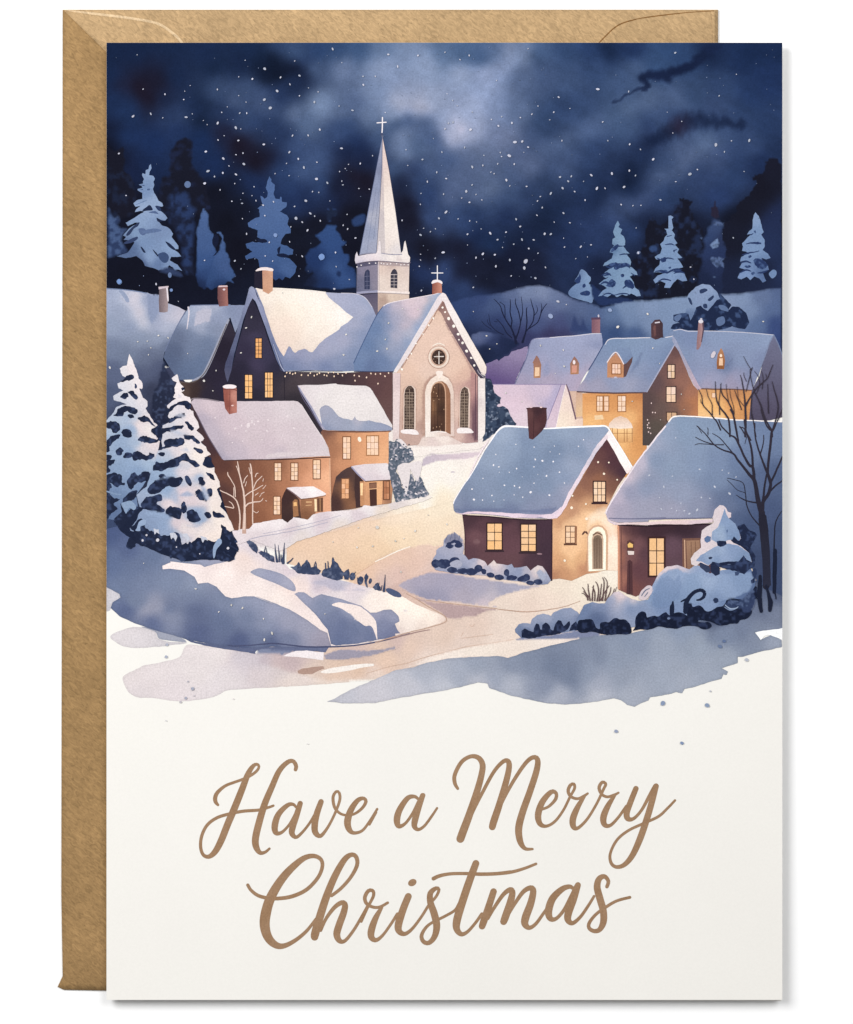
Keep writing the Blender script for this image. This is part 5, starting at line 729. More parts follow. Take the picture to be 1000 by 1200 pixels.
hs.add(s5('190,640 280,600 340,640 330,820 260,900 170,850 160,720'), (232, 186, 138), soft=8, a=.6, h=2.2)
hs.add(r5('232,672 300,675 400,680 540,694 640,700 800,700 806,800 804,1095 700,1090 500,1020 300,1000 245,935 248,800'), M("""548,612,72,50,58;555,606,70,48,56;560,630,106,72,78;550,645,88,60,68;565,618,86,58,66;595,620,92,62,70;600,640,98,66,74;598,655,96,66,72;640,620,70,50,62;640,650,66,48,60;645,670,64,46,58;620,612,64,46,54;570,655,94,64,70;630,660,76,54,64;590,608,66,46,54""", r=4), h=2.2)
hs.lines([r5.st('232,674,8 300,680,8 400,684,8 540,698,8 640,704,8 800,704,7')], (50, 34, 42), wob=.4); hs.lines([r5.st('232,675,5 246,800,6 245,930,6')], (70, 46, 54)); hs.lines([r5.st('802,704,8 800,850,8 800,1000,8 797,1090,7')], (60, 40, 50))
hs.ell(*r5.one(320, 845), 5, 4, (118, 86, 90), soft=2); hs.add(s5('345,720 360,700 370,690 345,800 350,940 320,950 335,850'), (176, 126, 96), soft=1.2, h=1.6); hs.lines([s5.st('315,730,10 330,715,12 345,730,9')], (96, 64, 56)); hs.add(s5('380,335 395,290 415,300 400,330'), (110, 66, 64), soft=2, h=2)
window(hs, *r5.one(390, 730), *r5.one(480, 893), 2, 3, (58, 38, 40), (250, 200, 112), (254, 222, 144), fw=1.5, bar=.8, sill=(62, 44, 52)); window(hs, *r5.one(606, 736), *r5.one(697, 903), 2, 4, (62, 42, 44), (252, 206, 122), (254, 226, 156), fw=1.6, bar=.9, sill=(64, 46, 54)); hs.dots([(*r5.one(722, 922), 3.2, 1.1, .05, (140, 110, 118))])
window(hs, *s5.one(381, 424), *s5.one(446, 538), 3, 3, (70, 44, 44), (252, 222, 148), (254, 236, 180), fw=1.5, bar=.7, sill=(62, 40, 46)); window(hs, *s5.one(218, 686), *s5.one(268, 780), 2, 3, (120, 80, 60), (252, 216, 140), (254, 232, 172), fw=1.2, bar=.7, sill=(104, 66, 52)); hs.add(s5('268,680 282,684 280,790 270,788'), (142, 96, 70), h=1.6)
dr = hs.sub('door', 'arched front door in a white surround'); dr.add(s5('343,948 340,740 352,705 378,680 405,674 432,682 455,706 464,740 462,940 430,945'), (196, 154, 124), h=1.8, j=.2); dr.add(s5('350,948 347,745 358,712 380,692 405,686 428,692 446,712 452,745 450,940'), M('690,640,244,226,200;692,660,248,234,212;708,640,252,240,216;708,660,250,238,216;701,620,248,230,202', r=3), h=1.8, j=.2)
dr.add(s5('371,936 369,760 375,735 388,718 402,712 418,716 432,735 437,760 434,936'), (188, 156, 132), h=1.6); dr.add(s5('376,932 375,765 382,744 400,734 418,738 428,760 430,930'), G(698, 630, (122, 100, 84), 700, 662, (150, 126, 106)), j=.2, h=1.6); dr.lines([s5.st(f'{u},{750 + abs(u - 402) // 2},5 {u},930,5') for u in (386, 395, 404, 414, 423)], (108, 84, 70), wob=.3); dr.lines([s5.st('376,735,7 400,722,8 428,735,7')], (110, 80, 64))
r_ = hs.sub('roof'); r_.tone = (1.12, .70)
r_.add(s5('430,140 458,112 470,125 540,235 606,340 600,358 575,377 540,320 500,245 470,195 455,172 430,195'), M('711,508,232,212,214;722,525,236,216,212;735,545,240,220,214;738,552,232,208,204', r=3), j=.25, h=2)
r_.add(r5('172,610 170,590 180,575 240,480 270,440 320,360 370,270 410,205 450,148 478,120 500,112 560,114 650,120 700,122') + s5('100,113 200,108 300,102 420,98 450,100 470,112 462,130 430,170 400,205 350,300 300,385 250,470 225,510 205,560 180,610 165,632 130,638 0,636') + r5('540,690 520,685 400,672 300,665 230,667 190,660 176,645'),
  M("""545,570,104,126,170;535,590,110,128,172;560,560,110,134,178;575,535,122,146,188;590,510,128,152,192;600,520,116,142,186;620,520,102,130,178;640,510,112,138,182;660,505,120,146,188;690,505,116,142,186;700,510,124,146,188;680,530,108,134,180;650,530,98,126,174;620,550,98,126,174;600,565,102,130,176;580,580,108,132,176;610,580,108,130,174;640,570,104,130,176;660,560,112,136,182;675,545,124,144,186;640,590,116,132,176;620,595,112,126,172;560,590,108,130,174;645,600,106,116,164;600,603,92,110,162;560,601,90,108,160;545,599,92,108,160;655,590,124,134,176;690,525,130,146,188;665,575,140,144,182;535,600,98,112,160""", r=5), j=.25, h=2.5)
r_.add(r5('175,628 230,634 300,630 400,624 500,630 600,640 700,635 800,628 840,610 820,650 760,668 650,662 540,660 400,655 300,650 220,655 178,645'), G(540, 595, (88, 106, 160), 650, 600, (98, 112, 166)), sm=False, soft=1.2, h=2); r_.add(r5('185,658 230,664 260,654 320,650 400,655 480,658 540,662 650,668 740,672 800,668 840,640 862,620 850,650 820,690 790,698 730,688 690,694 620,690 545,692 520,682 400,670 300,662 225,670'), M('540,601,206,170,190;570,601,212,176,190;600,604,206,176,194;630,606,188,160,186;645,605,206,178,194;652,598,200,176,196', r=3), j=.5, h=2)
r_.lines([r5.st('172,600,6 182,572,6 240,478,6 270,438,6 320,355,6 370,262,6 415,195,7 450,143,9 485,112,12 520,106,12 600,110,11 690,116,9')], (232, 222, 228)); r_.lines([s5.st('40,112,5 110,111,7 200,106,9 300,101,10 400,97,10 455,100,9 490,150,8 550,245,8 606,338,7')], (246, 234, 230)); r_.lines([r5.st('400,190,4 370,235,9 330,300,8 290,390,6 275,425,4')], (222, 198, 206), wob=1)
r_.add(s5('455,148 462,165 455,176 400,245 350,330 320,380 280,450 250,500 222,560 190,610 165,637 130,640 165,610 200,560 230,490 290,390 350,285 400,205 430,170'), M('705,515,206,190,208;695,530,190,180,206;680,555,200,182,202;668,575,216,186,196;655,605,216,182,194;650,607,206,176,192', r=3), j=.6, h=2)
chm = hs.sub('chimney'); chm.add(n6('386,790 450,785 536,790 540,880 528,930 500,970 470,1000 430,1035 400,1025 392,900'), M('622,485,96,62,62;628,500,88,56,58;635,490,76,46,50;637,505,70,44,50;620,510,84,52,56;628,483,60,40,46', r=3), j=.2, h=1.8); chm.lines([n6.st('384,792,10 455,784,9 536,790,9')], (70, 44, 48)); chm.dots([(*n6.one(495, 782), 1.6, .8, 0, (226, 196, 190)), (*n6.one(415, 783), 2, .6, 0, (200, 170, 172))]); chm.lines([n6.st('440,800,4 435,1020,4')], (60, 38, 44))
fl = random.Random(11)
r_.dots([(*r5.one(u, v), s / 10 * .95, s / 10 * .75, fl.uniform(0, 3), (206, 212, 228)) for u, v, s in ((443, 287, 9), (428, 355, 12), (462, 366, 11), (361, 440, 8), (576, 377, 11), (529, 401, 8), (498, 484, 11), (562, 488, 11), (595, 498, 12), (665, 528, 17), (785, 547, 13), (695, 318, 12), (741, 327, 15), (810, 332, 12), (767, 424, 13), (850, 400, 11), (687, 366, 9), (687, 470, 9), (615, 560, 9), (418, 549, 10), (303, 575, 15), (291, 508, 12), (358, 578, 9), (571, 222, 8), (688, 240, 8), (817, 233, 7), (850, 284, 7), (465, 400, 5), (560, 545, 7), (612, 430, 5), (712, 415, 5), (430, 585, 7), (495, 578, 6), (790, 270, 6))] + [(*s5.one(u, v), .9, .7, 1, (200, 206, 224)) for u, v in ((320, 177), (290, 215), (178, 260), (148, 213), (208, 430))])
hs.dots([(*s5.one(u, v), a, a, 0, (248, 226, 196)) for u, v, a in ((440, 376, 1.4), (517, 411, 1), (250, 575, 1.8), (255, 505, 1.2), (338, 640, 1.8), (210, 885, 1.5), (405, 308, 1.2), (468, 310, 1), (334, 553, 1.2))])
t = Ink('printed_hedge', label='printed low hedge under snow along the front cottage wall')
t.add(r5('30,985 45,950 62,925 62,900 80,882 108,870 110,832 148,795 160,800 180,783 200,800 232,830 240,885 232,920 250,935 268,962 300,950 340,955 370,968 390,1000 405,985 430,962 448,985 490,990 520,995 545,985 560,1010 600,1008 640,1000 665,1030 690,1010 710,995 740,1002 770,1040 795,1090 775,1115 700,1122 600,1100 480,1085 380,1060 250,1055 140,1040 60,1025'), M("""515,655,150,156,190;520,645,166,168,196;530,630,150,150,180;540,642,178,178,202;550,655,160,164,196;555,660,176,176,202;565,660,214,196,200;570,668,176,172,196;580,660,226,206,202;590,668,190,182,198;600,668,150,160,194;610,672,140,152,190;620,672,176,174,196;630,668,224,206,202;640,675,160,166,196;640,685,120,132,172;600,675,130,142,182;545,668,130,140,178""", r=3), j=.5, h=1.8)
t.add(r5('110,840 150,795 180,785 230,835 235,870 170,850 130,870'), (130, 130, 160), sm=True, soft=1.5, h=1.8)
for u, v, a, b in ((60, 985, 30, 27), (110, 985, 45, 30), (180, 965, 32, 22), (165, 1025, 32, 20), (230, 1032, 34, 18), (285, 1036, 40, 22), (330, 1016, 26, 26), (366, 1035, 16, 18), (205, 868, 26, 16), (150, 872, 24, 14), (410, 1057, 26, 16), (465, 1072, 32, 18), (512, 1042, 18, 24), (545, 1075, 36, 16), (620, 1082, 40, 20), (640, 1070, 20, 20), (662, 1106, 26, 14), (712, 1100, 28, 17)): t.ell(*r5.one(u, v), a / 5.45, b / 5.45, mot((46, 56, 94), (66, 78, 116), 3, 3, .5, .7), .1 * math.sin(u), j=1.0, jf=2.5, h=1.8)
t.add(r5('122,878 132,852 158,842 178,832 205,838 226,855 234,872 205,866 178,850 150,862'), (48, 58, 96), j=.9, jf=2.5, h=1.6)
t.lines([r5.st(p) for p in ('118,845,8 130,815,6 140,800,3', '150,832,8 158,808,6 160,795,3', '182,828,8 180,800,6 178,784,3', '205,835,8 210,815,5 212,805,3')], (112, 116, 152), wob=.6)
t.add(r5('150,980 200,960 230,985 210,1010 165,1005'), (168, 170, 196), sm=True, j=.4, h=1.8); t.add(r5('700,1040 730,1020 765,1060 750,1100 720,1080'), (164, 172, 200), sm=True, soft=1, h=1.8)
# right cottage
hs = Ink('printed_house', label='printed front cottage at the right card edge with a wide blue snow roof'); hs.tone = (1.12, 1.0)
hs.add(s5('520,670 700,680 800,676') + z5('100,672 230,672 380,668 400,1000 200,1050 0,1060') + s5('625,1095 570,1075 525,1055'), M("""727,625,150,98,84;727,650,140,88,74;728,680,146,92,78;735,620,92,60,62;745,618,74,48,54;745,640,106,70,74;748,670,92,58,64;755,620,62,42,50;740,690,110,66,64;755,650,84,56,64;770,622,60,40,48;785,618,58,40,48;790,640,92,66,78;800,620,54,38,48;810,650,80,56,66;830,630,70,52,64;795,670,90,66,76;740,650,112,74,74""", r=4), h=2.2)
hs.lines([s5.st('523,680,10 526,800,10 526,1050,10')], (190, 128, 98)); hs.lines([s5.st('540,690,4 545,1060,4')], (96, 60, 58)); hs.lines([s5.st('525,676,9 700,684,9 800,680,9'), z5.st('0,678,9 200,676,9 380,670,8')], (46, 32, 40))
window(hs, *s5.one(706, 755), *z5.one(90, 972), 2, 3, (66, 40, 42), (250, 206, 122), (252, 216, 140), fw=2.2, bar=1.0); dr = hs.sub('door', 'plain brown door'); dr.add(z5('198,755 305,752 310,945 200,940'), (112, 76, 64), h=2); dr.add(z5('222,768 300,765 305,945 228,935'), G(805, 635, (146, 108, 84), 820, 665, (126, 92, 74)), h=2); dr.lines([z5.st('250,775,4 252,935,4'), z5.st('275,775,4 278,935,4')], (112, 78, 62)); dr.lines([z5.st('212,765,6 215,935,6')], (186, 146, 116))
sl = hs.sub('door', 'slim plank door under a small lit sign'); sl.add(s5('572,1080 578,890 590,880 606,892 608,1085'), (78, 48, 52), j=.2, h=1.8); sl.lines([s5.st('590,900,3 590,1080,3')], (56, 36, 42)); lp = hs.sub('lamp'); lp.tone = (1.0, 1.0); lp.add(s5('574,850 575,772 592,762 615,775 614,850'), (98, 62, 60), h=1.6); lp.add(s5('578,790 590,778 610,790 608,808 580,808'), (240, 190, 100), h=1.5); lp.add(s5('578,828 616,830 615,850 582,850'), (232, 214, 206), j=.2, h=1.5)
r_ = hs.sub('roof'); r_.tone = (1.06, .78)
r_.add(s5('450,608 455,585 480,540 520,480 560,415 600,348 650,280 700,218 760,140 800,92') + z5('128,60 140,46 170,42 240,42 300,48 360,50 420,56 500,62 600,66 700,70 800,72 800,1100 640,1020 560,800 440,640 380,636 200,640 0,646') + s5('700,656 600,660 520,662 480,650 460,635'),
  M("""715,600,182,160,186;725,600,158,150,184;720,585,180,162,190;735,560,196,176,196;750,540,184,170,196;740,575,136,140,180;760,520,146,156,192;780,500,128,150,192;770,540,116,140,184;800,500,116,146,190;820,510,118,146,190;850,510,112,142,188;760,570,124,140,182;790,550,122,146,188;820,540,116,142,188;800,580,130,144,184;760,595,148,148,182;790,598,146,146,180;820,595,128,138,178;840,560,104,130,178;850,590,86,108,158;840,540,106,132,182;870,540,92,120,174;890,520,96,124,178;910,510,92,120,174;900,560,74,98,152;870,580,76,102,156;860,610,66,90,142;880,620,58,80,130;900,600,62,84,136;912,560,66,90,142;912,620,56,76,124;890,660,52,70,116;910,680,52,72,120;860,640,50,70,118;840,603,112,120,164""", r=6), j=.3, h=2.6)
r_.add(s5('452,612 458,632 480,652 520,664 600,662 700,658 800,652') + z5('100,650 250,648 370,644 380,640 376,660 250,672 100,672 0,668') + s5('800,668 700,676 600,672 500,676 478,662 462,650'), M('715,608,206,182,194;730,613,226,192,192;760,612,222,190,190;790,611,220,186,186;820,611,206,176,186', r=3), j=.5, h=2); r_.lines([s5.st('470,636,5 600,640,6 800,634,6'), z5.st('0,638,6 150,638,7 380,634,6')], (104, 104, 150))
r_.lines([s5.st('452,606,8 458,585,8 482,540,8 520,480,8 560,418,8 605,350,8 650,285,8 700,222,9 760,145,9 800,97,9') ], (232, 214, 222), wob=.8); r_.lines([z5.st('118,70,8 140,46,8 170,39,8 200,38,7 300,43,7 420,52,7 500,60,7 600,64,6 700,68,6 780,72,6')], (246, 232, 226), wob=.6)
r_.dots([(*z5.one(u, v), a, a * .6, fl.uniform(0, 3), (176, 190, 216)) for u, v, a in ((90, 452, 1.4), (75, 582, 1.2), (135, 578, 1), (210, 593, 1.2), (240, 610, 1.6), (285, 588, 1.8), (388, 452, 1.6), (475, 492, 1.8), (310, 515, 1.2), (300, 350, 1.4), (432, 355, 1), (165, 592, .9), (140, 390, 1), (65, 515, 1), (470, 372, 1), (513, 395, 1), (190, 548, .9), (360, 520, 1), (5, 385, 1.4), (160, 165, 1))])
# ================================================================== PRINT: foreground plants on the right
t = Ink('printed_dry_grass', label='printed tuft of dry dark stems by the right cottage corner')
t.lines([s5.st(s) for s in ('345,1115,9 340,1090,7 325,1060,5 312,1040,3', '358,1118,8 350,1070,7 345,1022,4', '370,1118,9 372,1080,7 378,1030,5', '385,1118,8 385,1070,7 372,1038,4', '400,1120,9 408,1060,7 402,1030,6 390,1008,4', '412,1120,9 420,1070,7 425,1020,4', '430,1118,10 438,1060,8 440,1010,6 432,985,4', '445,1118,9 455,1060,7 458,1010,5 440,982,3', '455,1116,8 475,1070,6 480,1040,4', '465,1112,8 490,1080,6 500,1050,4', '470,1110,7 505,1090,5 525,1065,3', '340,1100,6 325,1080,5 310,1075,3', '420,1118,7 445,1070,5 470,1030,3', '480,1100,5 500,1075,4 515,1040,3', '360,1110,6 335,1080,5 318,1065,3')], (100, 74, 76), wob=.8)
t = Ink('printed_hedge', label='printed dark hedge with rounded snow caps beside the path')
t.add(g4('690,462 676,455 720,440 860,430 1000,405 1100,395 1100,440 1000,452 860,458'), (124, 134, 174), soft=1.5, h=2)
t.add(g4('684,420 683,405 698,382 720,374 745,376 758,380 765,355 790,338 820,330 845,333 858,342 870,325 900,310 930,302 955,300 985,320 1010,350 1080,380 1080,420 1000,410 900,425 760,448 715,450'), M('606,738,112,130,172;615,732,140,152,188;612,742,96,112,156;630,725,146,158,192;640,722,152,162,194;635,735,118,134,174;655,725,130,146,184;665,718,140,154,190;672,716,146,158,194;680,725,118,134,176;690,735,104,120,166;655,735,110,128,170', r=3), j=.6, h=1.8)
t.add(g4('716,445 714,415 730,402 750,412 772,420 776,395 786,378 800,382 805,408 815,408 816,385 832,373 850,385 855,405 868,412 880,380 892,360 908,366 920,392 935,375 948,366 952,385 940,408 900,428 820,440 750,452'), mot((32, 40, 68), (54, 66, 104), 3, 3, .5, .7), j=.7, jf=3, h=1.8); t.add(g4('958,385 985,362 1010,352 1060,380 1060,412 1010,412 970,410 945,415'), mot((32, 40, 68), (54, 66, 104), 3, 3, .5, .7), j=.7, jf=3, h=1.8)
t = Ink('printed_hedge', label='printed long dark hedge under snow in front of the right cottage')
t.add(h4('-20,200 0,160 20,122 60,106 90,112 120,112 140,85 165,58 190,54 215,72 250,92 290,100 330,95 345,70') + PX('764,688 772,672 782,664 794,662 808,667 815,662 824,664 832,672 846,668 864,667 880,666 886,678 884,692 886,704 880,716 860,724 800,730 740,735 700,738') + h4('0,250'), M("""685,715,104,126,172;690,708,112,134,178;700,705,150,156,192;705,710,112,132,176;715,702,150,160,196;722,696,224,206,210;730,700,222,206,212;735,706,150,162,198;745,703,214,202,210;750,710,120,144,190;740,712,112,136,182;765,700,124,152,198;768,685,140,164,206;775,672,206,198,212;785,668,224,208,214;795,670,196,192,212;780,685,130,158,204;795,690,124,152,200;800,680,134,160,206;820,675,140,164,208;840,685,140,164,208;860,680,116,144,192;830,700,130,156,202;850,705,104,132,182;810,712,118,144,192;780,710,112,138,186;870,700,84,110,162;880,680,84,110,162;700,722,84,104,150""", r=5), j=.8, h=2.2)
t.add(h4('285,85 300,50 330,25 350,30 350,60 320,95 295,95'), (206, 196, 206), sm=True, j=.5, h=1.8); t.lines([h4.st('300,75,5 318,50,6 338,40,4'), h4.st('315,80,4 330,60,5')], (110, 120, 150))
dk = mot((25, 32, 56), (44, 56, 92), 4, 4, .52, .68)
for p in ('-10,200 20,192 55,190 70,215 78,232 95,238 98,212 120,202 140,206 160,188 178,184 195,192 218,190 240,210 249,235 248,258 215,264 180,263 140,266 100,262 60,250 20,257 -10,248',
          '258,246 270,225 268,192 282,162 300,152 320,158 328,180 345,176 365,172 380,178 400,165 420,155 436,170 470,158 500,160 522,172 512,145 508,120 492,106 508,90 530,65 555,45 580,37 602,52 618,84 600,98 580,102 564,96 580,84 602,76 590,62 572,62 552,85 545,106 550,130 575,122 595,128 612,150 640,148 672,130 700,122 715,95 724,78 732,88 760,92 800,88 830,60 858,30 864,70 855,98 832,120 838,158 812,186 780,196 770,210 735,212 700,220 672,218 640,202 600,196 575,200 600,205 630,206 642,222 630,236 598,238 572,226 540,222 500,226 470,236 430,232 380,226 350,238 320,241 285,240'):
    t.add(h4(p), dk, sm=True, j=.6, jf=3, h=1.9)
t.lines([h4.st('445,165,16 446,130,16 455,105,10')], (26, 33, 58)); t.ell(*h4.one(660, 98), 3.6, 3.2, (40, 54, 90), j=.4); t.add(h4('700,128 740,140 770,128 772,118 760,140 730,148'), (110, 134, 176), sm=True, h=1.6); t.ell(*h4.one(735, 125), 7, 4, (52, 68, 106), .1, j=1, h=1.8); t.dots([(*h4.one(432, 186), 2, 1.4, 0, (104, 124, 166))])
t.add(h4('790,100 830,80 860,75 850,130 820,160 790,150'), (50, 64, 104), sm=True, j=.8, soft=1, h=1.8)
for p in ('780,-20 800,-40 815,-30 800,0 790,20', '830,-20 850,-60 862,-40 850,10 835,15'): t.add(h4(p), (44, 58, 96), sm=True, j=.5, h=1.8)
t = Ink('printed_fir_tree', label='printed small fir heavy with snow at the right cottage')
W9 = T(703, 551, 1000/235)
t.add(z5('20,1060 60,975 110,935 170,925 235,958 300,945 350,980 440,960 520,950 600,945 625,1000 590,1070 500,1110 380,1130 250,1140 100,1140'), M('775,690,126,154,200;790,680,142,166,208;810,690,130,158,202;830,680,148,172,212;850,690,136,162,206;870,680,124,152,198;800,700,120,148,194;840,700,118,144,190', r=5), j=1.0, jf=4, soft=2, h=2)
t.add(W9('300,540 340,520 372,545 400,508 412,575 395,640 340,680 290,690 255,680 262,610'), G(785, 672, (124, 150, 196), 780, 705, (108, 136, 184)), j=.7, soft=1.5, h=2, a=.8)
DKF = mot((33, 42, 72), (54, 70, 112), 4, 4, .5, .68)
t.add(W9('690,275 720,268 748,300 775,308 785,325 768,350 752,385 776,430 772,480 745,492 720,520 690,508 640,494 595,482 540,470 520,440 640,380'), DKF, j=.9, jf=3, h=1.8)
t.add(W9('490,458 520,458 545,480 552,505 532,510 500,482'), (54, 66, 98), j=.6, jf=2.5, h=1.6); t.add(W9('552,478 575,468 600,488 597,518 577,528 556,508'), (38, 48, 80), j=.6, jf=2.5, h=1.6)
t.add(W9('598,174 615,176 630,190 638,208 656,212 654,234 642,240 676,266 692,302 704,340 690,362 662,346 648,344 668,362 702,378 745,414 758,458 732,446 716,424 698,466 640,470 600,464 562,456 542,476 502,460 480,478 457,470 454,442 470,414 505,386 502,358 508,302 526,286 568,262 562,236 574,196'), M('846,600,220,206,212;840,612,222,206,210;850,606,206,198,212;826,635,224,206,210;822,650,222,206,210;814,655,222,208,210;835,632,216,204,210', r=3), j=.5, jf=3, h=1.8)
t.add(W9('622,192 630,215 642,240 676,266 692,302 703,340 690,360 662,346 640,348 620,358 582,360 556,346 560,308 588,286 600,258'), M('850,606,128,156,202;845,620,146,172,210;842,630,152,176,212;855,622,122,150,196;862,632,116,146,194;840,634,134,160,204', r=3), j=.6, jf=3, h=1.8)
t.add(W9('600,372 640,366 690,374 745,414 757,457 732,446 716,424 698,466 640,470 600,464 562,456 542,474 505,456 480,452 502,424 545,400 570,384'), M('830,652,142,166,206;845,645,146,170,210;860,645,128,154,200;870,655,118,146,192;850,655,138,162,206;822,656,128,154,200;840,658,124,152,198', r=3), j=.6, jf=3, h=1.8)
t.add(W9('688,470 600,468 598,462 640,455 690,455 712,432 722,440 712,470'), DKF, j=.6, jf=2.5, h=1.6)
for p, c in (('584,354 598,350 612,353 628,355 632,368 616,380 600,382 586,376', DKF), ('521,340 536,327 554,333 553,354 534,362 523,354', (86, 116, 170)), ('540,436 552,431 563,435 556,444 544,444', (42, 54, 88)), ('630,300 638,294 640,306 633,314', (84, 110, 160)), ('668,330 660,350 690,366 705,345 690,352', DKF), ('672,508 700,505 690,525 675,526', (60, 78, 120)), ('752,550 770,535 772,560 758,566', DKF)):
    t.add(W9(p), c, j=.5, jf=2.2, h=1.5)
t.lines([W9.st('428,705,26 432,660,24 448,630,20 475,606,18 505,598,18 522,612,18 518,632,16 500,645,12 484,648,8'), W9.st('440,640,14 420,648,10 405,655,6'), W9.st('360,712,20 362,680,18 364,656,8')], (30, 39, 66), wob=.8)
t.ell(*W9.one(578, 648), 3.2, 2.7, (40, 54, 90), j=.4); t.add(W9('630,655 650,640 690,650 720,630 760,590 775,600 770,640 740,680 690,690 650,680'), mot((46, 60, 98), (76, 96, 140), 3, 3), j=.8, jf=3, soft=1, h=1.8); t.lines([W9.st('625,672,4 650,690,6 680,688,5 690,680,3')], (150, 172, 206))
t = Ink('printed_bare_tree', label='printed tall bare tree at the right card edge')
TR = [z5.st(s) for s in ('690,1035,40 690,900,40 682,750,40 668,650,40 664,600,36', '664,610,30 638,520,26 620,425,22 604,340,17 560,350,1', '712,1000,18 690,800,20')][:1] + [z5.st(s) for s in ('664,612,30 640,520,26 622,420,22 590,380,17 555,335,14 520,290,12 495,257,10 430,235,8 385,205,7 340,150,6 285,95,4', '385,205,6 330,188,5 275,162,4', '440,206,6 380,205,5 300,200,4 272,206,3', '350,150,4 348,110,3', '495,257,8 468,225,6 420,168,5 375,140,4', '620,420,18 612,340,16 590,325,15 555,262,12 530,205,12 508,165,11 475,145,8 430,100,8 412,60,7', '612,350,13 606,250,12 590,180,10 570,120,9 560,60,8', '575,160,4 565,200,3', '665,600,26 672,540,20 700,500,19 712,460,18 715,420,16 692,360,14 668,300,11 640,220,9 625,150,8 622,80,7', '655,260,7 672,200,6 676,150,5', '715,430,16 700,370,13 706,280,14 718,170,14 724,120,13', '715,430,12 742,375,11 765,320,10 785,275,9', '712,480,11 745,445,9 785,415,7', '668,560,14 680,450,11 692,380,9', '650,678,8 605,625,6 575,560,6 568,490,5 555,432,4 510,412,4 460,402,3', '568,487,4 520,470,3 480,430,3 460,412,3', '632,545,9 580,536,7 545,520,6 515,500,3', '780,595,4 745,660,6 738,740,7 735,820,8', '715,120,10 690,90,8 660,0,6', '530,205,9 505,60,8 480,0,7', '600,180,8 560,110,6 545,105,6 535,98,5')] + \
     [q6.st(s, 1.0) for s in ('570,1010,13 562,890,14 530,830,13 490,780,12 465,720,9 458,640,6 455,580,4', '498,960,12 470,900,11 440,860,10 400,810,9 360,765,8 350,700,6 325,640,4', '432,850,8 428,760,6 400,700,5 385,640,4', '360,765,5 345,745,4 340,720,3', '690,1010,16 692,900,16 690,780,14 682,690,10 665,580,7 652,530,4', '692,770,13 740,685,10 780,630,10 830,585,9 865,550,7 885,500,6 905,450,4', '695,660,6 718,570,6 735,500,7 745,470,5', '738,482,9 728,490,9', '735,485,4 705,440,4 675,382,3', '700,580,5 682,540,4 678,510,3', '900,1010,17 895,960,15 870,920,13 840,860,12 812,770,10 780,700,8 755,640,6 735,560,5 725,500,3', '900,970,15 925,890,11 945,800,10 940,730,9 920,660,7 898,580,4', '910,960,10 945,880,8 970,820,7 980,790,5', '872,830,8 868,720,7 866,600,4', '628,1010,13 605,890,12 585,800,11 550,730,9 510,680,8 495,600,4', '600,870,7 600,790,5 575,700,4 568,640,3', '490,840,8 485,740,6 495,650,5 500,590,3', '660,800,8 640,740,6 605,650,4', '690,780,5 640,720,4 625,620,3', '820,640,5 830,560,4 815,500,3', '770,690,5 800,610,5 790,540,4 760,500,3', '740,860,6 735,760,5 745,680,4', '772,1010,10 750,880,8 735,800,6 742,720,4', '560,740,5 545,660,4 540,600,3', '860,560,4 850,520,3', '350,985,5 330,950,4 308,925,3', '395,990,4 398,960,4 392,940,3', '690,1000,10 660,950,8 645,935,6')]
t.lines(TR, G(880, 420, (64, 54, 66), 890, 640, (38, 38, 54)), wob=.7, caps=7)
t.add(z5('664,600 690,620 700,700 712,850 716,1030 672,1035 668,900 655,740 645,640'), G(890, 610, (40, 40, 56), 898, 680, (44, 46, 66)), j=.5, h=2)
fp = Ink('printed_fence_post', label='printed dark leaning posts below the tall bare tree')
fp.lines([z5.st(s) for s in ('655,975,18 652,1040,26 650,1100,28 660,1180,20', '690,1030,12 705,1090,18 715,1130,28 710,1175,20', '742,825,22 740,940,24 738,1070,20', '740,1060,8 748,1110,6')], (30, 36, 58), wob=1)
# ================================================================== PRINT: foreground plants on the left
gr = Ink('printed_bank_grass', label='printed slate blue weeds poking through the crest of the left snow bank', stuff=True)
GC = mot((56, 68, 102), (92, 104, 138), 3, 3, .5, .7)
for p in ('45,172 62,163 78,172 100,190 112,215 108,245 85,228 62,200', '112,236 130,228 155,232 185,250 205,262 212,295 175,285 140,262', '300,322 322,318 342,308 352,290 365,320 380,300 400,278 415,300 425,322 448,318 452,290 462,330 482,345 472,365 430,366 385,364 345,358', '482,365 495,338 515,330 540,325 545,285 552,262 562,285 580,300 598,335 612,350 610,392 575,402 520,386 495,378', '612,360 628,342 645,332 648,360 645,400 620,396', '735,375 750,358 760,375 752,410 755,445 740,425', '785,440 800,420 815,412 830,440 825,462 800,455'): gr.add(f5(p), GC, j=1.0, jf=2.2, h=1.7)
for u, v, a, b in ((666, 378, 18, 22), (712, 402, 18, 26), (770, 405, 10, 18), (520, 355, 22, 22)): gr.ell(*f5.one(u, v), a / 5, b / 5, GC, .2, j=.7, h=1.7)
gr.ell(*f5.one(908, 474), 10, 3.6, (78, 92, 132), .45, j=.5, h=1.7)
gr.lines([f5.st(s) for s in ('225,290,14 218,250,9 212,188,4', '238,290,10 236,240,7 232,195,3', '260,298,18 264,240,10 268,182,4', '250,290,8 248,250,5', '285,300,10 305,285,8 318,270,5', '180,270,10 165,240,6 160,210,3', '145,250,8 152,220,5 158,200,3', '100,220,8 95,195,5', '510,340,8 508,300,6', '525,335,8 522,290,5', '440,325,6 450,290,4', '850,462,16 855,420,8 858,368,3', '815,450,8 822,415,4', '670,370,6 685,350,3', '400,330,8 395,290,5', '345,330,6 352,300,4', '832,458,8 840,430,4', '700,410,6 695,385,4')], (60, 72, 106), wob=.5)
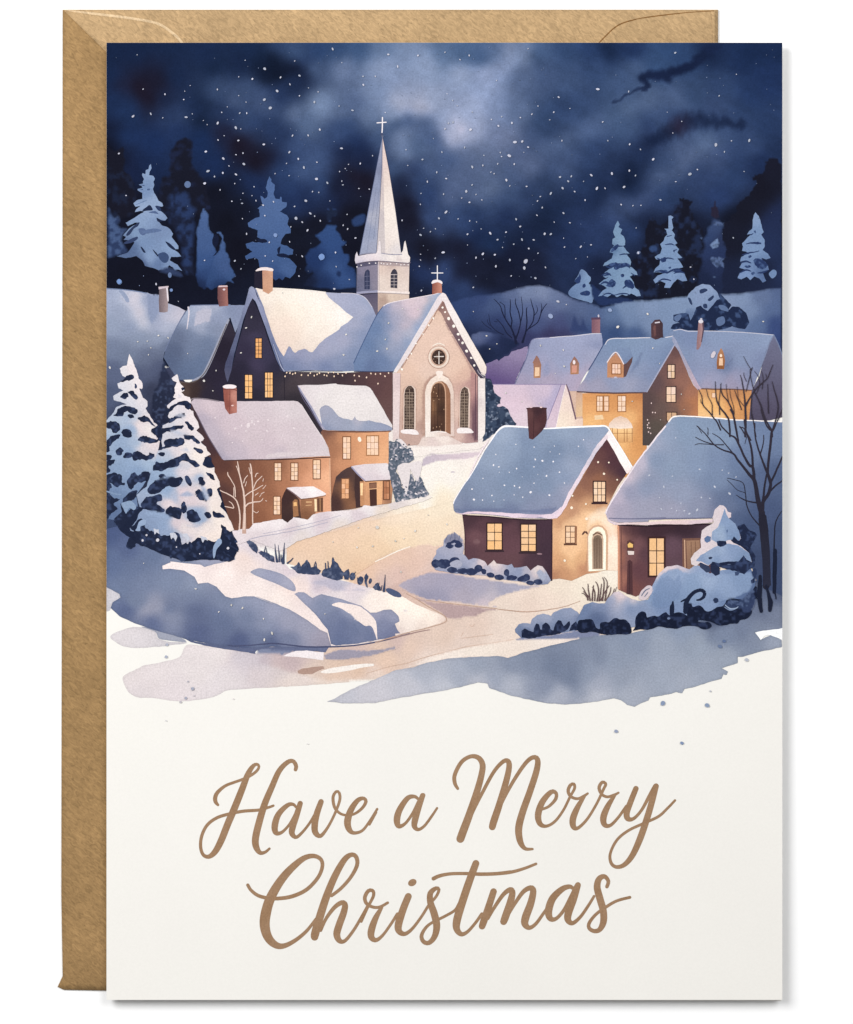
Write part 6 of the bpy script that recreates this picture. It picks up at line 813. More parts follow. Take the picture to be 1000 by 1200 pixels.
sap = Ink('printed_bare_tree', label='printed bare white sapling in front of the brick house')
sap.add(p5('355,1030 362,900 372,880 380,900 382,1030'), (190, 152, 136), h=1.8)
sap.lines([p5.st(s) for s in ('368,1000,14 372,880,13 366,770,11 352,700,9 338,640,8 330,590,7 325,560,5', '338,1000,10 340,900,9 325,830,8 300,795,7 260,770,7 225,755,6 190,735,5', '424,965,8 424,820,8 425,730,8 418,650,9 412,590,9 408,575,6', '374,860,9 395,835,9 430,825,8 475,820,6 492,800,4', '368,790,7 400,765,7 440,745,6 490,715,5', '430,735,6 450,690,6 485,655,5', '312,790,6 306,725,6 290,690,5 265,650,7 262,630,5', '230,850,5 270,858,6 300,862,6 290,835,5 270,820,4', '365,700,6 375,670,6 392,650,5', '340,650,5 318,590,5', '300,730,5 302,790,4', '425,880,5 450,895,4 462,885,4', '440,660,5 448,640,7 460,636,4', '480,770,5 500,760,4', '410,640,5 400,600,4', '490,740,4 510,715,4', '470,790,4 480,775,4', '490,690,4 494,672,4', '508,815,5 516,818,4', '440,780,5 460,765,5', '375,720,5 385,690,4')], (226, 196, 176), wob=.7, caps=7)
# big snowy trees
t = Ink('printed_fir_tree', label='printed slim dark fir between the two big snowy firs')
t.add(T(120, 400, 6.25)('450,128 466,150 476,200 505,255 520,290 535,345 535,400 505,440 500,520 520,620 480,720 400,720 355,560 362,420 380,350 405,315 412,240 430,210 438,165'), mot(M('193,425,44,54,84;193,445,40,46,72;190,470,36,42,66;185,490,34,38,62;200,480,40,48,74;190,510,30,34,56', r=4), (60, 72, 106), 3, 3, .56, .7), j=1.6, jf=3, soft=1.6, h=1.9)
TA = T(120, 400, 6.25); TB = T(120, 540, 5)
DK = lambda sd: mot((32, 40, 66), (52, 66, 104), 4, 4, .5, .68, sd)
t = Ink('printed_fir_tree', label='printed big snow laden fir at the left card edge')
t.add(TA('360,560 420,600 440,700 400,760 340,640') + TB('150,380 60,330 0,330 0,200 60,100'), (34, 42, 70), j=1, h=2.4)
t.add(TA('200,93 216,120 240,185 262,242 266,270 290,295 299,335 290,350 270,345 285,375 300,412 330,440 331,475 318,492 336,522 360,560 378,592 406,612 400,628 362,640 370,672 412,702 402,722 445,735 430,785 440,860') + TB('200,200 215,330 160,420 70,345 25,340 -20,330') + TA('-20,800 20,620 32,580 68,540 88,510 105,480 148,464 180,462 120,440 84,432 80,400 130,372 162,362 120,345 112,310 150,288 185,270 150,252 134,230 130,200 150,180 180,178 190,120'),
  M("""152,420,224,224,230;155,430,226,220,226;146,436,208,214,226;160,445,220,218,226;150,450,206,212,224;164,452,224,220,226;145,452,196,206,222;140,466,186,200,220;155,470,196,206,224;165,468,216,216,226;170,475,206,210,224;130,490,166,186,214;140,480,176,192,216;150,488,156,178,210;160,490,170,188,214;135,500,158,180,210;145,510,140,166,204;155,505,138,166,206;165,500,224,210,212;172,502,236,222,214;168,495,216,208,214;160,520,146,172,208;140,520,136,162,200;130,515,146,170,204;150,530,134,162,202;170,510,196,198,214;175,512,232,218,212;165,525,210,206,216;180,520,214,206,214;172,530,200,202,216;150,545,132,160,200;160,540,140,168,206;140,550,128,156,196;160,555,126,156,200;175,545,150,176,210;130,560,120,146,188;150,570,118,146,190;165,575,112,142,188;135,580,104,132,178;150,592,96,124,172;130,600,86,112,160;165,595,100,128,176""", r=4), j=.8, jf=3, h=2)
for i, p in enumerate(('133,292 160,275 180,255 215,243 230,250 232,266 205,285 175,290 150,302', '130,402 148,386 180,378 192,390 190,406 165,422 142,416', '188,372 220,362 242,380 262,412 255,430 240,428 222,408 204,388', '236,312 250,314 256,338 245,345', '78,542 105,522 118,492 140,480 170,472 218,478 255,498 262,520 240,532 205,526 172,515 150,548 112,552', '188,540 222,538 232,558 208,564', '262,562 298,545 330,550 352,570 372,600 400,628 370,620 340,592 292,592', '30,595 85,588 122,602 136,640 112,668 82,672 60,642 30,632', '146,656 178,637 208,656 218,690 188,706 152,692', '30,738 62,698 118,680 132,694 80,742 50,782 62,800 30,815', '262,716 300,688 332,702 360,708 412,724 382,748 332,742 288,738', '100,802 125,778 152,790 142,826 110,838', '30,832 72,840 62,862 30,872', '152,838 180,813 216,818 212,846 165,858', '225,822 258,798 288,818 330,838 345,815 370,820 382,848 332,872 290,862 240,876 222,852', '30,882 90,865 82,892 45,922 62,942 30,965', '30,982 60,968 102,963 120,985 142,992 120,1022 85,1040 30,1030')):
    t.add(TA(p), DK(i), sm=True, j=1.5, jf=2.2, h=1.8)
for i, p in enumerate(('52,102 88,78 116,90 112,120 132,136 82,152 58,130', '148,112 185,66 212,86 240,64 272,64 302,95 252,122 202,130 170,168 148,142', '118,232 158,186 200,172 198,212 160,242 128,248', '20,130 55,150 40,180 62,215 102,226 70,252 92,282 60,302 32,342 20,340', '68,342 112,300 108,250 130,262 150,300 178,268 216,280 202,340 180,380 190,420 172,440 130,432 95,390')):
    t.add(TB(p), DK(i + 5), sm=True, j=1.5, jf=2.2, h=1.8)
t.add(TB('112,250 140,240 175,235 200,270 185,290 160,275 140,310 125,280'), (130, 158, 198), sm=True, j=.5, h=2); t.lines([TB.st('25,180,8 60,190,10 110,200,8')], (120, 148, 190), wob=1.5)
t = Ink('printed_fir_tree', label='printed big snow laden fir in front of the brick house corner')
t.add(TA('430,700 500,640 620,600 760,780 820,960') + TB('780,470 800,520 770,580 600,580 480,588 380,560 200,480 100,400 200,300 300,100'), (30, 38, 64), j=1, h=2.4)
t.add(TA('548,243 560,270 566,300 590,328 606,345 600,362 582,372 602,400 640,410 652,432 645,460 642,495 667,512 672,542 702,592 710,632 690,652 722,682 747,712 740,728 720,736 762,772 772,802 797,832 770,842 745,852 800,902 822,922 820,962 808,992') + TB('655,62 690,122 690,150 672,166 700,240 690,266 722,300 752,352 772,402 740,420 700,400 690,460 660,475 640,470 600,455 560,450 520,480 470,500 450,440 420,425 380,440 330,440 290,410 255,420 235,360 205,420 165,410 160,395 200,350 215,310 240,285 300,280 220,270 200,200 260,150') + TA('370,930 410,800 442,790 430,700 440,680 500,645 440,636 442,616 500,590 540,570 490,562 480,545 490,520 520,500 480,490 474,470 510,440 540,420 518,410 535,380 530,340 545,300 520,287 510,270 530,255'),
  M("""208,442,232,228,230;205,443,206,208,222;208,455,230,226,230;212,465,228,224,228;205,468,220,218,226;220,470,226,220,226;200,475,206,208,222;210,478,206,208,222;205,485,210,212,224;200,488,206,210,222;215,485,196,202,220;225,490,226,218,222;200,498,186,196,216;215,498,214,212,222;228,500,230,220,222;195,508,190,198,216;210,508,186,196,216;220,508,190,196,216;235,512,228,216,218;225,518,224,214,218;220,523,236,224,220;205,528,206,204,216;195,535,170,186,212;215,533,228,216,216;235,528,238,222,214;230,535,240,226,216;190,545,150,176,212;205,545,150,176,212;220,545,186,196,216;235,545,238,224,216;245,540,234,218,212;240,555,236,222,214;215,553,206,202,216;225,550,228,214,214;200,553,150,176,212;185,555,140,168,206;180,565,134,162,202;195,575,134,164,206;215,565,170,186,214;232,560,150,176,214;240,565,232,216,212;248,560,238,222,214;250,575,236,220,212;215,578,210,196,208;205,582,160,176,208;220,580,226,206,206;200,590,226,206,206;225,587,206,196,206;235,582,224,208,208;250,590,236,220,212;228,600,132,160,204;235,608,136,162,204;180,605,130,154,196;195,605,132,158,200;170,610,128,152,194;190,615,134,160,202;205,612,206,196,208;215,618,230,212,208;225,622,232,214,210;240,615,238,220,212;255,610,240,224,214;262,622,240,222,212;250,628,238,220,210;232,632,226,210,208;240,628,236,218,210;220,630,180,188,212;210,625,156,174,206;200,625,134,158,200;180,620,128,152,194;165,618,120,144,188;160,622,130,152,192;250,600,238,222,212""", r=3.5), j=.8, jf=3, h=2)
for i, p in enumerate(('588,442 612,436 640,450 652,480 632,502 602,474 562,467 522,492 480,528 474,508 508,472 552,448', '478,602 508,560 552,542 602,524 592,552 542,572 508,592', '438,642 482,632 522,622 592,613 592,636 540,647 500,662 440,662', '608,590 640,600 672,630 662,652 632,642', '448,742 480,713 530,712 592,708 602,740 562,772 500,772 460,788 412,797 420,780 462,765', '598,690 660,688 702,718 722,747 690,747 650,717 610,722', '668,780 700,783 737,800 737,817 700,817', '408,822 440,813 462,825 440,842', '372,932 398,880 430,890 460,884 500,872 530,855 560,845 592,823 620,828 642,860 690,880 712,910 682,922 640,892 592,877 550,895 530,907 450,942 390,950', '738,902 758,848 802,853 802,892 822,922 770,924', '758,960 802,970 822,1002 780,992', '413,987 440,968 458,985 440,1002', '580,345 600,338 606,352 590,362', '358,655 400,620 432,640 442,690 430,732 402,700')):
    t.add(TA(p), DK(i), sm=True, j=1.5, jf=2.2, h=1.8)
for i, p in enumerate(('300,42 328,8 352,22 372,18 402,2 445,-8 445,32 390,42 350,62 312,57', '335,86 355,74 370,88 345,97', '608,70 640,78 662,108 640,108', '265,182 280,145 330,108 372,100 400,88 430,100 460,94 472,120 430,157 382,150 330,187 290,192', '485,94 506,88 522,130 516,152 495,132', '564,100 585,94 602,130 590,152 568,132', '615,165 636,163 647,200 630,210 613,190', '548,178 572,168 602,200 614,236 580,232 553,207', '228,252 260,213 300,205 342,198 352,230 322,250 367,290 342,307 290,292 238,282', '462,260 475,238 492,255 492,300 470,307', '368,302 398,264 412,272 442,270 467,296 452,342 425,335 400,327', '494,302 520,283 552,300 577,346 550,360 510,352', '600,310 620,298 642,326 620,337', '650,296 672,305 692,306 717,332 690,337 655,327', '698,374 732,400 772,440 792,477 760,472 725,442 703,410', '188,372 220,340 242,348 252,385 272,405 292,422 312,403 330,425 342,442 365,432 392,442 412,425 432,418 457,440 462,480 452,502 472,492 492,480 502,490 512,474 525,485 542,502 556,475 572,458 585,470 602,468 625,480 652,502 657,560 640,572 622,565 600,568 560,572 530,562 500,558 492,582 465,588 445,570 430,568 410,560 402,570 398,545 386,520 362,510 350,525 330,532 312,520 290,517 272,488 235,502 200,472 188,420 165,395', '668,532 690,520 702,526 742,552 768,576 745,590 720,588 690,588 670,560', '698,482 712,448 735,470 755,478 752,520 740,534 705,517', '140,505 152,470 165,450 190,470 196,490 180,510 160,516')):
    t.add(TB(p), DK(i + 3), sm=True, j=1.4, jf=2.2, h=1.8)
for p in ('395,425 420,418 440,440 430,470 415,450 405,460', '470,430 500,425 512,460 498,480 488,455', '575,440 610,448 620,470 600,462 590,480 580,460', '300,395 330,402 335,430 318,420 308,432'): t.add(TB(p), (186, 200, 222), j=.8, jf=2, h=1.6)
for p in ('240,300 300,285 380,310 420,330 380,345 300,330 255,330', '430,200 500,170 560,200 520,215 460,215', '300,120 380,75 450,85 380,110', '470,370 560,375 620,365 560,395 500,390', '560,130 610,150 640,230 600,240 575,170'): t.add(TB(p), (138, 164, 206), soft=3, a=.75, h=1.8)
for p in ('480,640 560,650 640,690 560,690 500,670', '540,800 620,770 660,820 600,810', '500,540 580,520 640,560 560,560', '560,380 600,400 580,420 540,410'): t.add(TA(p), (176, 190, 216), soft=2.5, a=.75, h=1.8)
for p in ('205,395 215,360 240,343 258,350 252,375 225,385 222,410 195,408', '650,510 668,470 690,455 700,480 668,525 662,560 652,570'): t.add(TB(p), (140, 166, 206), sm=True, j=.6, h=1.8)
t.dots([(*TB.one(u, v), a, a, 0, (200, 208, 226)) for u, v, a in ((237, 466, 1.4), (325, 464, 2), (260, 436, 1.2), (435, 505, .8), (737, 512, 1.6), (572, 545, .8))]); t.lines([TB.st('745,495,8 765,505,9 790,520,8 795,530,6')], (40, 50, 80))
# ================================================================== PRINT: falling snow and ink spatter
flk = Ink('printed_snowflakes', label='printed white flecks of falling snow', stuff=True); flk.tone = (.97, 1.3)
FL = [((120, 40, 5), '205,122,5 240,323,7 368,353,8 285,468,11 181,482,14 492,487,12 478,384,6 484,335,5 516,302,5 355,491,6 528,468,5 675,325,8 838,154,6 952,204,13 880,263,9 800,251,5 950,385,13 985,433,14 733,427,5 700,459,6 806,463,9 847,464,8 843,399,5 677,522,12 783,549,14 812,556,5 715,596,6 679,621,7 798,624,9 947,647,11 607,689,11 710,730,13 784,707,7 825,698,7 743,773,6 830,762,13 620,803,14 707,814,9 658,835,7 784,823,12 600,875,12 777,876,6 691,913,7 890,895,6 140,946,6 98,700,9 901,976,7 760,980,6 820,992,9 593,507,5 615,531,5 800,361,5'),
 ((320, 40, 5), '350,88,12 676,120,10 850,126,9 731,190,11 156,244,10 45,254,10 100,295,9 25,334,12 265,339,6 243,399,11 530,298,9 600,248,7 528,248,8 388,422,6 466,447,11 275,560,10 115,595,10 207,594,9 402,670,12 97,692,11 149,732,9 182,782,12 258,751,7 80,758,6 512,759,8 443,764,5 424,788,5 391,806,6 256,849,12 319,872,11 404,862,7 410,884,8 504,905,6 565,909,6 232,923,7 269,928,6 193,977,12 334,978,5 95,830,6 13,818,6 584,713,6 790,770,6 876,735,8 905,865,9 868,934,6 960,810,9 990,692,8 658,460,6 780,678,5 940,612,5 128,158,6 156,362,6 209,316,5 404,168,4'),
 ((520, 40, 5), '495,86,7 150,126,8 96,150,7 8,107,7 903,323,15 674,370,9 740,436,6 645,458,8 622,503,6 517,470,8 450,490,7 553,422,6 310,272,6 53,389,6 340,484,7 321,538,9 400,521,9 280,500,6 158,560,12 55,517,10 8,555,8 168,457,6 418,633,16 461,629,11 495,663,9 693,625,8 384,713,16 123,665,9 236,711,6 332,694,7 340,718,6 317,760,8 414,762,8 168,779,12 230,770,9 277,809,7 296,818,6 368,856,11 388,890,7 486,893,8 167,884,8 15,847,9 133,922,12 190,940,6 106,961,6 224,972,6 152,986,8 682,838,10 748,834,9 730,863,9 865,827,12 820,863,5 697,903,11 768,923,8 628,934,13 567,952,8 550,978,8 829,973,8 898,904,14 946,904,8 986,818,12 932,515,8 962,625,7 28,522,8 80,420,7 20,350,5 470,693,5'),
 ((720, 40, 5), '357,110,10 84,337,9 614,362,7 595,649,15 790,624,14 645,690,8 90,646,9 153,676,8 228,734,13 443,821,16 487,794,7 360,865,7 88,800,9 124,829,8 57,896,12 270,972,10 686,626,6 760,805,6 715,236,5 395,512,5 343,580,5 310,458,4'),
 ((280, 180, 5), '372,402,9 336,380,14 419,351,13 403,450,11 445,367,7 478,394,8 327,310,8 204,283,8 143,303,8 101,277,7 153,364,7 18,293,11 298,517,7 372,602,9 179,520,7 155,600,6 567,580,8 684,495,9 638,442,8 571,663,7 648,738,7 560,793,10 46,471,9 635,357,6 704,205,7 13,676,7 353,718,6 305,430,6 22,382,6 78,247,5 25,233,6'),
 ((400, 120, 5), '465,777,11 503,466,9 614,448,9 735,522,12 614,643,14 573,680,9 464,598,7 740,773,8 873,767,13 916,805,9 598,879,14 830,888,12 790,910,10 900,893,9 988,924,10 906,961,11 551,914,7 820,742,6 465,890,5 458,961,6 753,695,7 685,683,6 523,758,7 483,738,6 552,741,6 600,538,8 468,534,6 793,701,6 560,410,8 35,658,6 12,720,7 39,743,7 86,796,9 357,692,7 740,836,5 945,850,5 465,924,6'),
 ((560, 220, 5), '75,267,14 31,388,12 100,393,9 106,461,12 188,425,11 281,432,20 273,470,14 259,304,11 117,304,9 166,261,8 249,228,9 225,185,10 328,306,9 299,357,8 353,384,7 338,530,10 196,517,7 211,331,7 392,271,11 428,272,11 347,162,8 378,117,8 351,77,7 502,149,9 540,206,8 448,202,6 508,348,7 604,346,11 664,335,8 397,467,8 470,667,14 519,685,7 820,816,13 52,868,8 840,99,8 909,106,7 956,104,6 628,73,8 568,22,7 428,35,12 20,242,6 928,236,6 940,382,10 145,349,6 574,416,6 112,915,6 70,945,6 503,296,5 643,406,4'),
 ((720, 220, 5), '447,465,7 466,536,7 142,381,9 872,784,8 18,816,11 195,740,10 697,294,7 225,940,6'),
 ((120, 300, 6.667), '422,220,13 60,872,16 278,670,9 353,665,9 515,640,10 440,622,11 362,772,8 380,718,8 668,762,7 595,355,7 890,895,9 795,975,14 800,35,9'),
 ((250, 300, 6.667), '170,38,12 218,102,10 465,40,9 695,5,14 960,85,10 945,255,14 672,157,7 300,478,13 258,562,12 218,757,12 25,898,10'),
 ((560, 360, 6.667), '490,300,12 668,335,10 675,462,12 220,670,10 347,737,8 480,750,8 605,518,7'),
 ((770, 360, 6.667), '190,680,8 828,112,9 212,800,5 20,440,7'), ((660, 360, 6.667), '700,320,8 540,735,9 920,680,7 760,880,5'),
 ((400, 300, 5.217), '490,212,9 290,410,9 270,510,8 280,567,9 220,582,10 470,327,7 375,322,6 30,480,9 48,140,8 15,605,9 808,192,8 890,487,9 907,570,7 478,65,8 475,22,7 575,15,9 822,12,12 808,340,5'),
 ((120, 540, 5), '548,750,10 757,845,9 822,862,11 683,885,8 945,925,7 243,600,5'), ((280, 600, 5), '25,562,11 145,625,7 195,710,13 150,748,12 505,597,6 812,90,16 693,207,9 785,200,9 552,175,6 918,170,9 700,92,7 968,155,7 950,350,9'),
 ((480, 480, 6.25), '42,888,14 275,840,12 138,772,8 200,290,6'), ((220, 440, 5.556), '105,40,14 165,100,7')]
rq = random.Random(21); its = []
for (x0, y0, s), tx in FL:
    f = T(x0, y0, s)
    for p in tx.split():
        u, v, d = map(float, p.split(',')); x, y = f.one(u, v); r = d / s / 2 * 1.4
        k = rq.uniform(.84, 1.0); e = rq.uniform(.55, .85) if d > 6 else rq.uniform(.6, .9)
        c = (186 * k + 14, 200 * k + 10, 232 * k) if y < 360 else (216 * k + 16, 218 * k + 14, 230 * k)
        its.append((x, y, r * 1.06, r * e, rq.uniform(0, 3.1), c))
for _ in range(330):
    x = rq.uniform(130, 912); y = rq.uniform(55, 345)
    if (x > 640 and rq.random() < .6) or (x < 250 and rq.random() < .65) or abs(x - 448) < 24 and y > 160: continue
    k = rq.uniform(.45, .85); its.append((x, y, rq.uniform(.3, .75), rq.uniform(.25, .55), rq.uniform(0, 3.1), (120 * k + 40, 140 * k + 40, 186 * k + 40)))
for x, y, a, b, c in ((645.4, 370.5, 3.1, 2.8, (150, 164, 200)), (715, 363.5, 2.4, 2.2, (150, 168, 206)), (323, 275.6, 2.3, 2.6, (128, 152, 200)), (329, 275, 2.2, 2.4, (120, 146, 196)), (377, 301, 3.6, 4, (120, 150, 204)), (836, 355.6 + 60, 2.5, 4.2, (206, 204, 216)), (140, 330, 2.9, 2.9, (118, 150, 206)), (201, 340, 1.8, 2, (120, 146, 196))): its.append((x, y, a, b, .4, c))
flk.dots(its)
spt = Ink('printed_ink_spatter', label='printed pale blue ink spatter below the lower right wash', stuff=True)
spt.dots([(*h4.one(u, v), a / 4.17, b / 4.17, .4, c) for u, v, a, b, c in ((404, 600, 11, 13, (132, 152, 190)), (620, 610, 12, 10, (138, 160, 196)), (176, 737, 10, 8, (150, 162, 196)), (497, 795, 9, 8, (124, 146, 190)), (813, 388, 10, 8, (176, 188, 208)), (636, 541, 5, 4, (180, 190, 208)), (703, 297, 9, 8, (92, 116, 166)), (683, 322, 12, 8, (104, 126, 172)))] + [(*e5.one(u, v), a / 5, a / 5, .3, c) for u, v, a, c in ((530, 935, 10, (164, 168, 190)), (490, 990, 8, (166, 170, 192)), (503, 893, 5, (176, 176, 194)), (375, 748, 9, (168, 176, 200)), (380, 677, 8, (170, 176, 198)), (460, 1013, 7, (186, 186, 200)), (540, 976, 5, (190, 190, 204)), (770, 995, 4, (216, 216, 222)))] + [(195, 844.5, .9, .8, 0, (206, 214, 226)), (361, 871.5, 1.2, .5, 0, (222, 226, 234))])
# ================================================================== PRINT: the greeting in brown brush script
INKC = mot((158, 124, 94), (154, 119, 88), 9, 9, .4, .7)
aa = T(220, 870, 1000/220); ab = T(420, 870, 1000/220); ac = T(600, 870, 1000/220); ad = T(280, 980, 6.25); ae = T(420, 990, 1000/180); af = T(570, 990, 1000/180)
WD = [('the word Have in brown brush lettering', [aa.st(s) for s in ('162,333,13 150,318,19 147,295,21 160,266,19 200,232,15 250,212,14 290,198,14 330,180,14 365,155,14 380,132,13 372,117,14 350,125,20 322,168,28 290,250,33 250,350,35 215,432,35 180,520,34 148,580,30 115,608,22 85,600,17 70,560,16 75,500,16 105,440,16 160,400,16 235,378,16 300,366,16 380,360,15 435,345,13 457,337,12', '575,145,18 578,125,20 562,100,20 532,106,23 488,152,27 450,235,30 410,330,33 380,430,35 362,510,35 365,555,32 385,587,22 412,585,15 436,566,12', '578,345,12 562,330,16 532,335,22 485,382,29 465,440,33 470,480,26 500,480,16 540,440,13 575,380,15 600,328,22', '600,325,26 580,390,30 560,450,32 556,485,28 578,505,18 610,480,14 650,430,13 685,372,15', '711,316,27 690,375,31 678,430,33 680,478,30 708,498,20 745,455,14 782,385,13 810,310,14 808,270,14 792,262,14 775,292,15 783,345,15 812,378,13 850,388,12 890,380,13 930,350,15 950,315,17 936,298,18 905,310,24 870,360,31 852,420,35 860,462,29 885,482,18 930,470,14 970,420,13 1010,355,12')] + [ab.st('60,437,12 95,373,12')]),
 ('the word a in brown brush lettering', [ab.st(s) for s in ('318,300,14 298,288,18 262,298,25 220,360,31 206,412,33 216,446,24 250,432,15 290,378,15 325,310,18 345,282,24', '343,283,26 320,350,31 302,415,32 300,448,26 320,464,17 352,445,14 390,395,13 420,350,11')]),
 ('the word Merry in brown brush lettering', [ab.st(s) for s in ('530,246,14 514,215,19 515,170,20 550,105,20 598,75,20 640,82,25 662,118,29 656,175,31 630,270,34 590,390,38 560,470,40 544,514,40', '585,440,14 610,370,16 660,270,17 720,160,18 768,105,20 795,98,24 804,125,28 790,200,31 752,330,34 722,420,36 714,450,34', '750,360,14 775,300,16 830,200,18 890,112,20 930,80,22 955,92,26 950,150,31 915,260,33 876,370,35 855,455,36 862,525,31 888,565,19 928,568,12')] + [ac.st(s) for s in ('162,356,13 198,340,14 233,302,17 235,270,18 208,265,24 162,318,31 140,385,33 150,433,26 184,446,16 230,420,14 275,360,13 310,290,13 334,245,14 330,222,15 312,228,17 300,258,17 314,288,15 350,300,14 385,285,14 404,272,11', '388,284,15 352,342,27 326,405,33 328,448,28 352,456,17 400,410,14 450,330,13 488,250,14 500,222,15 482,212,16 465,240,17 478,275,15 508,290,14 545,280,14 568,268,11', '548,282,15 512,338,28 488,398,33 494,438,26 524,442,17 565,402,14 610,340,15', '661,246,27 632,318,29 612,375,31 618,406,27 648,406,17 690,362,15 735,282,19 766,235,28', '768,233,28 745,320,31 715,420,33 680,520,33 640,605,29 597,653,23 555,663,18 528,640,16 525,590,14 560,520,14 620,470,14 700,432,14 780,395,14 830,350,13 869,309,12')]),
 ('the word Christmas in brown brush lettering', [ad.st(s) for s in ('66,357,22 90,395,22 140,433,24 210,452,25 300,455,26 400,437,27 500,388,26 580,302,25 612,222,25 600,168,27 545,144,31 470,165,39 370,250,51 290,350,59 225,470,67 192,600,71 196,690,66 228,760,57 282,801,45 340,800,34 420,758,27 500,690,23 565,605,18', '680,435,22 750,380,23 820,300,24 866,212,27 860,152,29 825,135,31 775,170,40 710,280,47 650,420,51 600,570,55 560,710,57 556,738,50', '600,690,20 640,602,23 700,522,28 752,487,34 778,502,40 768,560,46 735,650,49 718,718,48 738,765,36 778,765,24 840,690,21 900,590,20 950,500,20')] + [ae.st(s) for s in ('20,500,15 60,410,17 98,335,19 95,300,21 66,300,23 43,342,23 54,382,21 95,405,19 140,405,18 192,377,16', '152,408,20 112,480,36 86,555,43 86,602,38 117,620,26 160,588,18 210,520,17 255,450,19', '326,336,42 292,420,44 262,518,46 266,562,38 302,580,26 350,548,19 410,470,17 458,395,17 508,335,17 525,292,19 506,283,24 470,315,34 470,375,40 495,450,44 511,530,43 496,598,35 460,638,28 425,630,26 412,592,23 438,542,19 480,507,17 560,467,17 628,427,17 655,385,18', '766,121,42 722,240,46 672,390,48 642,495,48 642,550,40 672,582,28 712,565,20 760,512,18 805,450,20', '490,220,24 530,202,22 600,189,20 700,187,20 800,191,22 900,187,20 990,176,19', '881,304,40 850,400,42 818,495,44 806,530,40')] + [af.st(s) for s in ('0,192,20 90,187,20 170,176,20 250,153,18 324,124,16', '10,480,20 50,412,21 110,325,25 154,293,32 170,312,38 155,380,44 125,468,46 113,500,42', '135,470,18 180,392,21 240,307,26 286,281,32 306,300,38 290,380,44 257,470,48 252,515,42 280,540,27 322,515,21 370,450,19 405,400,18', '568,286,20 542,272,27 492,290,36 432,350,44 406,428,46 416,478,36 452,482,23 502,430,21 552,340,25 592,270,36', '597,262,36 570,350,42 536,440,46 532,488,40 562,510,26 612,470,20 662,400,18 702,335,16', '786,272,22 795,237,23 770,206,27 735,222,36 722,275,42 740,350,44 762,430,43 763,500,41 740,550,31 706,562,26 672,545,23 670,510,21 712,455,19 775,408,19 850,365,18 935,342,18')])]
for lab, st in WD:
    wd = Ink('lettering', label=lab); wd.tone = (1.0, 1.06); st = [[(x, y, w_ * 1.05 + .15) for x, y, w_ in q_] for q_ in st]; wd.lines(st, INKC, step=1.1, caps=14)
    if 'Christmas' in lab: wd.ell(*ae.one(352, 246), 5.2, 4.0, INKC, -.5, n=20)
for k in INKS: k.finish()

# ================================================================== the paper things
def paper_material(name, col, kind):
    m = bpy.data.materials.new(name); nt, N, L = nodes(m)
    out = N.new('ShaderNodeOutputMaterial'); bs = N.new('ShaderNodeBsdfPrincipled'); L.new(bs.outputs[0], out.inputs[0])
    bs.inputs['Roughness'].default_value = .8; bs.inputs['Specular IOR Level'].default_value = 0.05 if kind == 'kraft' else 0.0
    tc = N.new('ShaderNodeTexCoord'); mp = N.new('ShaderNodeMapping'); L.new(tc.outputs['Object'], mp.inputs['Vector'])
    def noise(sc, det, vec=None, rough=.6, dist=0.0):
        n = N.new('ShaderNodeTexNoise'); n.inputs['Scale'].default_value = sc; n.inputs['Detail'].default_value = det; n.inputs['Roughness'].default_value = rough; n.inputs['Distortion'].default_value = dist
        L.new(vec or mp.outputs[0], n.inputs['Vector']); return n.outputs['Fac']
    def mr(v, a, b, lo, hi):
        r = N.new('ShaderNodeMapRange'); r.inputs['From Min'].default_value = a; r.inputs['From Max'].default_value = b; r.inputs['To Min'].default_value = lo; r.inputs['To Max'].default_value = hi; L.new(v, r.inputs['Value']); return r.outputs[0]
    def mul(a, b):
        q = N.new('ShaderNodeMath'); q.operation = 'MULTIPLY'; L.new(a, q.inputs[0]); L.new(b, q.inputs[1]); return q.outputs[0]
    vm = N.new('ShaderNodeVectorMath'); vm.operation = 'SCALE'; vm.inputs[0].default_value = tuple(lin(col) / K)
    if kind == 'kraft':
        r0 = N.new('ShaderNodeMapping'); r0.inputs['Rotation'].default_value = (0, 0, math.radians(40)); L.new(tc.outputs['Object'], r0.inputs['Vector'])
        rot = N.new('ShaderNodeMapping'); rot.inputs['Scale'].default_value = (1, 2.6, 1); L.new(r0.outputs[0], rot.inputs['Vector'])
        f1 = mr(noise(620, 4, rot.outputs[0], .62, 1.2), .3, .7, .72, 1.25)       # pressed fibres
        f2 = mr(noise(90, 4), .3, .7, .90, 1.10); f3 = mr(noise(1600, 2), .66, .74, 1.0, .72)
        L.new(mul(mul(f1, f2), f3), vm.inputs['Scale'])
        bp = N.new('ShaderNodeBump'); bp.inputs['Strength'].default_value = .5; bp.inputs['Distance'].default_value = .00012; L.new(noise(620, 4, rot.outputs[0], .62, 1.2), bp.inputs['Height']); L.new(bp.outputs[0], bs.inputs['Normal'])
    elif kind == 'card':
        L.new(mul(mr(noise(26, 3), .3, .7, .985, 1.012), mr(noise(2200, 2), .3, .7, .985, 1.015)), vm.inputs['Scale'])
    else: L.new(mr(noise(8, 3), .3, .7, .99, 1.01), vm.inputs['Scale'])
    L.new(vm.outputs[0], bs.inputs['Base Color']); return m
def obj(name, vs, fs, mat, parent=None):
    me = bpy.data.meshes.new(name); o = bpy.data.objects.new(name, me); C.objects.link(o); off = Vector()
    if parent: o.parent = parent; off = Vector(parent.location)
    me.from_pydata([tuple(Vector(v) - off) for v in vs], [], fs); me.materials.append(mat); me.update(); return o
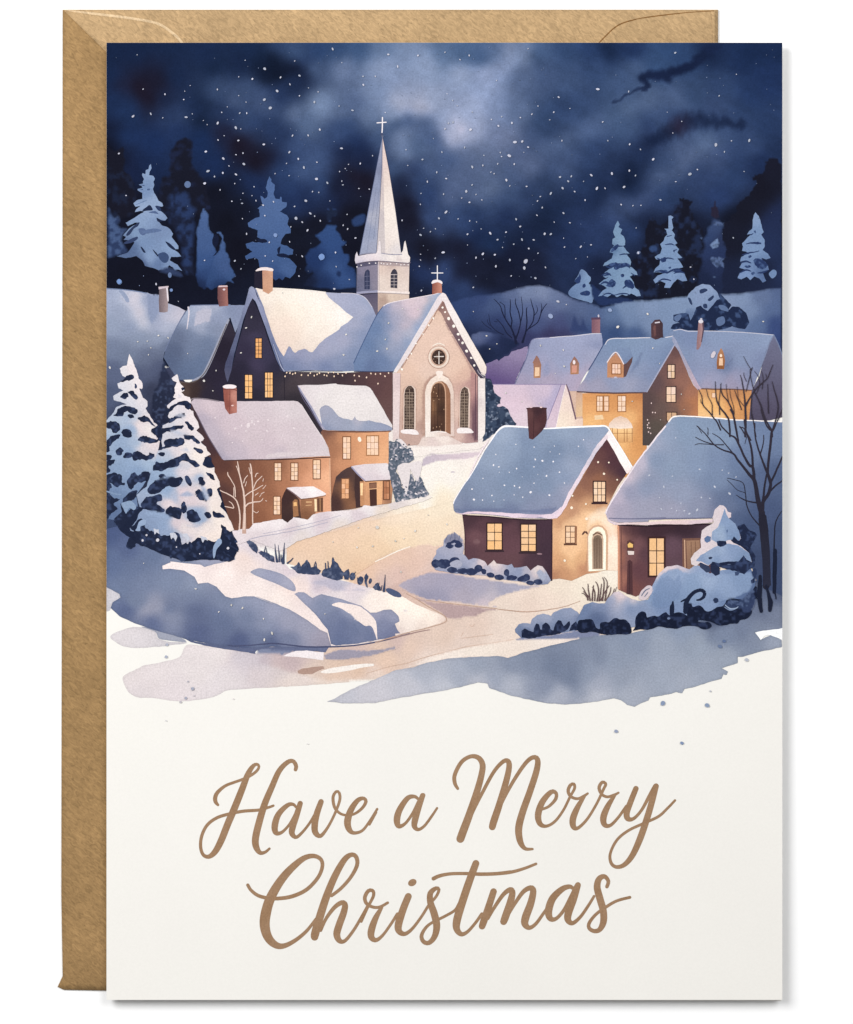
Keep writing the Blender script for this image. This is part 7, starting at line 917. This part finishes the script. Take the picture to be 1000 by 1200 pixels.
def slab(name, poly, z0, z1, mat, parent=None):
    """A sheet cut to an outline, with real thickness; z0 / z1 may be functions of the plan position."""
    f0 = z0 if callable(z0) else (lambda x, y: z0); f1 = z1 if callable(z1) else (lambda x, y: z1)
    n = len(poly); vs = [(*W(x, y), f0(x, y)) for x, y in poly] + [(*W(x, y), f1(x, y)) for x, y in poly]
    fs = [list(range(n)), list(range(2 * n - 1, n - 1, -1))] + [[i, i + n, (i + 1) % n + n, (i + 1) % n] for i in range(n)]
    return obj(name, vs, fs, mat, parent)
def sheet(name, poly, zf, th, mat, parent=None, h=14):
    """A thin curved sheet over the outline, following the height zf."""
    p = resample(np.array(poly if area(poly) > 0 else poly[::-1], float), 8); lo, hi = p.min(0), p.max(0)
    gx, gy = np.meshgrid(np.arange(lo[0] + h / 2, hi[0], h), np.arange(lo[1] + h / 2, hi[1], h)); q = np.stack([gx.ravel(), gy.ravel()], 1)
    q = q[inside(q, p)]; q = q[bdist(q, p) > h * .4]
    r = delaunay_2d_cdt([Vector(t) for t in p] + [Vector(t) for t in q], [], [list(range(len(p)))], 1, 1e-5)
    V = [tuple(t) for t in r[0]]; n = len(V); b = len(p)
    vs = [(*W(x, y), zf(x, y)) for x, y in V] + [(*W(x, y), zf(x, y) - th) for x, y in V]
    fs = [list(f)[::-1] for f in r[2]] + [[k + n for k in f] for f in r[2]] + [[i, (i + 1) % b, (i + 1) % b + n, i + n] for i in range(b)]
    o = obj(name, vs, fs, mat, parent)
    for pl in o.data.polygons[:2 * len(r[2])]: pl.use_smooth = True
    return o
M_CARD = paper_material('ivory_card_stock', (245, 242, 236), 'card'); M_KRAFT = paper_material('kraft_paper', (161, 129, 88), 'kraft'); M_TABLE = paper_material('matt_white_table', (266, 266, 266), 'table')
front = slab('front_panel', [(125, 50), (917, 50), (917, 1171.8), (125, 1171.8)], CARD_Z - .0003, CARD_Z, M_CARD, card)
back = slab('back_panel', [(125.6, 50.6), (916.2, 50.6), (916.2, 1173.6), (125.6, 1172.6)], .00205, .00235, M_CARD, card)
fold = slab('fold', [(124.9, 50.2), (126.2, 50.2), (126.2, 1171.6), (124.9, 1171.6)], .00237, CARD_Z - .00031, M_CARD, card)

env = bpy.data.objects.new('envelope', None); C.objects.link(env); env.location = (*W(455, 586), 0); env.empty_display_size = .02
env['label'] = 'brown kraft paper envelope lying half hidden under the card'; env['category'] = 'envelope'
def ez(x, y):
    v = (y - 9) / 1153.0; k = lambda d, r: max(0.0, min(1.0, d / r))
    e = lambda t: 1 - (1 - t) ** 2
    rim = e(k(min(y - 9, 1163 - y, 843 - x), 26))                      # the folded edges roll down to the table
    puff = .45 + .55 * e(k(v - .02, .22))                              # the body is puffed out, the flap end lies flat
    left = k(x - 68, 60) ** 1.15 * puff + (1 - puff) * e(k(x - 70, 24))
    return .0004 + .00135 * rim * left
body = sheet('body', PX('72,9 843,9 842,400 840,800 838,1163 500,1163.5 125,1163 73,1162 66,1158.6 72,1146 70.4,1050 71,700 71.8,300'), ez, .0003, M_KRAFT, env, h=10)
M_FLAP = paper_material('kraft_paper_flap_lit', (188, 157, 117), 'kraft')  # lighter than the body: the top strip's brighter light painted into the kraft
sheet('flap', PX('72.3,9.2 842.7,9.2 842.6,56 800,120 455,330 200,130 128,64 72.6,9.6'), lambda x, y: ez(x, y) + .00022, .0002, M_FLAP, env, h=8)
seam = crom([(699, 53), (712, 39.5), (722, 30.5), (735, 24.3), (760, 18.8), (800, 13.8), (838, 11)], False, 6)
sv = []
for i, (x, y) in enumerate(seam):
    d = seam[min(i + 1, len(seam) - 1)] - seam[max(i - 1, 0)]; d /= np.linalg.norm(d); q = (-d[1], d[0])
    for o in (-.75, .75): sv.append((*W(x + q[0] * o, y + q[1] * o), ez(x, y) + .000235))
obj('seam', sv, [[2 * i, 2 * i + 2, 2 * i + 3, 2 * i + 1][::-1] for i in range(len(seam) - 1)], paper_material('kraft_paper_seam_shade', (134, 96, 56), 'kraft'), env)  # dark strip: shade along the flap's right edge painted as colour
M_CREASE = paper_material('kraft_paper_ridge_highlight', (222, 194, 156), 'kraft')  # pale strip: the highlight on the flap's left ridge put into the colour
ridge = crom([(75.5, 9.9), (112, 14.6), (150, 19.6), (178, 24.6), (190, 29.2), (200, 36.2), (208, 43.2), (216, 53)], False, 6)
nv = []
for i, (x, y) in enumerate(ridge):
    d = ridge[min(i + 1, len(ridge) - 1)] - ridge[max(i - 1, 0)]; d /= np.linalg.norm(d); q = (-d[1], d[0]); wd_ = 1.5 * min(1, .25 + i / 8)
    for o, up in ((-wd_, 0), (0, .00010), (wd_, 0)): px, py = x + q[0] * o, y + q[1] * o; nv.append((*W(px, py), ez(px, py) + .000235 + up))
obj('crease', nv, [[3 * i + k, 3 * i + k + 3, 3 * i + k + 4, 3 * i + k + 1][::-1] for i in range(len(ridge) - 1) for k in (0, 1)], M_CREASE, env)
sheet('side_flap', PX('834,11.5 840,11.2 840.6,90 839,160 836,160 836.4,60 835.6,24'), lambda x, y: ez(x, y) + .00030, .00006, M_FLAP, env, h=6)
# table
tb = obj('table_top', [(-.8, -.8, 0), (.8, -.8, 0), (.8, .8, 0), (-.8, .8, 0)], [[0, 1, 2, 3]], M_TABLE); tb['kind'] = 'structure'; tb['label'] = 'plain white table top'

# ================================================================== light and camera
w = bpy.data.worlds.new('World'); bpy.context.scene.world = w; w.use_nodes = True
bg = w.node_tree.nodes['Background']; bg.inputs[0].default_value = (1, 1, 1, 1); bg.inputs[1].default_value = .36
def lamp(name, loc, size, watts, target=(0, 0, 0)):
    d = bpy.data.lights.new(name, 'AREA'); d.shape = 'DISK'; d.size = size; d.energy = watts
    o = bpy.data.objects.new(name, d); C.objects.link(o); o.location = loc
    o.rotation_euler = (Vector(target) - Vector(loc)).to_track_quat('-Z', 'Y').to_euler(); return o
lamp('softbox_left', (-.40, .24, .60), .44, 5.3, (0, .02, 0)); lamp('softbox_right', (.30, .26, .62), .44, 2.6, (0, .02, 0))
cam = bpy.data.cameras.new('camera'); co = bpy.data.objects.new('camera', cam); C.objects.link(co)
D = 0.75; co.location = (0, 0, CARD_Z + D); cam.sensor_fit = 'VERTICAL'; cam.sensor_height = 36; cam.lens = 36 * D / (1200 * S); cam.clip_start = .05; cam.clip_end = 10
sc = bpy.context.scene; sc.camera = co
sc.view_settings.view_transform = 'Standard'; sc.view_settings.look = 'None'; sc.view_settings.exposure = 0; sc.view_settings.gamma = 1; sc.view_settings.use_curve_mapping = False
sc.cycles.max_bounces = 6
